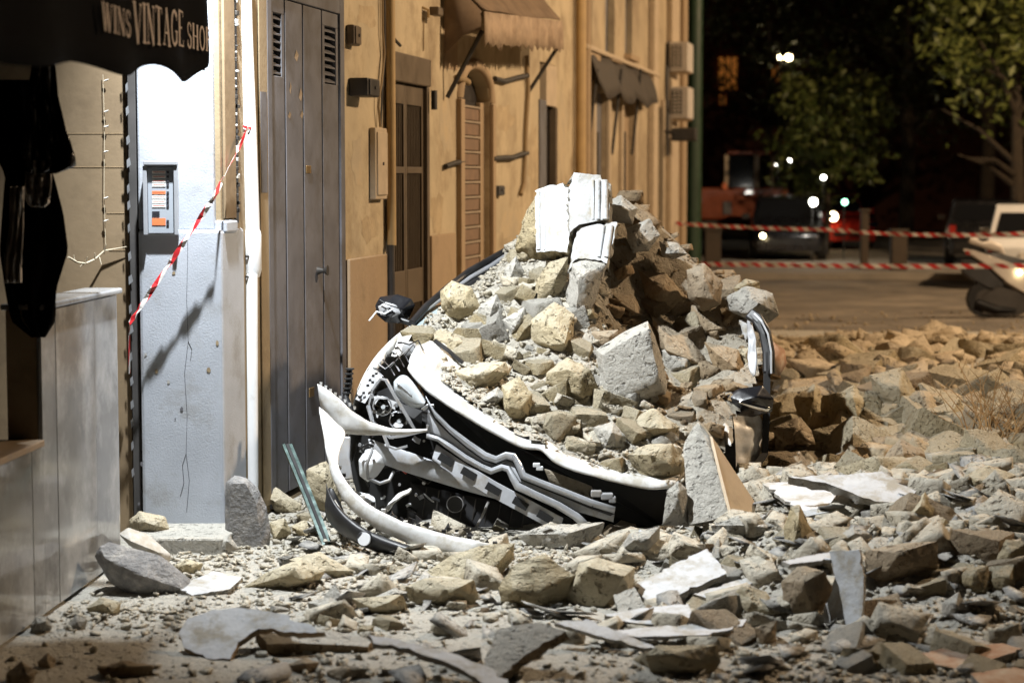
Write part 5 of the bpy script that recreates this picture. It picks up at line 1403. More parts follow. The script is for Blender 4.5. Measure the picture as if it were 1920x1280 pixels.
while n < 120:         # field beyond
    px, py = rs.uniform(1440, 1935), rs.uniform(655, 905)
    p = hit(px, py, False)
    if p.y > 21.5 or in_pile(np.array([p.x]), np.array([p.y]))[0]: continue
    sz = (0.2 + 0.34 * rs.random() ** 1.4) * (1.0 if p.y < 18 else 0.65)
    drop('rubble_stone', p, sz, rs.choice(['tuff', 'tuff', 'tuff', 'tuff', 'brown']), 'tan broken stone lying in the rubble field beyond the car', 'stones of the rubble field', rs=rs)
    n += 1
n = 0
while n < 85:          # right heap and street before the car
    px, py = rs.uniform(480, 1930), rs.uniform(950, 1275)
    p = hit(px, py, False)
    if px < 1150 and rs.random() < 0.5: continue
    if py > 1170 and rs.random() < 0.5: continue
    sz = (0.06 + 0.13 * rs.random() ** 1.5) if px < 1250 else (0.08 + 0.22 * rs.random() ** 1.5)
    drop('rubble_stone', p, sz, rs.choice(['tuff', 'tuff', 'grey', 'brown']), 'small broken stone on the dusty street in front of the car', 'small stones on the street', rs=rs)
    n += 1
for ol, mk, lab in (
    ([(56, 1172), (66, 1156), (90, 1154), (98, 1176), (84, 1192), (62, 1190)], G, 'pale stone lying against the foot of the marble wainscot'),
    ([(128, 1170), (142, 1152), (164, 1160), (160, 1182), (134, 1184)], G, 'dim grey stone right of the pale stone by the wainscot'),
    ([(160, 1140), (190, 1118), (226, 1128), (224, 1150), (180, 1158)], T, 'cream stone in front of the fallen lava stone'),
    ([(70, 1240), (90, 1222), (106, 1236), (100, 1256), (74, 1256)], B_, 'small brown stone in the bottom left corner'),
    ([(10, 1262), (40, 1238), (70, 1256), (60, 1290), (12, 1290)], B_, 'dark stone cut by the bottom left picture edge'),
    ([(180, 1252), (240, 1236), (290, 1246), (284, 1272), (196, 1274)], B_, 'long dark stone at the bottom left before the curved slab'),
    ([(530, 1248), (570, 1232), (600, 1240), (590, 1262), (545, 1266)], B_, 'flat dark stone below the dark edged slab'),
    ([(610, 1258), (650, 1244), (690, 1252), (684, 1276), (620, 1278)], B_, 'low dark stone at the bottom left of centre'),
    ([(700, 1120), (740, 1100), (770, 1112), (760, 1132), (716, 1138)], G, 'white crumb of plaster left of the brick shaped block'),
    ([(400, 1010), (430, 1000), (448, 1030), (420, 1046), (402, 1036)], G, 'small rubble lump at the foot of the round topped lava stone'),
    ([(318, 1064), (350, 1046), (384, 1056), (372, 1078), (330, 1082)], T, 'cream stone in front of the pilaster step')):
    S('stone', ol, mk, lab, pile=False)
# ------------------------------------------------------------------ crushed car
M['trim_pale'] = plain('pale_grey_trim', (0.40, 0.415, 0.44), 0.4, vary=0.12, vscale=8, dirt=((0.30, 0.27, 0.22), 10.0, 0.5, 0.7), bmp=(20, 0.1, 0.01))
car = root('crushed_car', (0.45, 12.3, 0.0), 'white car crushed under rubble with torn front bumper and exposed grille', 'car')
def P(*a): return Q(*a)
# bonnet: lip, front edge, crown, rear under the stones
fe = [(764, 690), (790, 722), (830, 752), (880, 784), (930, 812), (968, 834), (990, 841), (1014, 838), (1030, 856), (1048, 871), (1090, 885), (1140, 899), (1190, 910), (1235, 918), (1268, 908)]
de = [11.52, 11.44, 11.38, 11.33, 11.30, 11.28, 11.29, 11.30, 11.26, 11.23, 11.21, 11.20, 11.19, 11.20, 11.28]
rows = [[P(x, y + 3, d + 0.012) for (x, y), d in zip(fe, de)],
        [P(x, y, d) for (x, y), d in zip(fe, de)],
        [P(x + 5, y - 13, d + 0.03) for (x, y), d in zip(fe, de)],
        [P(x + 9, y - 24, d + 0.13) for (x, y), d in zip(fe, de)],
        [P(x + 14, y - 34, d + 0.5) for (x, y), d in zip(fe, de)],
        [P(x + 20, y - 44, d + 1.0) for (x, y), d in zip(fe, de)]]
sheet('bonnet', rows, M['car_white'], car, 0.004, 3, crumple=0.024, csize=0.3)
# raised left rear corner of the bonnet, folded
rows = [[P(766, 688, 11.50), P(790, 705, 11.56), P(830, 728, 11.66), P(872, 748, 11.7)],
        [P(768, 668, 11.58), P(795, 672, 11.64), P(830, 690, 11.76), P(872, 712, 11.84)],
        [P(782, 648, 11.76), P(810, 650, 11.84), P(840, 662, 11.96), P(876, 684, 12.02)],
        [P(800, 640, 12.0), P(830, 640, 12.08), P(856, 650, 12.14), P(886, 668, 12.2)]]
sheet('bonnet_corner', rows, M['car_white'], car, 0.006, 3, crumple=0.05, csize=0.12)
# wing / fender on the left
rows = [[P(790, 596, 12.45), P(752, 622, 12.25), P(718, 652, 12.0), P(690, 690, 11.8), P(668, 738, 11.62)],
        [P(784, 610, 12.36), P(748, 636, 12.18), P(716, 664, 11.94), P(692, 700, 11.75), P(672, 742, 11.58)],
        [P(772, 628, 12.32), P(740, 652, 12.14), P(716, 680, 11.92), P(697, 708, 11.74), P(678, 744, 11.57)]]
sheet('wing', rows, M['car_white'], car, 0.006, 3, crumple=0.03, csize=0.12)
sheet('wing_outer', [[P(790, 597, 12.46), P(750, 622, 12.27), P(716, 653, 12.02), P(688, 690, 11.82), P(665, 740, 11.64)], [P(786, 640, 12.9), P(742, 680, 12.7), P(706, 720, 12.4), P(676, 760, 12.2), P(652, 800, 12.0)], [P(780, 800, 13.0), P(742, 820, 12.8), P(706, 850, 12.5), P(676, 880, 12.3), P(652, 900, 12.1)]], M['car_white'], car, 0.006, 2)
# inner wing plate with punched holes
V = [P(666, 748, 11.6), P(702, 694, 11.68), P(716, 706, 11.64), P(708, 720, 11.6), P(684, 756, 11.55)]
mesh_obj('inner_plate', V + [v + Vector((0.01, 0.03, 0)) for v in V], [(0, 1, 2, 3, 4), (9, 8, 7, 6, 5)] + [(i, i + 5, (i + 1) % 5 + 5, (i + 1) % 5) for i in range(5)], M['car_alu'], car)
for x, y in ((700, 704), (694, 712), (706, 700), (690, 722), (682, 736), (676, 744), (699, 716)):
    c = P(x, y, 11.585)
    wbox('punched_hole', c.x - 0.008, c.x + 0.008, c.y - 0.02, c.y - 0.008, c.z - 0.007, c.z + 0.007, M['car_dark'], car)
# body core: dark engine bay behind the front
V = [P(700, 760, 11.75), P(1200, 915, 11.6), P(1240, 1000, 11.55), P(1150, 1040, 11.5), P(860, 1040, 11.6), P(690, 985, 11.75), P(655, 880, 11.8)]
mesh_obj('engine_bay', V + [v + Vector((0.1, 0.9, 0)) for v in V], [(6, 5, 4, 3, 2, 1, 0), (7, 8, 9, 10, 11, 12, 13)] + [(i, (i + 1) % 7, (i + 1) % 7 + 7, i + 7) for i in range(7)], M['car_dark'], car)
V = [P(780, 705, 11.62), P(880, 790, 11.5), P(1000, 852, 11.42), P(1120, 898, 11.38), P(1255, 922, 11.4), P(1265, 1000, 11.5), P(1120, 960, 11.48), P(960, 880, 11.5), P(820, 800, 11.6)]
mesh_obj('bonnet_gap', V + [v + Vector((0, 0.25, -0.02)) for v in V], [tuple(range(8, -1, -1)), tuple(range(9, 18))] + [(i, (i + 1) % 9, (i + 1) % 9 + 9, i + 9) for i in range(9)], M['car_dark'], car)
# underbody and cabin mass (hidden under the pile)
wbox('floor_pan', -0.55, 1.35, 12.1, 15.2, 0.22, 0.45, M['car_dark'], car, 0.03)
for x, y in ((-0.5, 12.2), (1.25, 12.2), (-0.45, 14.7), (1.3, 14.7)):
    wh = tube('wheel', [(x - 0.1, y, 0.3), (x + 0.1, y, 0.3)], 0.3, M['rubber'], car, 24)
    tube('rim', [(x - 0.11, y, 0.3), (x + 0.11, y, 0.3)], 0.2, M['car_silver'], wh, 18)
# chrome chevron grille bars
def lerp_line(pts, dpts, n=3):
    out = []
    for i in range(len(pts) - 1):
        for k in range(n):
            f = k / n
            out.append((pts[i][0] * (1 - f) + pts[i + 1][0] * f, pts[i][1] * (1 - f) + pts[i + 1][1] * f, dpts[i] * (1 - f) + dpts[i + 1] * f))
    out.append((*pts[-1], dpts[-1]))
    return out
def ribbon(name, top, bot, d0, d1, m, bulge=0.02, thick=0.012, parent=None, sub=2):
    """band between two picture curves, bulging towards the viewer, front depth d0 (left) to d1 (right)"""
    n = len(top)
    rows = []
    for f, b in ((0.0, 0.6), (0.0, 0.0), (0.18, -0.7), (0.5, -1.0), (0.82, -0.7), (1.0, 0.0), (1.0, 0.6)):
        row = []
        for i in range(n):
            x = top[i][0] * (1 - f) + bot[i][0] * f; y = top[i][1] * (1 - f) + bot[i][1] * f
            d = d0 + (d1 - d0) * i / (n - 1)
            row.append(P(x, y, d + bulge * b))
        rows.append(row)
    return sheet(name, rows, m, parent or car, thick * 0.2, sub, smooth=180 if sub > 1 else 35, crumple=(0.014 if 'bumper' in name else 0.006) if sub > 1 else 0.0, csize=0.09)
t1 = [(798, 742), (815, 770), (845, 800), (880, 826), (912, 848), (930, 855), (948, 847), (966, 850), (978, 868), (985, 886), (1010, 897), (1060, 916), (1110, 936), (1154, 950)]
b1 = [(803, 756), (816, 782), (844, 811), (876, 838), (908, 861), (930, 868), (950, 860), (962, 864), (970, 880), (977, 897), (1005, 908), (1056, 928), (1106, 948), (1152, 962)]
ribbon('grille_bar', t1, b1, 11.40, 11.16, M['car_silver'], 0.014, sub=0)
t2 = [(800, 812), (822, 818), (845, 832), (875, 853), (905, 870), (922, 877), (940, 870), (955, 874), (965, 890), (974, 905), (1000, 918), (1050, 941), (1085, 962), (1108, 984)]
b2 = [(799, 821), (820, 827), (840, 842), (870, 863), (900, 880), (920, 889), (942, 881), (950, 884), (957, 900), (966, 917), (994, 930), (1042, 952), (1074, 972), (1096, 992)]
ribbon('grille_bar', t2, b2, 11.40, 11.12, M['car_silver'], 0.014, sub=0)
# pale infill between the bars
ribbon('grille_infill', [(x, y + 2) for x, y in b1], [(x, y - 3) for x, y in t2[:-1]] + [(1150, 978)], 11.425, 11.18, M['trim_pale'], 0.004, sub=0)
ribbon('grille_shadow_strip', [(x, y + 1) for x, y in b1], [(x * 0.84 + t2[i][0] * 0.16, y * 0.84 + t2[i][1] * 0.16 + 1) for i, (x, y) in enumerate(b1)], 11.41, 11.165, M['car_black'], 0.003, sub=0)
# slotted carrier beam under the bars
cbm = [(818, 846), (870, 880), (930, 916), (990, 948), (1056, 984)]
ct = [(x, y - 13) for x, y in cbm]; cb_ = [(x - 8, y + 15) for x, y in cbm]
o = ribbon('slotted_carrier', ct, cb_, 11.40, 11.16, M['trim_pale'], 0.0, sub=0)
for (x, y) in ((836, 862), (879, 888), (925, 917), (976, 944), (1022, 969)):
    f = (x - 818) / 238
    d = 11.40 - 0.24 * f - 0.03
    a = P(x, y, d)
    t_ = (P(x + 14, y + 8, d) - P(x - 14, y - 8, d)).normalized()
    up = Vector((0, 0.1, 1)); up = (up - t_ * up.dot(t_)).normalized()
    w2, h2 = 0.046, 0.021
    c = [a - t_ * w2 - up * h2, a + t_ * w2 - up * h2, a + t_ * w2 + up * h2, a - t_ * w2 + up * h2]
    mesh_obj('slot', c + [p + Vector((0, 0.02, 0)) for p in c], [(0, 1, 2, 3), (7, 6, 5, 4)] + [(i, i + 4, (i + 1) % 4 + 4, (i + 1) % 4) for i in range(4)], M['car_dark'], o)
# bumper beam (grey, tapering to the right)
ribbon('bumper_beam', [(690, 822), (740, 838), (800, 858), (880, 892), (960, 928)], [(700, 862), (745, 880), (800, 897), (880, 922), (958, 942)], 11.5, 11.42, M['trim_pale'], 0.012, sub=1)
# upper bumper arm and white bumper loop
ribbon('bumper_arm', [(595, 719), (622, 735), (645, 756), (672, 782), (710, 799), (752, 806), (801, 803)], [(600, 760), (618, 790), (640, 812), (672, 816), (712, 815), (754, 816), (800, 810)], 11.30, 11.22, M['car_white'], 0.016)
ribbon('bumper_loop', [(640, 800), (653, 815), (637, 838), (631, 868), (642, 896), (672, 932), (715, 962), (790, 992), (926, 1021)], [(598, 762), (604, 800), (610, 838), (618, 880), (632, 920), (662, 962), (710, 996), (785, 1028), (872, 1046)], 11.22, 10.52, M['car_white'], 0.016)
for k in range(8):
    x = 600 + k * 9; y = 722 + k * 6.5
    c = P(x, y, 11.30)
    mesh_obj('clip_tab', [c, c + Vector((0.012, 0, 0)), c + Vector((0.014, 0, 0.018)), c + Vector((-0.002, 0, 0.02))], [(0, 1, 2, 3)], M['car_white'], car)
for k in range(16):
    f = k / 15
    x = np.interp(f, [0, .2, .5, 1], [636, 660, 748, 928]); y = np.interp(f, [0, .2, .5, 1], [880, 922, 980, 1022])
    c = P(x, y, 11.20 - 0.62 * f)
    wbox('clip_tab', c.x - 0.012, c.x + 0.012, c.y, c.y + 0.03, c.z, c.z + 0.018, M['car_black'] if k % 2 else M['car_white'], car)
# black lower bumper with fog lamp
ribbon('lower_bumper', [(612, 905), (620, 930), (642, 960), (676, 988), (720, 1006), (800, 1034), (880, 1046)], [(610, 968), (626, 990), (650, 1008), (690, 1030), (730, 1040), (800, 1050), (870, 1056)], 11.0, 10.46, M['car_black'], 0.05)
ribbon('bumper_slit', [(628, 936), (640, 956), (656, 972), (672, 984)], [(626, 942), (636, 962), (652, 980), (668, 992)], 10.93, 10.85, M['plaster'], 0.006)
c = P(684, 1010, 10.66)
fgl = tube('fog_lamp', [c + Vector((0, 0.03, 0)), c, c - Vector((0, 0.006, 0))], [0.043, 0.043, 0.036], M['car_black'], car, 20)
tube('fog_lamp_cover', [c - Vector((0, 0.004, 0)), c - Vector((0.004, 0.016, -0.003))], 0.036, M['pvc'], fgl, 20)
# headlamp: housing, bezel, two reflectors, clear cover lying above
hl = mesh_obj('headlamp', [P(700, 738, 11.6), P(735, 722, 11.58), P(792, 770, 11.5), P(790, 806, 11.46), P(752, 806, 11.44), P(706, 782, 11.5)] + [P(706, 742, 11.75), P(738, 728, 11.75), P(792, 774, 11.7), P(790, 806, 11.65), P(752, 806, 11.65), P(708, 782, 11.7)], [(5, 4, 3, 2, 1, 0), (6, 7, 8, 9, 10, 11)] + [(i, (i + 1) % 6, (i + 1) % 6 + 6, i + 6) for i in range(6)], M['car_black'], car)
for x, y, r_ in ((722, 764, 0.050), (752, 790, 0.048)):
    c = P(x, y, 11.50)
    ax = Vector((-0.25, -0.9, 0.25)).normalized()
    rf = tube('reflector', [c + ax * 0.05, c + ax * 0.02, c - ax * 0.02], [r_, r_ * 0.9, r_ * 0.35], M['reflector'], hl, 6, cap=False)
    tube('lamp_bulb', [c + ax * 0.035, c - ax * 0.01], 0.014, M['lens'], rf, 8)
    tube('bezel', [c + ax * 0.052 + (Vector((math.cos(a), 0.2, math.sin(a))) * (r_ + 0.004)) for a in np.linspace(0, 6.283, 13)], 0.005, M['car_silver'], hl, 6, cap=False)
ribbon('lamp_cover', [(738, 716), (752, 700), (768, 706), (790, 738), (798, 752)], [(740, 742), (752, 750), (766, 762), (778, 766), (794, 762)], 11.48, 11.40, M['lens'], 0.04)
for k in range(4):
    ribbon('cover_rib', [(744 + k * 9, 716 + k * 9), (760 + k * 9, 728 + k * 8), (772 + k * 6, 740 + k * 6)], [(744 + k * 9, 719 + k * 9), (759 + k * 9, 731 + k * 8), (771 + k * 6, 743 + k * 6)], 11.43, 11.40, M['car_silver'], 0.006)
beam('lamp_trim', [P(694, 758, 11.52), P(700, 730, 11.5), P(714, 710, 11.48), P(724, 712, 11.46), P(742, 745, 11.44), P(768, 788, 11.42), P(778, 806, 11.42)], 0.014, 0.02, M['car_alu'], car)
beam('lamp_trim', [P(690, 760, 11.5), P(698, 788, 11.46), P(716, 808, 11.44), P(732, 820, 11.42), P(760, 816, 11.40), P(800, 806, 11.40), P(802, 796, 11.4)], 0.014, 0.02, M['car_silver'], car)
beam('lamp_trim', [P(716, 806, 11.42), P(728, 836, 11.40), P(742, 842, 11.39), P(764, 836, 11.38)], 0.012, 0.02, M['car_alu'], car)
# strut, washer bottle, hoses, broken fin
tube('strut', [P(656, 690, 11.72), P(654, 720, 11.70), P(648, 745, 11.66), P(660, 780, 11.62)], [0.016, 0.022, 0.02, 0.028], M['car_black'], car, 10)
for k in range(6):
    c = P(656 - k * 1.2, 690 + k * 9, 11.70 - 0.006 * k)
    tube('strut_rib', [c, c - Vector((0, 0, 0.008))], 0.027, M['rubber'], car, 10)
bt = stone('washer_bottle', [(672, 862), (686, 842), (704, 838), (720, 852), (722, 872), (708, 892), (690, 904), (674, 892)], M['pvc'], None, parent=car, d=11.5, t=0.07, amp=0.004)
beam('side_panel', [P(642, 818, 11.55), P(640, 860, 11.52), P(646, 900, 11.5)], 0.10, 0.03, M['car_alu'], car, up=(1, 0, 0.1), bev=0.008)
tube('hose', [P(694, 830, 11.42), P(698, 845, 11.38), P(688, 870, 11.38), P(690, 896, 11.40), P(712, 906, 11.40), P(730, 900, 11.42), P(738, 884, 11.45)], 0.010, M['car_alu'], car, 8)
tube('hose', [P(682, 848, 11.42), P(676, 840, 11.40), P(690, 832, 11.38), P(700, 836, 11.4)], 0.008, M['car_black'], car, 8)
sheet('broken_fin', [[P(719, 966, 11.36), P(726, 944, 11.38), P(744, 926, 11.40), P(772, 914, 11.42)], [P(724, 964, 11.34), P(734, 946, 11.35), P(752, 930, 11.37), P(774, 920, 11.4)]], M['car_white'], car, 0.012, 3, crumple=0.05, csize=0.10)
sheet('inner_fin', [[P(656, 918, 11.40), P(690, 924, 11.42), P(700, 930, 11.43)], [P(662, 936, 11.32), P(690, 946, 11.36), P(710, 958, 11.38)]], M['pvc'], car, 0.006, 3, crumple=0.05, csize=0.10)
# radiator with emblem circle and bar
rad = mesh_obj('radiator', [P(770, 905, 11.62), P(1140, 985, 11.52), P(1130, 1030, 11.5), P(940, 1030, 11.5), P(760, 990, 11.6)] + [P(775, 908, 11.72), P(1140, 988, 11.62), P(1130, 1030, 11.6), P(940, 1030, 11.6), P(765, 990, 11.7)], [(4, 3, 2, 1, 0), (5, 6, 7, 8, 9)] + [(i, (i + 1) % 5, (i + 1) % 5 + 5, i + 5) for i in range(5)], M['car_black'], car)
c = P(853, 945, 11.55)
tube('fan_hub', [c + Vector((0, 0.03, 0)), c], 0.046, M['car_black'], rad, 20)
tube('fan_ring', [c + Vector((math.cos(a) * 0.048, 0, math.sin(a) * 0.048)) for a in np.linspace(0, 6.283, 21)], 0.003, M['car_alu'], rad, 5, cap=False)
tube('stay', [P(916, 940, 11.5), P(904, 968, 11.48), P(886, 1000, 11.46)], 0.008, M['car_alu'], rad, 6)
beam('stay', [P(874, 990, 11.46), P(892, 994, 11.45)], 0.03, 0.012, M['car_alu'], rad)
# latch bracket at the right end of the grille
for (x, y, w_) in ((1118, 925, 0.03), (1138, 930, 0.035), (1148, 936, 0.02)):
    c = P(x, y, 11.2)
    wbox('latch_bracket', c.x - w_, c.x + w_, c.y - 0.02, c.y + 0.03, c.z - 0.018, c.z + 0.018, M['car_alu'], car, 0.006)
for (x, y) in ((1006, 872), (1012, 878)):
    c = P(x, y, 11.26)
    wbox('latch_bracket', c.x - 0.02, c.x + 0.02, c.y, c.y + 0.02, c.z - 0.012, c.z + 0.012, M['pvc'], car, 0.004)
ribbon('dusty_tray', [(1020, 878), (1060, 892), (1110, 912)], [(1030, 902), (1070, 920), (1112, 938)], 11.33, 11.26, M['earth'], 0.006)
# windscreen, wiper, left pillar and roof rail
sheet('windscreen', [[P(770, 612, 12.3), P(800, 630, 12.25), P(850, 650, 12.2), P(915, 668, 12.15)], [P(790, 592, 12.5), P(830, 596, 12.45), P(870, 612, 12.4), P(930, 640, 12.3)], [P(812, 572, 12.7), P(850, 568, 12.7), P(890, 580, 12.6), P(940, 600, 12.5)]], M['shatter'], car, 0.006, 2)
beam('wiper', [P(815, 638, 11.98), P(842, 658, 11.93), P(868, 680, 11.9)], 0.02, 0.02, M['car_black'], car)
tube('pillar', [P(772, 606, 12.32), P(800, 574, 12.55), P(840, 540, 12.8), P(880, 510, 13.05), P(920, 488, 13.3), P(952, 470, 13.5)], [0.022, 0.024, 0.026, 0.028, 0.03, 0.03], M['car_black'], car, 10)
tube('roof_rail', [P(800, 580, 12.52), P(840, 550, 12.76), P(880, 522, 13.0), P(920, 500, 13.24), P(948, 482, 13.4)], [0.012, 0.016, 0.02, 0.022, 0.022], M['car_silver'], car, 10)
tube('roof_rail', [P(850, 556, 12.8), P(890, 530, 13.0), P(925, 514, 13.2), P(945, 505, 13.35)], 0.026, M['car_black'], car, 10)
sheet('roof_edge', [[P(870, 528, 13.0), P(910, 506, 13.25), P(950, 486, 13.45)], [P(884, 545, 13.05), P(920, 525, 13.25), P(955, 510, 13.4)]], M['glass_dark'], car, 0.01, 1)
# left mirror: shell, torn core, wires
mr = root('x', (0, 0, 0), 'x', 'x'); bpy.data.objects.remove(mr)
ml = stone('door_mirror', [(703, 572), (712, 556), (745, 551), (772, 560), (779, 572), (768, 596), (748, 607), (722, 604), (706, 590)], M['blackpaint'], None, parent=car, d=12.55, t=0.07, amp=0.003)
stone('mirror_core', [(708, 574), (724, 566), (744, 572), (752, 586), (734, 596), (714, 590)], M['car_alu'], None, parent=ml, d=12.46, t=0.02, amp=0.03)
stone('mirror_core', [(716, 584), (730, 576), (742, 588), (730, 598)], M['car_black'], None, parent=ml, d=12.44, t=0.02, amp=0.03)
tube('wire', [P(728, 570, 12.43), P(738, 578, 12.42), P(722, 588, 12.42), P(706, 584, 12.42), P(698, 594, 12.42), P(692, 601, 12.42)], 0.005, M['pvc'], ml, 6)
tube('wire', [P(712, 562, 12.43), P(724, 570, 12.42), P(748, 578, 12.42), P(756, 592, 12.43)], 0.004, M['car_black'], ml, 6)
tube('mirror_stalk', [P(752, 600, 12.52), P(770, 606, 12.5), P(782, 598, 12.5)], 0.02, M['car_black'], ml, 8)
# right side: door seal, pillar, mirror, torn door
beam('door_seal', [P(1404, 588, 12.62), P(1420, 598, 12.58), P(1434, 622, 12.54), P(1441, 660, 12.5), P(1442, 700, 12.45)], 0.075, 0.05, M['car_black'], car, up=(1, -0.3, 0.1), bev=0.012, smooth=40)
beam('door_seal_groove', [P(1407, 590, 12.55), P(1421, 602, 12.51), P(1432, 626, 12.47), P(1438, 660, 12.43), P(1439, 700, 12.40)], 0.016, 0.012, M['car_black'], car, up=(1, -0.3, 0.1))
beam('door_seal_groove', [P(1414, 588, 12.55), P(1428, 602, 12.51), P(1440, 626, 12.47), P(1446, 660, 12.43), P(1446, 700, 12.40)], 0.012, 0.012, M['car_alu'], car, up=(1, -0.3, 0.1))
beam('rubber_strip', [P(1438, 700, 12.44), P(1437, 780, 12.38), P(1434, 850, 12.3), P(1412, 882, 12.2)], 0.04, 0.04, M['rubber'], car, up=(1, 0, 0))
mrr = stone('door_mirror', [(1362, 742), (1384, 728), (1430, 722), (1452, 748), (1448, 772), (1410, 782), (1374, 778)], M['blackpaint'], None, parent=car, d=12.1, t=0.09, amp=0.003)
ribbon('mirror_trim', [(1385, 752), (1415, 757), (1446, 764)], [(1386, 756), (1414, 766), (1440, 772)], 12.0, 12.0, M['reflector'], 0.006, parent=mrr)
tube('mirror_stalk', [P(1372, 760, 12.12), P(1358, 790, 12.15), P(1362, 820, 12.1)], 0.03, M['blackpaint'], mrr, 8)
sheet('right_wing', [[P(1306, 735, 12.35), P(1325, 760, 12.2), P(1345, 800, 12.0), P(1364, 836, 11.85)], [P(1318, 728, 12.1), P(1340, 755, 11.98), P(1358, 795, 11.8), P(1370, 834, 11.68)], [P(1340, 722, 12.25), P(1358, 752, 12.15), P(1370, 790, 11.98), P(1374, 832, 11.85)]], M['car_white'], car, 0.006, 3, crumple=0.05, csize=0.10)
sheet('torn_panel', [[P(1398, 592, 12.7), P(1405, 640, 12.6), P(1400, 690, 12.5)], [P(1412, 600, 12.65), P(1420, 650, 12.55), P(1418, 720, 12.4)]], M['car_alu'], car, 0.006, 3, crumple=0.05, csize=0.10)
sheet('right_door', [[P(1368, 770, 12.3), P(1400, 772, 12.35), P(1432, 775, 12.4)], [P(1362, 830, 12.15), P(1396, 832, 12.25), P(1430, 834, 12.35)], [P(1360, 880, 12.1), P(1388, 890, 12.15), P(1408, 892, 12.25)], [P(1362, 925, 12.1), P(1382, 930, 12.15), P(1396, 925, 12.25)]], M['car_white'], car, 0.01, 3, crumple=0.05, csize=0.10)
sheet('right_door_skin', [[P(1448, 640, 12.9), P(1470, 655, 13.0), P(1474, 680, 13.1)], [P(1446, 700, 12.8), P(1460, 705, 12.9), P(1474, 682, 13.1)]], M['red_tile'], car, 0.01, 0)
# greenish metal channel leaning at the left
chn = root('metal_channel', Q(620, 1040, 10.9), 'long greenish metal window channel leaning beside the bumper', 'metal channel')
for dx, m_ in ((-6, 'glass_green'), (1, 'car_dark'), (7, 'glass_green')):
    beam('rail' if m_ != 'car_dark' else 'groove', [P(538 + dx, 835, 11.6 + (0.01 if m_ == 'car_dark' else 0)), P(575 + dx, 925, 11.3), P(617 + dx, 1032, 10.95 + (0.01 if m_ == 'car_dark' else 0))], 0.016 if dx < 0 else 0.018, 0.03, M[m_], chn, up=(1, 0, 0))
c = P(622, 1036, 10.93)
wbox('end_cap', c.x - 0.035, c.x + 0.03, c.y - 0.02, c.y + 0.03, c.z - 0.03, c.z + 0.01, M['car_black'], chn, 0.006)
sheet('wheel_arch_liner', [[P(618, 900, 11.5), P(630, 930, 11.5), P(650, 960, 11.5)], [P(606, 950, 11.55), P(618, 985, 11.5), P(650, 1010, 11.45)]], M['car_black'], car, 0.01, 1)

# small broken pieces in the engine bay: brackets, bolts, torn plastic, wires
rs = random.Random(12)
for k in range(46):
    x = rs.uniform(655, 830); y = rs.uniform(740, 960)
    if y > 880 and x < 690: continue
    c = P(x, y, rs.uniform(11.42, 11.6))
    L_ = rs.uniform(0.012, 0.05); a = rs.uniform(0, 6.28)
    t_ = Vector((math.cos(a), rs.uniform(-0.6, 0.2), math.sin(a))).normalized()
    kind = rs.random()
    mm = rs.choice(['car_alu', 'car_black', 'car_silver', 'car_black', 'pvc'])
    if kind < 0.5:
        beam('broken_bracket', [c, c + t_ * L_, c + t_ * L_ * 1.6 + Vector((rs.uniform(-.02, .02), 0, rs.uniform(-.02, .02)))], rs.uniform(0.008, 0.03), 0.006, M[mm], car, up=(rs.uniform(-1, 1), -0.5, rs.uniform(-1, 1)))
    elif kind < 0.75:
        tube('bolt', [c, c - Vector((0, 0.02, 0))], rs.uniform(0.006, 0.014), M['car_silver'], car, 6)
    else:
        tube('loose_wire', [c, c + t_ * 0.05 + Vector((0, -0.03, -0.02)), c + t_ * 0.12 + Vector((0, 0, -0.05)), c + t_ * 0.16 + Vector((0, 0.03, 0.0))], 0.004, M[rs.choice(['car_black', 'cable', 'red_print'])], car, 5)
for k in range(22):
    f = rs.random()
    x = 690 + 230 * f; y = np.interp(f, [0, .3, 1], [958, 985, 1022]) - rs.uniform(2, 16)
    c = P(x, y, 11.12 - 0.5 * f)
    a = rs.uniform(0, 3.14); s = rs.uniform(0.015, 0.045)
    q = [c, c + Vector((math.cos(a), -0.2, math.sin(a))) * s, c + Vector((math.cos(a + 1), 0.3, math.sin(a + 1))) * s * 1.2]
    mesh_obj('plastic_shard', q + [p + Vector((0.003, 0.006, 0)) for p in q], [(0, 1, 2), (5, 4, 3), (0, 3, 4, 1), (1, 4, 5, 2), (2, 5, 3, 0)], M['car_black'], car)
# fins of the radiator
for k in range(14):
    f = k / 13
    beam('radiator_fin', [P(800 + 300 * f, 915 + 66 * f, 11.58 - 0.07 * f), P(790 + 300 * f, 985 + 30 * f, 11.57 - 0.07 * f)], 0.006, 0.006, M['iron'], rad)

# strut tower bracket and cap between wing and bonnet corner
tw = mesh_obj('tower_bracket', [P(733, 668, 11.95), P(748, 632, 12.05), P(772, 628, 12.05), P(764, 642, 12.0), P(748, 672, 11.92)] + [P(736, 670, 12.05), P(750, 634, 12.15), P(772, 630, 12.15), P(766, 644, 12.1), P(750, 674, 12.02)], [(0, 1, 2, 3, 4), (9, 8, 7, 6, 5)] + [(i, i + 5, (i + 1) % 5 + 5, (i + 1) % 5) for i in range(5)], M['car_white'], car)
for x, y in ((750, 642), (745, 652), (741, 662)):
    c = P(x, y, 11.93)
    wbox('bracket_slot', c.x - 0.014, c.x + 0.014, c.y - 0.03, c.y - 0.01, c.z - 0.006, c.z + 0.006, M['car_dark'], tw)
c = P(768, 656, 11.86)
tube('tower_cap', [c + Vector((0, 0.03, 0)), c, c - Vector((0, 0.01, 0))], [0.05, 0.046, 0.03], M['car_alu'], car, 16)
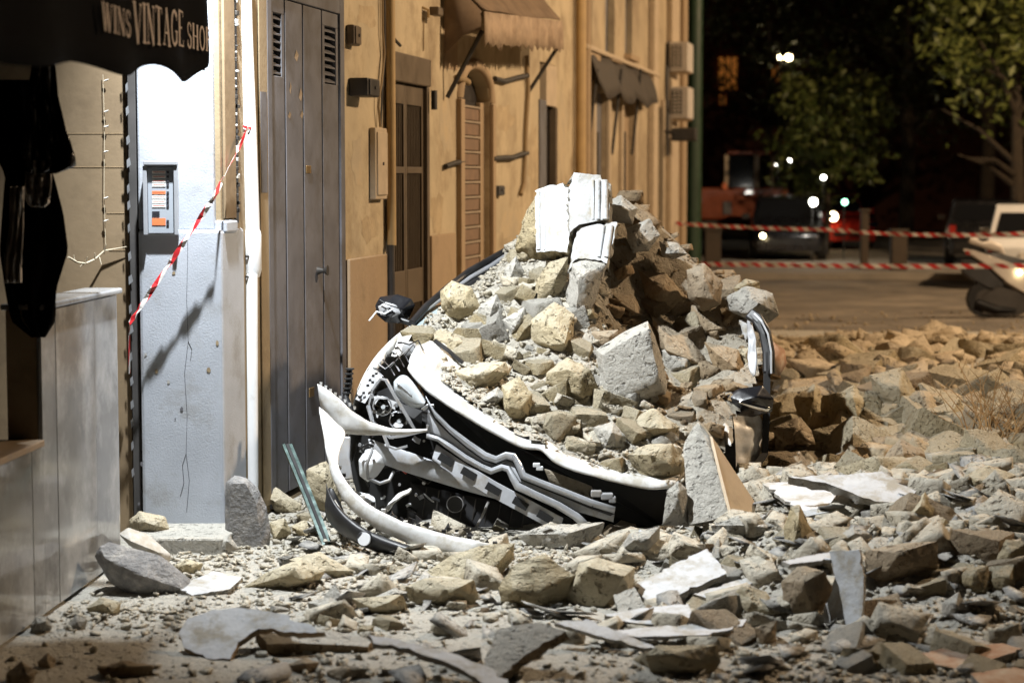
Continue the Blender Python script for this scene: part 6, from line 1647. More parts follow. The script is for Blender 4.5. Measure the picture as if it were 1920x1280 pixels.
for k in range(7):
    x, y = 700 + k * 9, 690 - k * 8
    tube('loose_wire', [P(x, y, 11.8), P(x + 14, y + 4 + (k % 3) * 6, 11.7), P(x + 30, y - 4, 11.75), P(x + 40, y + 14, 11.7)], 0.005, M[['car_black', 'car_alu', 'cable'][k % 3]], car, 5)
# ------------------------------------------------------------------ background: tapes, vehicles, trees, posts
d0 = 27.0
tape('barrier_tape', lerp_pts(Q(1226, 416, 33.0), Q(1560, 431, 30), 40, 0.02) + lerp_pts(Q(1560, 431, 30), Q(1935, 437, 27), 30, 0.05)[1:], 0.065, 0.24, 'upper red and white barrier tape stretched across the street', 'street barrier tapes', amp=0.6)
tape('barrier_tape', lerp_pts(Q(1312, 495, 31.0), Q(1560, 498, 29), 40, 0.0) + lerp_pts(Q(1560, 498, 29), Q(1935, 498, 27), 30, 0.01)[1:], 0.07, 0.26, 'lower red and white barrier tape stretched across the street', 'street barrier tapes', amp=0.45)

def loft(name, secs, m, parent, smooth=40):
    """secs: list of rings (world points), same count"""
    n = len(secs[0])
    V = [p for s in secs for p in s]
    Fc = []
    for i in range(len(secs) - 1):
        for k in range(n):
            Fc.append((i * n + k, i * n + (k + 1) % n, (i + 1) * n + (k + 1) % n, (i + 1) * n + k))
    Fc += [tuple(range(n))[::-1], tuple((len(secs) - 1) * n + k for k in range(n))]
    bm = bmesh.new()
    vs = [bm.verts.new(v) for v in V]
    for f in Fc: bm.faces.new([vs[i] for i in f])
    return bm_obj(name, bm, m, parent, smooth)
def parked_car(loc, rz, paint, label, L=4.0, W=1.72, H=1.48, van=False, plate=False):
    r_ = root('parked_car', loc, label, 'car')
    Mx = Matrix.Translation(loc) @ Matrix.Rotation(rz, 4, 'Z')
    X = lambda x, y, z: Mx @ Vector((x, y, z))
    # body: front is +x. lower body sections along x
    def ring(x, zt, w, zb=0.22):
        h = w / 2
        return [X(x, -h * 0.94, zb), X(x, -h, zb + 0.18), X(x, -h, zt - 0.16), X(x, -h * 0.93, zt), X(x, h * 0.93, zt), X(x, h, zt - 0.16), X(x, h, zb + 0.18), X(x, h * 0.94, zb)]
    bh = 0.92
    secs = [ring(-L / 2, bh - 0.15, W * 0.82), ring(-L / 2 + 0.12, bh - 0.02, W * 0.95), ring(-L / 2 + 0.7, bh + 0.02, W), ring(0, bh, W), ring(L / 2 - 1.1, bh - 0.02, W), ring(L / 2 - 0.35, bh - 0.14, W * 0.95), ring(L / 2 - 0.05, bh - 0.28, W * 0.86), ring(L / 2, bh - 0.36, W * 0.8)]
    bevel(loft('body', secs, M[paint], r_), 0.07, 3)
    def cab(x, zt, w):
        h = w / 2
        return [X(x, -h, bh - 0.02), X(x, -h * 0.84, zt), X(x, h * 0.84, zt), X(x, h, bh - 0.02)]
    rear = -L / 2 + (0.15 if van else 0.25)
    def cabr(x0, x1, zt, w, y=None):
        h = w / 2
        return [X(x0, -h, bh - 0.03), X(x1, -h * 0.84, zt), X(x1, h * 0.84, zt), X(x0, h, bh - 0.03)]
    loft('cabin', [cabr(rear, rear + 0.22, H - 0.05, W * 0.93), cabr(rear + 0.4, rear + 0.5, H, W * 0.95), cabr(0.2, 0.1, H, W * 0.95), cabr(L / 2 - 1.0, 0.45, H - 0.06, W * 0.93)], M[paint], r_)
    # windows: rear, front, sides as glass panes just proud
    def pane(name, pts): return mesh_obj(name, pts + [p + (Mx.to_3x3() @ Vector((0, 0, -0.001))) for p in pts], [(0, 1, 2, 3)], M['glass_dark'], r_)
    hw = W * 0.93 / 2
    def lerpx(a, b, f): return a + (b - a) * f
    x_r0, x_r1 = rear - 0.012, rear + 0.22 - 0.012
    f0, f1 = 0.10, 0.86
    zr0, zr1 = bh + (H - 0.05 - bh) * f0, bh + (H - 0.05 - bh) * f1
    pane('rear_window', [X(lerpx(x_r0, x_r1, f0), -hw * 0.86, zr0), X(lerpx(x_r0, x_r1, f0), hw * 0.86, zr0), X(lerpx(x_r0, x_r1, f1), hw * 0.74, zr1), X(lerpx(x_r0, x_r1, f1), -hw * 0.74, zr1)])
    x_f0, x_f1 = L / 2 - 1.0 + 0.014, 0.45 + 0.014
    pane('windscreen', [X(lerpx(x_f0, x_f1, 0.08), -hw * 0.88, bh + 0.05), X(lerpx(x_f0, x_f1, 0.08), hw * 0.88, bh + 0.05), X(lerpx(x_f0, x_f1, 0.9), hw * 0.76, bh + (H - bh) * 0.86), X(lerpx(x_f0, x_f1, 0.9), -hw * 0.76, bh + (H - bh) * 0.86)])
    for s in (-1, 1):
        for xa, xb in ((rear + 0.45, -0.15), (-0.05, 0.75)):
            pane('side_window', [X(xa, s * (W * 0.475 + 0.006), bh + 0.06), X(xb + (0.15 if xb > 0 else 0), s * (W * 0.475 + 0.006), bh + 0.06), X(xb - (0.25 if xb > 0 else 0), s * (W * 0.475 * 0.87 + 0.006), H - 0.10), X(xa + 0.05, s * (W * 0.475 * 0.87 + 0.006), H - 0.10)])
        for x in (-L / 2 + 0.72, L / 2 - 0.78):
            wh = tube('wheel', [X(x, s * (W / 2 - 0.20), 0.31), X(x, s * (W / 2 + 0.01), 0.31)], 0.31, M['rubber'], r_, 20)
            tube('rim', [X(x, s * (W / 2 - 0.1), 0.31), X(x, s * (W / 2 + 0.018), 0.31)], 0.2, M['car_silver'], wh, 14)
        lens_ = [X(L / 2 - 0.20, s * (W * 0.30), 0.60), X(L / 2 - 0.16, s * (W * 0.44), 0.62), X(L / 2 - 0.24, s * (W * 0.45), 0.72), X(L / 2 - 0.28, s * (W * 0.28), 0.68)]
        loft('headlight', [[p for p in lens_], [p + Mx.to_3x3() @ Vector((0.17, 0, 0)) for p in lens_]], M['reflector'], r_)
        tl = [X(-L / 2 - 0.01, s * (W * 0.36), 0.62), X(-L / 2 - 0.01, s * (W * 0.46), 0.62), X(-L / 2 + 0.02, s * (W * 0.46), 0.86), X(-L / 2 + 0.02, s * (W * 0.38), 0.86)]
        loft('tail_light', [tl, [p + Mx.to_3x3() @ Vector((0.1, 0, 0)) for p in tl]], M['redpaint'], r_)
        mp_ = X(L / 2 - 1.15, s * (W / 2 + 0.09), bh + 0.06)
        loft('door_mirror', [[mp_ + Mx.to_3x3() @ Vector((dx, dy, dz)) for dy, dz in ((-0.09, -0.05), (0.09, -0.05), (0.08, 0.07), (-0.08, 0.07))] for dx in (-0.05, 0.07)], M[paint], r_)
    loft('front_grille', [[X(L / 2 - 0.02, -0.5, 0.36), X(L / 2 - 0.02, 0.5, 0.36), X(L / 2 - 0.02, 0.42, 0.50), X(L / 2 - 0.02, -0.42, 0.50)], [X(L / 2 + 0.012, -0.5, 0.36), X(L / 2 + 0.012, 0.5, 0.36), X(L / 2 + 0.012, 0.42, 0.50), X(L / 2 + 0.012, -0.42, 0.50)]], M['car_black'], r_)
    loft('number_plate', [[X(-L / 2 - 0.035, -0.25, 0.58), X(-L / 2 - 0.035, 0.25, 0.58), X(-L / 2 - 0.03, 0.25, 0.69), X(-L / 2 - 0.03, -0.25, 0.69)], [X(-L / 2 + 0.05, -0.25, 0.58), X(-L / 2 + 0.05, 0.25, 0.58), X(-L / 2 + 0.05, 0.25, 0.69), X(-L / 2 + 0.05, -0.25, 0.69)]], M['paper'], r_)
    loft('bumper', [[X(-L / 2 - 0.05, -W * 0.40, 0.34), X(-L / 2 - 0.05, W * 0.40, 0.34), X(-L / 2 - 0.05, W * 0.40, 0.5), X(-L / 2 - 0.05, -W * 0.40, 0.5)], [X(-L / 2 + 0.1, -W * 0.45, 0.34), X(-L / 2 + 0.1, W * 0.45, 0.34), X(-L / 2 + 0.1, W * 0.45, 0.5), X(-L / 2 + 0.1, -W * 0.45, 0.5)]], M['car_black'], r_)
    return r_
wc = parked_car((Q(1940, 400, 35.6).x + 0.52, 37.5, 0.0), R(75), 'pvc', 'white parked car seen from behind at the right edge', L=4.0, W=1.74, H=1.52, van=True)
parked_car((Q(1850, 400, 43).x + 0.4, 44.9, 0.13), R(78), 'blackpaint', 'dark parked car left of the white car', L=4.0, W=1.7, H=1.42)
dc = parked_car((Q(1500, 470, 45).x, 47.2, 0.13), R(-97), 'blackpaint', 'dark parked car facing the street behind the tapes', L=4.1, W=1.75, H=1.45)
rc = parked_car((Q(1572, 410, 52).x, 54, 0.13), R(-80), 'redpaint', 'red car behind the slim stone post', L=3.9, W=1.7, H=1.45)
# lit headlamp of the red car
c = Q(1562, 406, 51.7)
bpy_l = tube('headlight_glow', [c, c - Vector((0, 0.05, 0))], 0.11, M['lit_warm'], rc, 14)
c = Q(1430, 442, 44.6)
tube('headlight_glow', [c, c - Vector((0, 0.05, 0))], 0.05, M['lit_warm'], dc, 12)
# orange truck
tk = root('orange_truck', (Q(1395, 400, 50).x, 51.5, 0.13), 'orange utility truck parked behind the barrier tapes', 'truck')
def tq(name, px0, px1, py0, py1, d_0, d_1, m, bev=0.05):
    a, b = Q(px0, py1, d_0), Q(px1, py0, d_0)
    return wbox(name, a.x, b.x, d_0, d_1, a.z, b.z, m, tk, bev)
tq('cargo_body', 1312, 1480, 352, 412, 50.0, 54.0, M['orangepaint'])
tq('roof', 1364, 1450, 283, 290, 50.1, 52.0, M['orangepaint'], 0.02)
for a, b in ((1358, 1366), (1414, 1424), (1446, 1452)):
    tq('cab_post', a, b, 290.5, 351, 50.1, 50.3, M['stucco_tan'], 0.02)
tq('cab_glass', 1366.5, 1413, 291, 351, 50.2, 50.25, M['glass_dark'], 0)
tq('cab_rear', 1360, 1450, 292, 351, 51.5, 51.6, M['dark_room'], 0)
tq('bumper', 1318, 1470, 414, 424, 49.85, 50.4, M['iron'], 0.03)
tq('grille', 1430, 1470, 372, 405, 49.95, 49.99, M['iron'], 0)
tq('number_panel', 1356, 1372, 378, 402, 49.95, 49.99, M['door_grey'], 0.01)
tq('warning_light', 1354, 1363, 343, 356, 49.9, 50.05, M['orange_label'], 0.02)
tq('warning_light', 1466, 1476, 356, 372, 49.9, 50.05, M['orange_label'], 0.02)
for px in (1335, 1455):
    c = Q(px, 445, 50.6)
    tube('wheel', [(c.x - 0.13, 50.8, 0.55), (c.x + 0.13, 50.8, 0.55)], 0.42, M['rubber'], tk, 18)
# stone posts and trunks
def post(px0, px1, py0, py1, d, label, name='stone_post', m='stone_post', cat='post', group=None):
    a, b = Q(px0, py1, d), Q(px1, py0, d)
    w2 = b.x - a.x
    r_ = root(name, ((a.x + b.x) / 2, d, 0.13), label, cat, group)
    wbox('shaft', a.x, b.x, d, d + w2, 0.13, b.z - 0.06, M[m], r_, 0.02)
    wbox('cap', a.x - 0.03, b.x + 0.03, d - 0.03, d + w2 + 0.03, b.z - 0.058, b.z, M[m], r_, 0.02)
    return r_
post(1614, 1630, 392, 492, 41, 'slim stone post right of the red car', group='stone posts')
post(1672, 1702, 430, 505, 40.5, 'thick stone post in the middle of the far pavement', group='stone posts')
post(1322, 1352, 428, 500, 41.5, 'dim broad stone post behind the tapes near green column', group='stone posts')
# lamps far away
def glow(px, py, d, rpx, m, label):
    c = Q(px, py, d)
    r_ = root('distant_lamp', c, label, 'lamp')
    rr = rpx * mpp(d)
    tube('lamp_glass', [c + Vector((0, -rr, 0)), c + Vector((0, -rr * 0.5, 0)), c, c + Vector((0, rr * 0.8, 0))], [rr * 0.3, rr * 0.9, rr, rr * 0.4], M[m], r_, 12)
    tube('lamp_housing', [c + Vector((0, rr * 0.7, 0)), c + Vector((0, rr * 2.5, 0))], [rr * 1.0, rr * 0.5], M['iron'], r_, 10)
    tube('lamp_mount', [c + Vector((0, rr * 1.5, 0)), (c.x, c.y + rr * 1.5, 0.13)], 0.015, M['rubber'], r_, 6)
glow(1464, 108, 62, 5, 'lit_warm', 'left lamp of the pair high among the dark trees')
glow(1479, 108, 62, 6, 'lit_warm', 'right lamp of the pair high among the dark trees')
glow(1525, 379, 44.5, 7, 'lit_white', 'brightest white lamp left of the red car')
lamp('lamp_glow', 'POINT', tuple(Q(1525, 372, 44.0)), 45, (1.0, 0.95, 0.85), shadow_soft_size=0.1)
glow(1544, 333, 46.5, 4, 'lit_white', 'small white lamp above the brightest lamp')
glow(1584, 379, 46.0, 5, 'lit_green', 'green tinted lamp above the red car')
glow(1458, 311, 58, 4, 'lit_white', 'pale lamp right of the orange truck cab')
glow(1480, 302, 58, 3, 'lit_white', 'smallest pale lamp right of the orange truck cab')
glow(1536, 301, 58, 2.5, 'lit_white', 'tiny white lamp inside the lit tree')
# far building with lit openings
fbld = root('far_building', (8, 75, 0), 'dark reddish building far behind with lit orange windows', 'building')
wbox('wall', 4.5, 26, 75, 82, 0, 22, M['far_build'], fbld)
for a, b, y0, y1 in ((1348, 1382, 108, 168), (1449, 1464, 125, 152), (1350, 1360, 178, 196)):
    p, q = Q(a, y1, 74.9), Q(b, y0, 74.9)
    wn = wbox('window', p.x, q.x, 74.9, 74.99, p.z, q.z, M['lit_window'], fbld)
    for f in (0.33, 0.66):
        wbox('glazing_bar', p.x + (q.x - p.x) * f - 0.03, p.x + (q.x - p.x) * f + 0.03, 74.84, 74.895, p.z, q.z, M['iron'], wn)
    wbox('sill', p.x - 0.1, q.x + 0.1, 74.7, 74.89, p.z - 0.15, p.z - 0.01, M['far_build'], wn)
bdk = root('dark_building', (25, 85, 0), 'unlit building closing the view behind the trees', 'building')
wbox('wall', 26.5, 70, 78, 84, 0, 26, M['far_build'], bdk)
for k in range(6):
    wn = wbox('window', 28 + k * 3, 29.2 + k * 3, 77.9, 77.99, 6, 8, M['glass_dark'], bdk)

# trees
def tree(loc, h, rad, label, n=2600, *a, **k):
    k2 = dict(k); lm = k2.pop('leaf', 'leaf')
    return tree_(loc, h, rad, label, n, *a, lm=lm, **k2)
def tree_(loc, h, rad, label, n=2600, trunk_r=0.16, squash=0.8, base=0.35, seed=1, lean=0.0, lm='leaf'):
    r_ = root('street_tree', loc, label, 'tree', 'trees across the street')
    rs = random.Random(seed)
    bm = bmesh.new()
    L = Vector(loc)
    top = L + Vector((lean, 0, h * 0.72))
    add_tube(bm, [L, L + Vector((0.05, 0, h * 0.2)), L + Vector((lean * 0.5, 0.05, h * 0.42)), top], [trunk_r, trunk_r * 0.8, trunk_r * 0.6, trunk_r * 0.2], 10)
    tips = []
    for k in range(9):
        a = rs.uniform(0, 6.28); f = rs.uniform(0.3, 0.7)
        s = L.lerp(top, f)
        e = s + Vector((math.cos(a) * rad * 0.7, math.sin(a) * rad * 0.7, h * rs.uniform(0.05, 0.25)))
        add_tube(bm, [s, s.lerp(e, 0.5) + Vector((0, 0, 0.15)), e], [trunk_r * 0.4, trunk_r * 0.25, 0.02], 6)
        tips.append(e)
    bm_obj('trunk', bm, M['trunk'], r_, 60)
    # leaves in clumps through the crown volume
    c0 = L + Vector((lean, 0, h * (base + 1) / 2))
    hz = h * (1 - base) / 2
    V, Fc = [], []
    ncl = 60
    cl = []
    for _ in range(ncl):
        while True:
            v = Vector((rs.uniform(-1, 1), rs.uniform(-1, 1), rs.uniform(-1, 1)))
            if 0.25 < v.length < 1: break
        cl.append((c0 + Vector((v.x * rad, v.y * rad, v.z * hz)), rs.uniform(0.25, 0.6) * rad * 0.5))
    for i in range(n):
        c, cr = rs.choice(cl)
        p = c + Vector((rs.gauss(0, 1), rs.gauss(0, 1), rs.gauss(0, 0.8))) * cr * 0.6
        s = rs.uniform(0.07, 0.16)
        a = Vector((rs.uniform(-1, 1), rs.uniform(-1, 1), rs.uniform(-1, 0.3))).normalized()
        b = a.cross(Vector((rs.uniform(-1, 1), rs.uniform(-1, 1), rs.uniform(-1, 1)))).normalized()
        k = len(V)
        V += [p, p + a * s + b * s * 0.4, p + a * s * 2.0, p + a * s - b * s * 0.4]
        Fc.append((k, k + 1, k + 2, k + 3))
    o = mesh_obj('crown', V, Fc, M[lm], r_)
    return r_
tree((Q(1550, 300, 49).x, 49, 0.13), 4.9, 1.5, 'young lit tree above the red car', 3000, 0.09, base=0.28, seed=3)
tree((Q(1905, 300, 44).x, 44, 0.13), 7.6, 2.3, 'large lit tree at the right edge', 4200, 0.2, base=0.38, seed=5)
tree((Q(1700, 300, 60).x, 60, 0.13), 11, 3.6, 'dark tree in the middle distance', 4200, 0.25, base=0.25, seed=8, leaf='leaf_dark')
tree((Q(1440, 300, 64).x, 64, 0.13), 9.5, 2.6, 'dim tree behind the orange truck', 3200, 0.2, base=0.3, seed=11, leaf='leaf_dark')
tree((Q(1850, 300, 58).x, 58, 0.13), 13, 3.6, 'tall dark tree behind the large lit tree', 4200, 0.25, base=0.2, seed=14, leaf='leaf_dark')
M['acgrey'] = plain('grey_scooter_panel', (0.05, 0.048, 0.046), 0.4, vary=0.1)
# scooter, seen from its side, tail to the left
so = root('motor_scooter', (Q(1900, 590, 29).x, 29.0, 0.0), 'dark motor scooter with pale tail fairing parked at the right edge', 'scooter')
def sr(px, yb, yt, hw, dd=29.0):
    a, b = Q(px, yb, dd), Q(px, yt, dd)
    return [(a.x, dd - hw, a.z), (b.x, dd - hw * 0.8, b.z), (b.x, dd + hw * 0.8, b.z), (a.x, dd + hw, a.z)]
for px in (1846, 2008):
    c = Q(px, 563, 29.0)
    wh = tube('wheel', [(c.x, 28.93, 0.26), (c.x, 29.07, 0.26)], 0.26, M['rubber'], so, 26)
    tube('rim', [(c.x, 28.92, 0.26), (c.x, 29.08, 0.26)], 0.15, M['iron'], wh, 16)
bevel(loft('tail_fairing', [sr(1806, 470, 466, 0.02), sr(1826, 482, 469, 0.09), sr(1852, 500, 478, 0.15), sr(1885, 530, 490, 0.17), sr(1915, 548, 500, 0.17), sr(1945, 545, 508, 0.15)], M['acwhite'], so), 0.02, 2)
bevel(loft('seat', [sr(1840, 478, 472, 0.08), sr(1862, 488, 472, 0.13), sr(1895, 498, 480, 0.14), sr(1935, 506, 488, 0.13), sr(1955, 512, 498, 0.08)], M['car_black'], so), 0.02, 2)
bevel(loft('rear_mudguard', [sr(1802, 510, 484, 0.05), sr(1822, 525, 486, 0.08), sr(1850, 540, 500, 0.1), sr(1880, 548, 520, 0.1)], M['car_black'], so), 0.02, 2)
bevel(loft('engine_block', [sr(1838, 590, 552, 0.1), sr(1870, 592, 535, 0.14), sr(1905, 590, 545, 0.14), sr(1930, 580, 548, 0.1)], M['iron'], so), 0.02, 2)
bevel(loft('floor_board', [sr(1925, 572, 545, 0.16), sr(1975, 572, 556, 0.16)], M['acgrey'], so), 0.02, 2)
bevel(loft('leg_shield', [sr(1968, 570, 480, 0.2), sr(1982, 560, 462, 0.22), sr(1992, 540, 468, 0.16), sr(2004, 500, 478, 0.08)], M['acwhite'], so), 0.02, 2)
bevel(loft('front_mudguard', [sr(1985, 548, 535, 0.06), sr(2008, 532, 522, 0.07), sr(2030, 548, 538, 0.05)], M['acwhite'], so), 0.01, 2)
bevel(loft('headset', [sr(1966, 464, 448, 0.07), sr(1978, 464, 444, 0.12), sr(1992, 462, 450, 0.08)], M['acgrey'], so), 0.02, 2)
tube('handlebar', [Q(1964, 446, 28.68), Q(1972, 446, 29), Q(1964, 446, 29.32)], 0.022, M['car_black'], so, 8)
tube('backrest', [Q(1818, 450, 28.95), Q(1826, 452, 28.95), Q(1840, 458, 28.96), Q(1856, 460, 28.98), Q(1872, 466, 29.0), Q(1882, 478, 29.0)], [0.04, 0.05, 0.035, 0.075, 0.07, 0.03], M['acwhite'], so, 12)
tube('exhaust', [Q(1905, 582, 28.86), Q(1870, 580, 28.84), Q(1832, 566, 28.84)], [0.03, 0.055, 0.05], M['car_black'], so, 12)
for px in (1884, 1901):
    tube('centre_stand', [Q(px, 580, 28.9), Q(px + 1, 598, 28.88)], 0.018, M['iron'], so, 6)
tube('tail_light', [Q(1812, 474, 28.95), Q(1818, 475, 28.92)], 0.03, M['redpaint'], so, 10)
tube('indicator', [Q(1912, 511, 28.82), Q(1912, 511, 28.79)], 0.028, M['lit_warm'], so, 12)
for s_ in (-0.3, 0.3):
    tube('mirror_stem', [Q(1970, 446, 29 + s_ * 0.8), Q(1974, 428, 29 + s_)], 0.008, M['iron'], so, 6)
    c = Q(1974, 424, 29 + s_)
    tube('mirror', [c - Vector((0.03, 0, 0)), c, c + Vector((0.03, 0, 0))], [0.04, 0.065, 0.05], M['car_black'], so, 12)

# out of frame: the lamps that light the street
for loc, lab in ((SOD1, 'near sodium street lamp post across the road'), (SOD2, 'far sodium street lamp post across the road')):
    L_ = Vector(loc)
    r_ = root('street_lamp', (L_.x + 1.2, L_.y, 0), lab, 'street lamp', 'street lamps')
    tube('pole', [(L_.x + 1.2, L_.y, 0), (L_.x + 1.2, L_.y, 8.4), (L_.x + 0.9, L_.y, 8.95), (L_.x + 0.2, L_.y, 9.05)], [0.09, 0.06, 0.05, 0.04], M['iron'], r_, 10)
    wbox('lamp_head', L_.x - 0.35, L_.x + 0.35, L_.y - 0.15, L_.y + 0.15, L_.z + 0.2, L_.z + 0.35, M['iron'], r_, 0.03)
fr_ = root('floodlight', (-2.75, FLOOD[1], FLOOD[2]), 'white floodlight on a bracket above the shop', 'floodlight')
tube('bracket', [(-2.75, FLOOD[1], FLOOD[2] + 0.4), (FLOOD[0], FLOOD[1], FLOOD[2] + 0.4)], 0.03, M['iron'], fr_, 8)
wbox('lamp_head', FLOOD[0] - 0.2, FLOOD[0] + 0.2, FLOOD[1] - 0.15, FLOOD[1] + 0.15, FLOOD[2] + 0.12, FLOOD[2] + 0.22, M['iron'], fr_, 0.02)
# dry weeds in the field
wd = root('dry_weeds', Q(1850, 850, 15.5), 'tuft of dry brown weeds at the right of the rubble field', 'weeds')
rs = random.Random(4)
for k in range(46):
    b = hit(rs.uniform(1820, 1925), rs.uniform(800, 862), False)
    hgt = rs.uniform(0.2, 0.5)
    a = rs.uniform(-1.0, 1.0); a2 = rs.uniform(-0.5, 0.5)
    bm = bmesh.new()
    p1 = b + Vector((a * 0.1, a2 * 0.1, hgt * 0.5)); p2 = b + Vector((a * 0.32, a2 * 0.3, hgt))
    add_tube(bm, [b, p1, p2], [0.005, 0.004, 0.0015], 4)
    for j in range(4):
        f = rs.uniform(0.3, 0.95)
        s = b.lerp(p2, f)
        e = s + Vector((rs.uniform(-0.1, 0.1), rs.uniform(-0.06, 0.06), rs.uniform(0.03, 0.12)))
        add_tube(bm, [s, e], [0.003, 0.001], 3, cap=False)
    bm_obj('stem', bm, M['dry'], wd)

M['plaster_chip'] = rubble_mat('plaster_chips', (0.42, 0.41, 0.39), (0.55, 0.55, 0.54), (0.50, 0.47, 0.41), 0.5, island=True)
# ------------------------------------------------------------------ loose rubble: chips in their thousands
def chip_cloud(name, pts, sizes, m, flat=0.6, seed=1, big=False):
    rng = np.random.default_rng(seed)
    shapes = []
    for k in range(40 if big else 0):
        rk = random.Random(k + seed * 77)
        q = []
        ey, ez = rk.uniform(0.5, 1), rk.uniform(0.3, 0.8)
        for cc in range(8):
            v = Vector(((cc & 1) * 2 - 1, (cc >> 1 & 1) * 2 - 1, (cc >> 2) * 2 - 1))
            v = Vector((v.x * rk.uniform(0.55, 1), v.y * ey * rk.uniform(0.55, 1), v.z * ez * rk.uniform(0.55, 1)))
            q.append(v * 0.55)
        bm = rough_hull(q, 1.0, lvl=0.2, amp=0.035, seed=k + 400, round_=0)
        bmesh.ops.recalc_face_normals(bm, faces=bm.faces)
        bm.verts.index_update()
        shapes.append((np.array([tuple(v.co) for v in bm.verts]), np.array([[v.index for v in f.verts] for f in bm.faces])))
        bm.free()
    for k in range(0 if big else 40):
        bm = bmesh.new()
        for _ in range(9):
            v = rng.normal(size=3); v /= np.abs(v).max()
            bm.verts.new(v * rng.uniform(0.75, 1.0, 3) * np.array([1, rng.uniform(0.6, 1), rng.uniform(0.4, 0.9)]))
        bmesh.ops.convex_hull(bm, input=bm.verts)
        for v in [v for v in bm.verts if not v.link_faces]: bm.verts.remove(v)
        bmesh.ops.triangulate(bm, faces=bm.faces)
        bm.verts.index_update()
        shapes.append((np.array([tuple(v.co) for v in bm.verts]) * 0.5, np.array([[v.index for v in f.verts] for f in bm.faces])))
        bm.free()
    VV, FF = [], []
    off = 0
    n = len(pts)
    which = rng.integers(0, 40, n)
    for k in range(40):
        idx = np.nonzero(which == k)[0]
        if not len(idx): continue
        sv, sf = shapes[k]
        a = rng.uniform(0, 2 * np.pi, len(idx)); t = rng.normal(0, 0.35, len(idx)); t2 = rng.normal(0, 0.35, len(idx))
        ca, sa = np.cos(a), np.sin(a)
        z0 = np.zeros_like(a); o1 = np.ones_like(a)
        Rz = np.stack([np.stack([ca, -sa, z0], -1), np.stack([sa, ca, z0], -1), np.stack([z0, z0, o1], -1)], -2)
        Rx = np.stack([np.stack([o1, z0, z0], -1), np.stack([z0, np.cos(t), -np.sin(t)], -1), np.stack([z0, np.sin(t), np.cos(t)], -1)], -2)
        Ry = np.stack([np.stack([np.cos(t2), z0, np.sin(t2)], -1), np.stack([z0, o1, z0], -1), np.stack([-np.sin(t2), z0, np.cos(t2)], -1)], -2)
        Rm = Rz @ Rx @ Ry
        loc = np.einsum('nij,vj->nvi', Rm, sv * np.array([1, 1, flat + 0.2])) * sizes[idx][:, None, None] + pts[idx][:, None, :]
        nv = len(sv)
        VV.append(loc.reshape(-1, 3))
        FF.append((sf[None] + (off + np.arange(len(idx)) * nv)[:, None, None]).reshape(-1, 3))
        off += len(idx) * nv
    V = np.concatenate(VV); Fc = np.concatenate(FF)
    me = bpy.data.meshes.new(name)
    me.vertices.add(len(V)); me.vertices.foreach_set('co', V.astype(np.float32).ravel())
    me.loops.add(len(Fc) * 3); me.loops.foreach_set('vertex_index', Fc.astype(np.int32).ravel())
    me.polygons.add(len(Fc)); me.polygons.foreach_set('loop_start', np.arange(0, len(Fc) * 3, 3, dtype=np.int32))
    me.update(calc_edges=True)
    me.materials.append(m)
    o = bpy.data.objects.new(name, me)
    COL.objects.link(o)
    return o
def scatter(n, x0, x1, y0, y1, smin, smax, pw, dens=None, pile=False, seed=1, inpile=None):
    rng = np.random.default_rng(seed)
    x = rng.uniform(x0, x1, n); y = rng.uniform(y0, y1, n)
    keep = (x > -2.15 + 0.072 * (y - 8.64)) & ~((y > 11.0) & (x < -1.60 + 0.197 * (y - 11.25)))
    if dens is not None: keep &= rng.uniform(0, 1, n) < dens(x, y)
    ip = in_pile(x, y)
    keep &= (ip & (in_pile(x, y - 0.10) if smax > 0.08 else ip)) if inpile else ~ip
    x, y = x[keep], y[keep]
    s = smin + (smax - smin) * rng.uniform(0, 1, len(x)) ** pw
    z = (pile_z(x, y) + 0.014 if inpile else ground(x, y)) + s * 0.12
    return np.c_[x, y, z], s
def dens_street(x, y):
    return np.clip(0.55 + 1.8 * fbm(x, y, 1.3, 77) + 0.5 * sst(x, 0.2, 1.4) + 0.4 * sst(y, 9.5, 10.6), 0.05, 1)
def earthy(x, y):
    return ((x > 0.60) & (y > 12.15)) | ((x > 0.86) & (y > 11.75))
a, s = scatter(60000, -2.3, 4.2, 7.2, 13.5, 0.007, 0.07, 4.2, dens_street, seed=2)
o = chip_cloud('street_gravel', a, s, M['gravel'], seed=3); tag(o, 'loose grey rubble chips strewn over the dusty street', 'rubble', kind='stuff')
a, s = scatter(11000, 1.2, 8.0, 12.4, 22.5, 0.02, 0.13, 2.6, lambda x, y: np.clip(0.3 + 0.9 * (ground(x, y) > 0.12), 0, 1), seed=5)
o = chip_cloud('field_gravel', a, s, M['gravel_warm'], seed=6); tag(o, 'loose tan rubble filling the field between the larger blocks', 'rubble', kind='stuff')
a, s = scatter(34000, -0.8, 2.2, 11.1, 15.0, 0.007, 0.055, 3.4, lambda x, y: np.where(earthy(x, y), 0.0, np.clip(0.7 + 1.4 * fbm(x, y, 1.7, 55), 0.1, 1)), seed=8, inpile=True)
o = chip_cloud('pile_gravel', a, s, M['gravel'], seed=9); tag(o, 'crumbled mortar and chips between the stones on the car', 'rubble', kind='stuff')
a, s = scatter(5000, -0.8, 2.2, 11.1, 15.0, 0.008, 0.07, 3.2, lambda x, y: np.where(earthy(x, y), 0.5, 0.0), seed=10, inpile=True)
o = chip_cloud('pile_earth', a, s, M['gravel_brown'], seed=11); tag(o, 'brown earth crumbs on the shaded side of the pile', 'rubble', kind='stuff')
def rubble_where(x, y):
    return np.clip((ground(x, y) - 0.05) * 6, 0, 1)
a, s = scatter(2300, -0.9, 4.4, 8.5, 13.2, 0.04, 0.26, 2.5, lambda x, y: np.clip(rubble_where(x, y) + 0.22, 0, 1), seed=21)
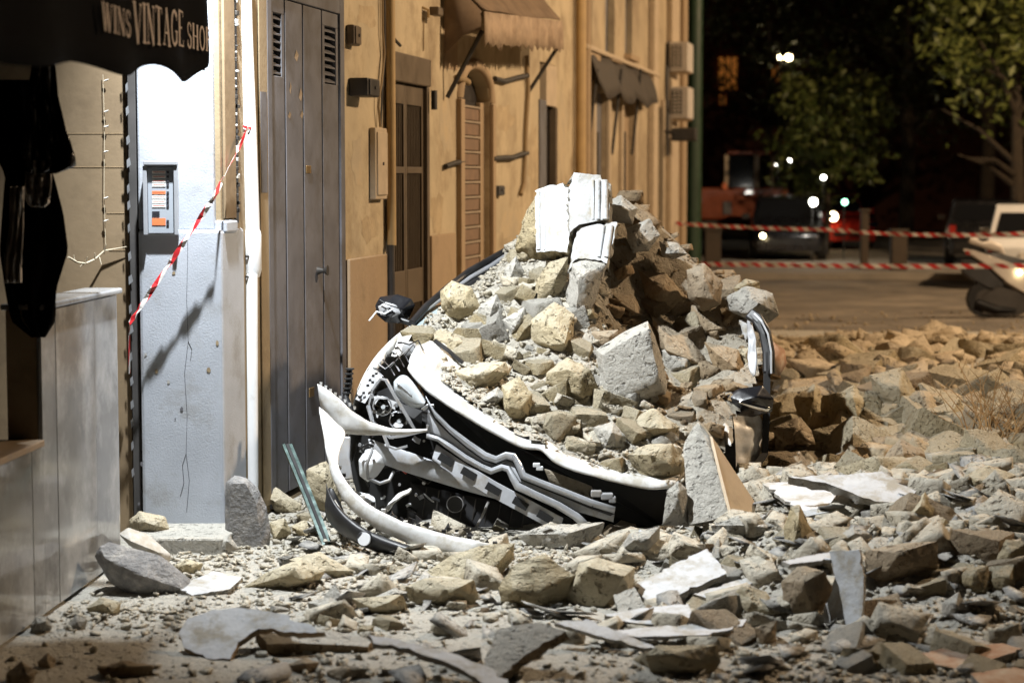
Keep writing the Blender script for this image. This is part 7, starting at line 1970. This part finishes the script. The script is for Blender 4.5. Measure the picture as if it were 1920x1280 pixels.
o = chip_cloud('heap_rubble', a, s, M['gravel'], seed=22, big=True); tag(o, 'heaped broken stone in front and right of the car', 'rubble', kind='stuff')
a, s = scatter(900, 1.6, 8.0, 12.6, 22.0, 0.10, 0.42, 1.7, rubble_where, seed=24)
o = chip_cloud('field_rubble', a, s, M['gravel_warm'], seed=25, big=True); tag(o, 'mass of broken tan stone filling the far rubble field', 'rubble', kind='stuff')
a, s = scatter(850, -0.8, 2.2, 11.1, 14.6, 0.035, 0.15, 2.6, lambda x, y: np.where(earthy(x, y), 0.0, 1.0), seed=27, inpile=True)
o = chip_cloud('pile_rubble', a, s, M['gravel'], seed=28, big=True); tag(o, 'mass of broken stone filling the pile on the car', 'rubble', kind='stuff')
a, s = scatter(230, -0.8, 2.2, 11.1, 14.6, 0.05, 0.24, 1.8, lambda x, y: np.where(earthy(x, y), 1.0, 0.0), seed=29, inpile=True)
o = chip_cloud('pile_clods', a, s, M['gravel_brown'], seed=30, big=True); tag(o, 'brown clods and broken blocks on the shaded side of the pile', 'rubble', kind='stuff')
# thin plaster shards lying about
a, s = scatter(2400, -1.2, 4.2, 7.8, 12.5, 0.05, 0.30, 2.3, lambda x, y: np.clip(0.25 + rubble_where(x, y) * 0.6 + 1.2 * fbm(x, y, 0.9, 91), 0.02, 1), seed=31)
o = chip_cloud('plaster_shards', a, s, M['plaster_chip'], flat=-0.08, seed=32); tag(o, 'thin plaster shards scattered through the foreground rubble', 'rubble', kind='stuff')

# debris thinning out over the road
a, s = scatter(5200, 1.5, 8.2, 20.0, 24.8, 0.02, 0.14, 2.8, lambda x, y: np.clip(1.0 - (y - 20.0) / 5.0 + 0.8 * fbm(x, y, 0.8, 63), 0.02, 0.8), seed=41)
o = chip_cloud('road_gravel', a, s, M['gravel_warm'], seed=42); tag(o, 'scattered tan chips thinning out across the road behind the field', 'rubble', kind='stuff')
rng = np.random.default_rng(43)
x = rng.uniform(1.8, 10.5, 700); y = 24.9 + 5.0 * rng.uniform(0, 1, 700) ** 1.8
s = 0.02 + 0.08 * rng.uniform(0, 1, 700) ** 3
o = chip_cloud('road_crumbs', np.c_[x, y, 0.004 + s * 0.15], s, M['gravel_warm'], seed=44); tag(o, 'few small crumbs of stone on the open road', 'rubble', kind='stuff')
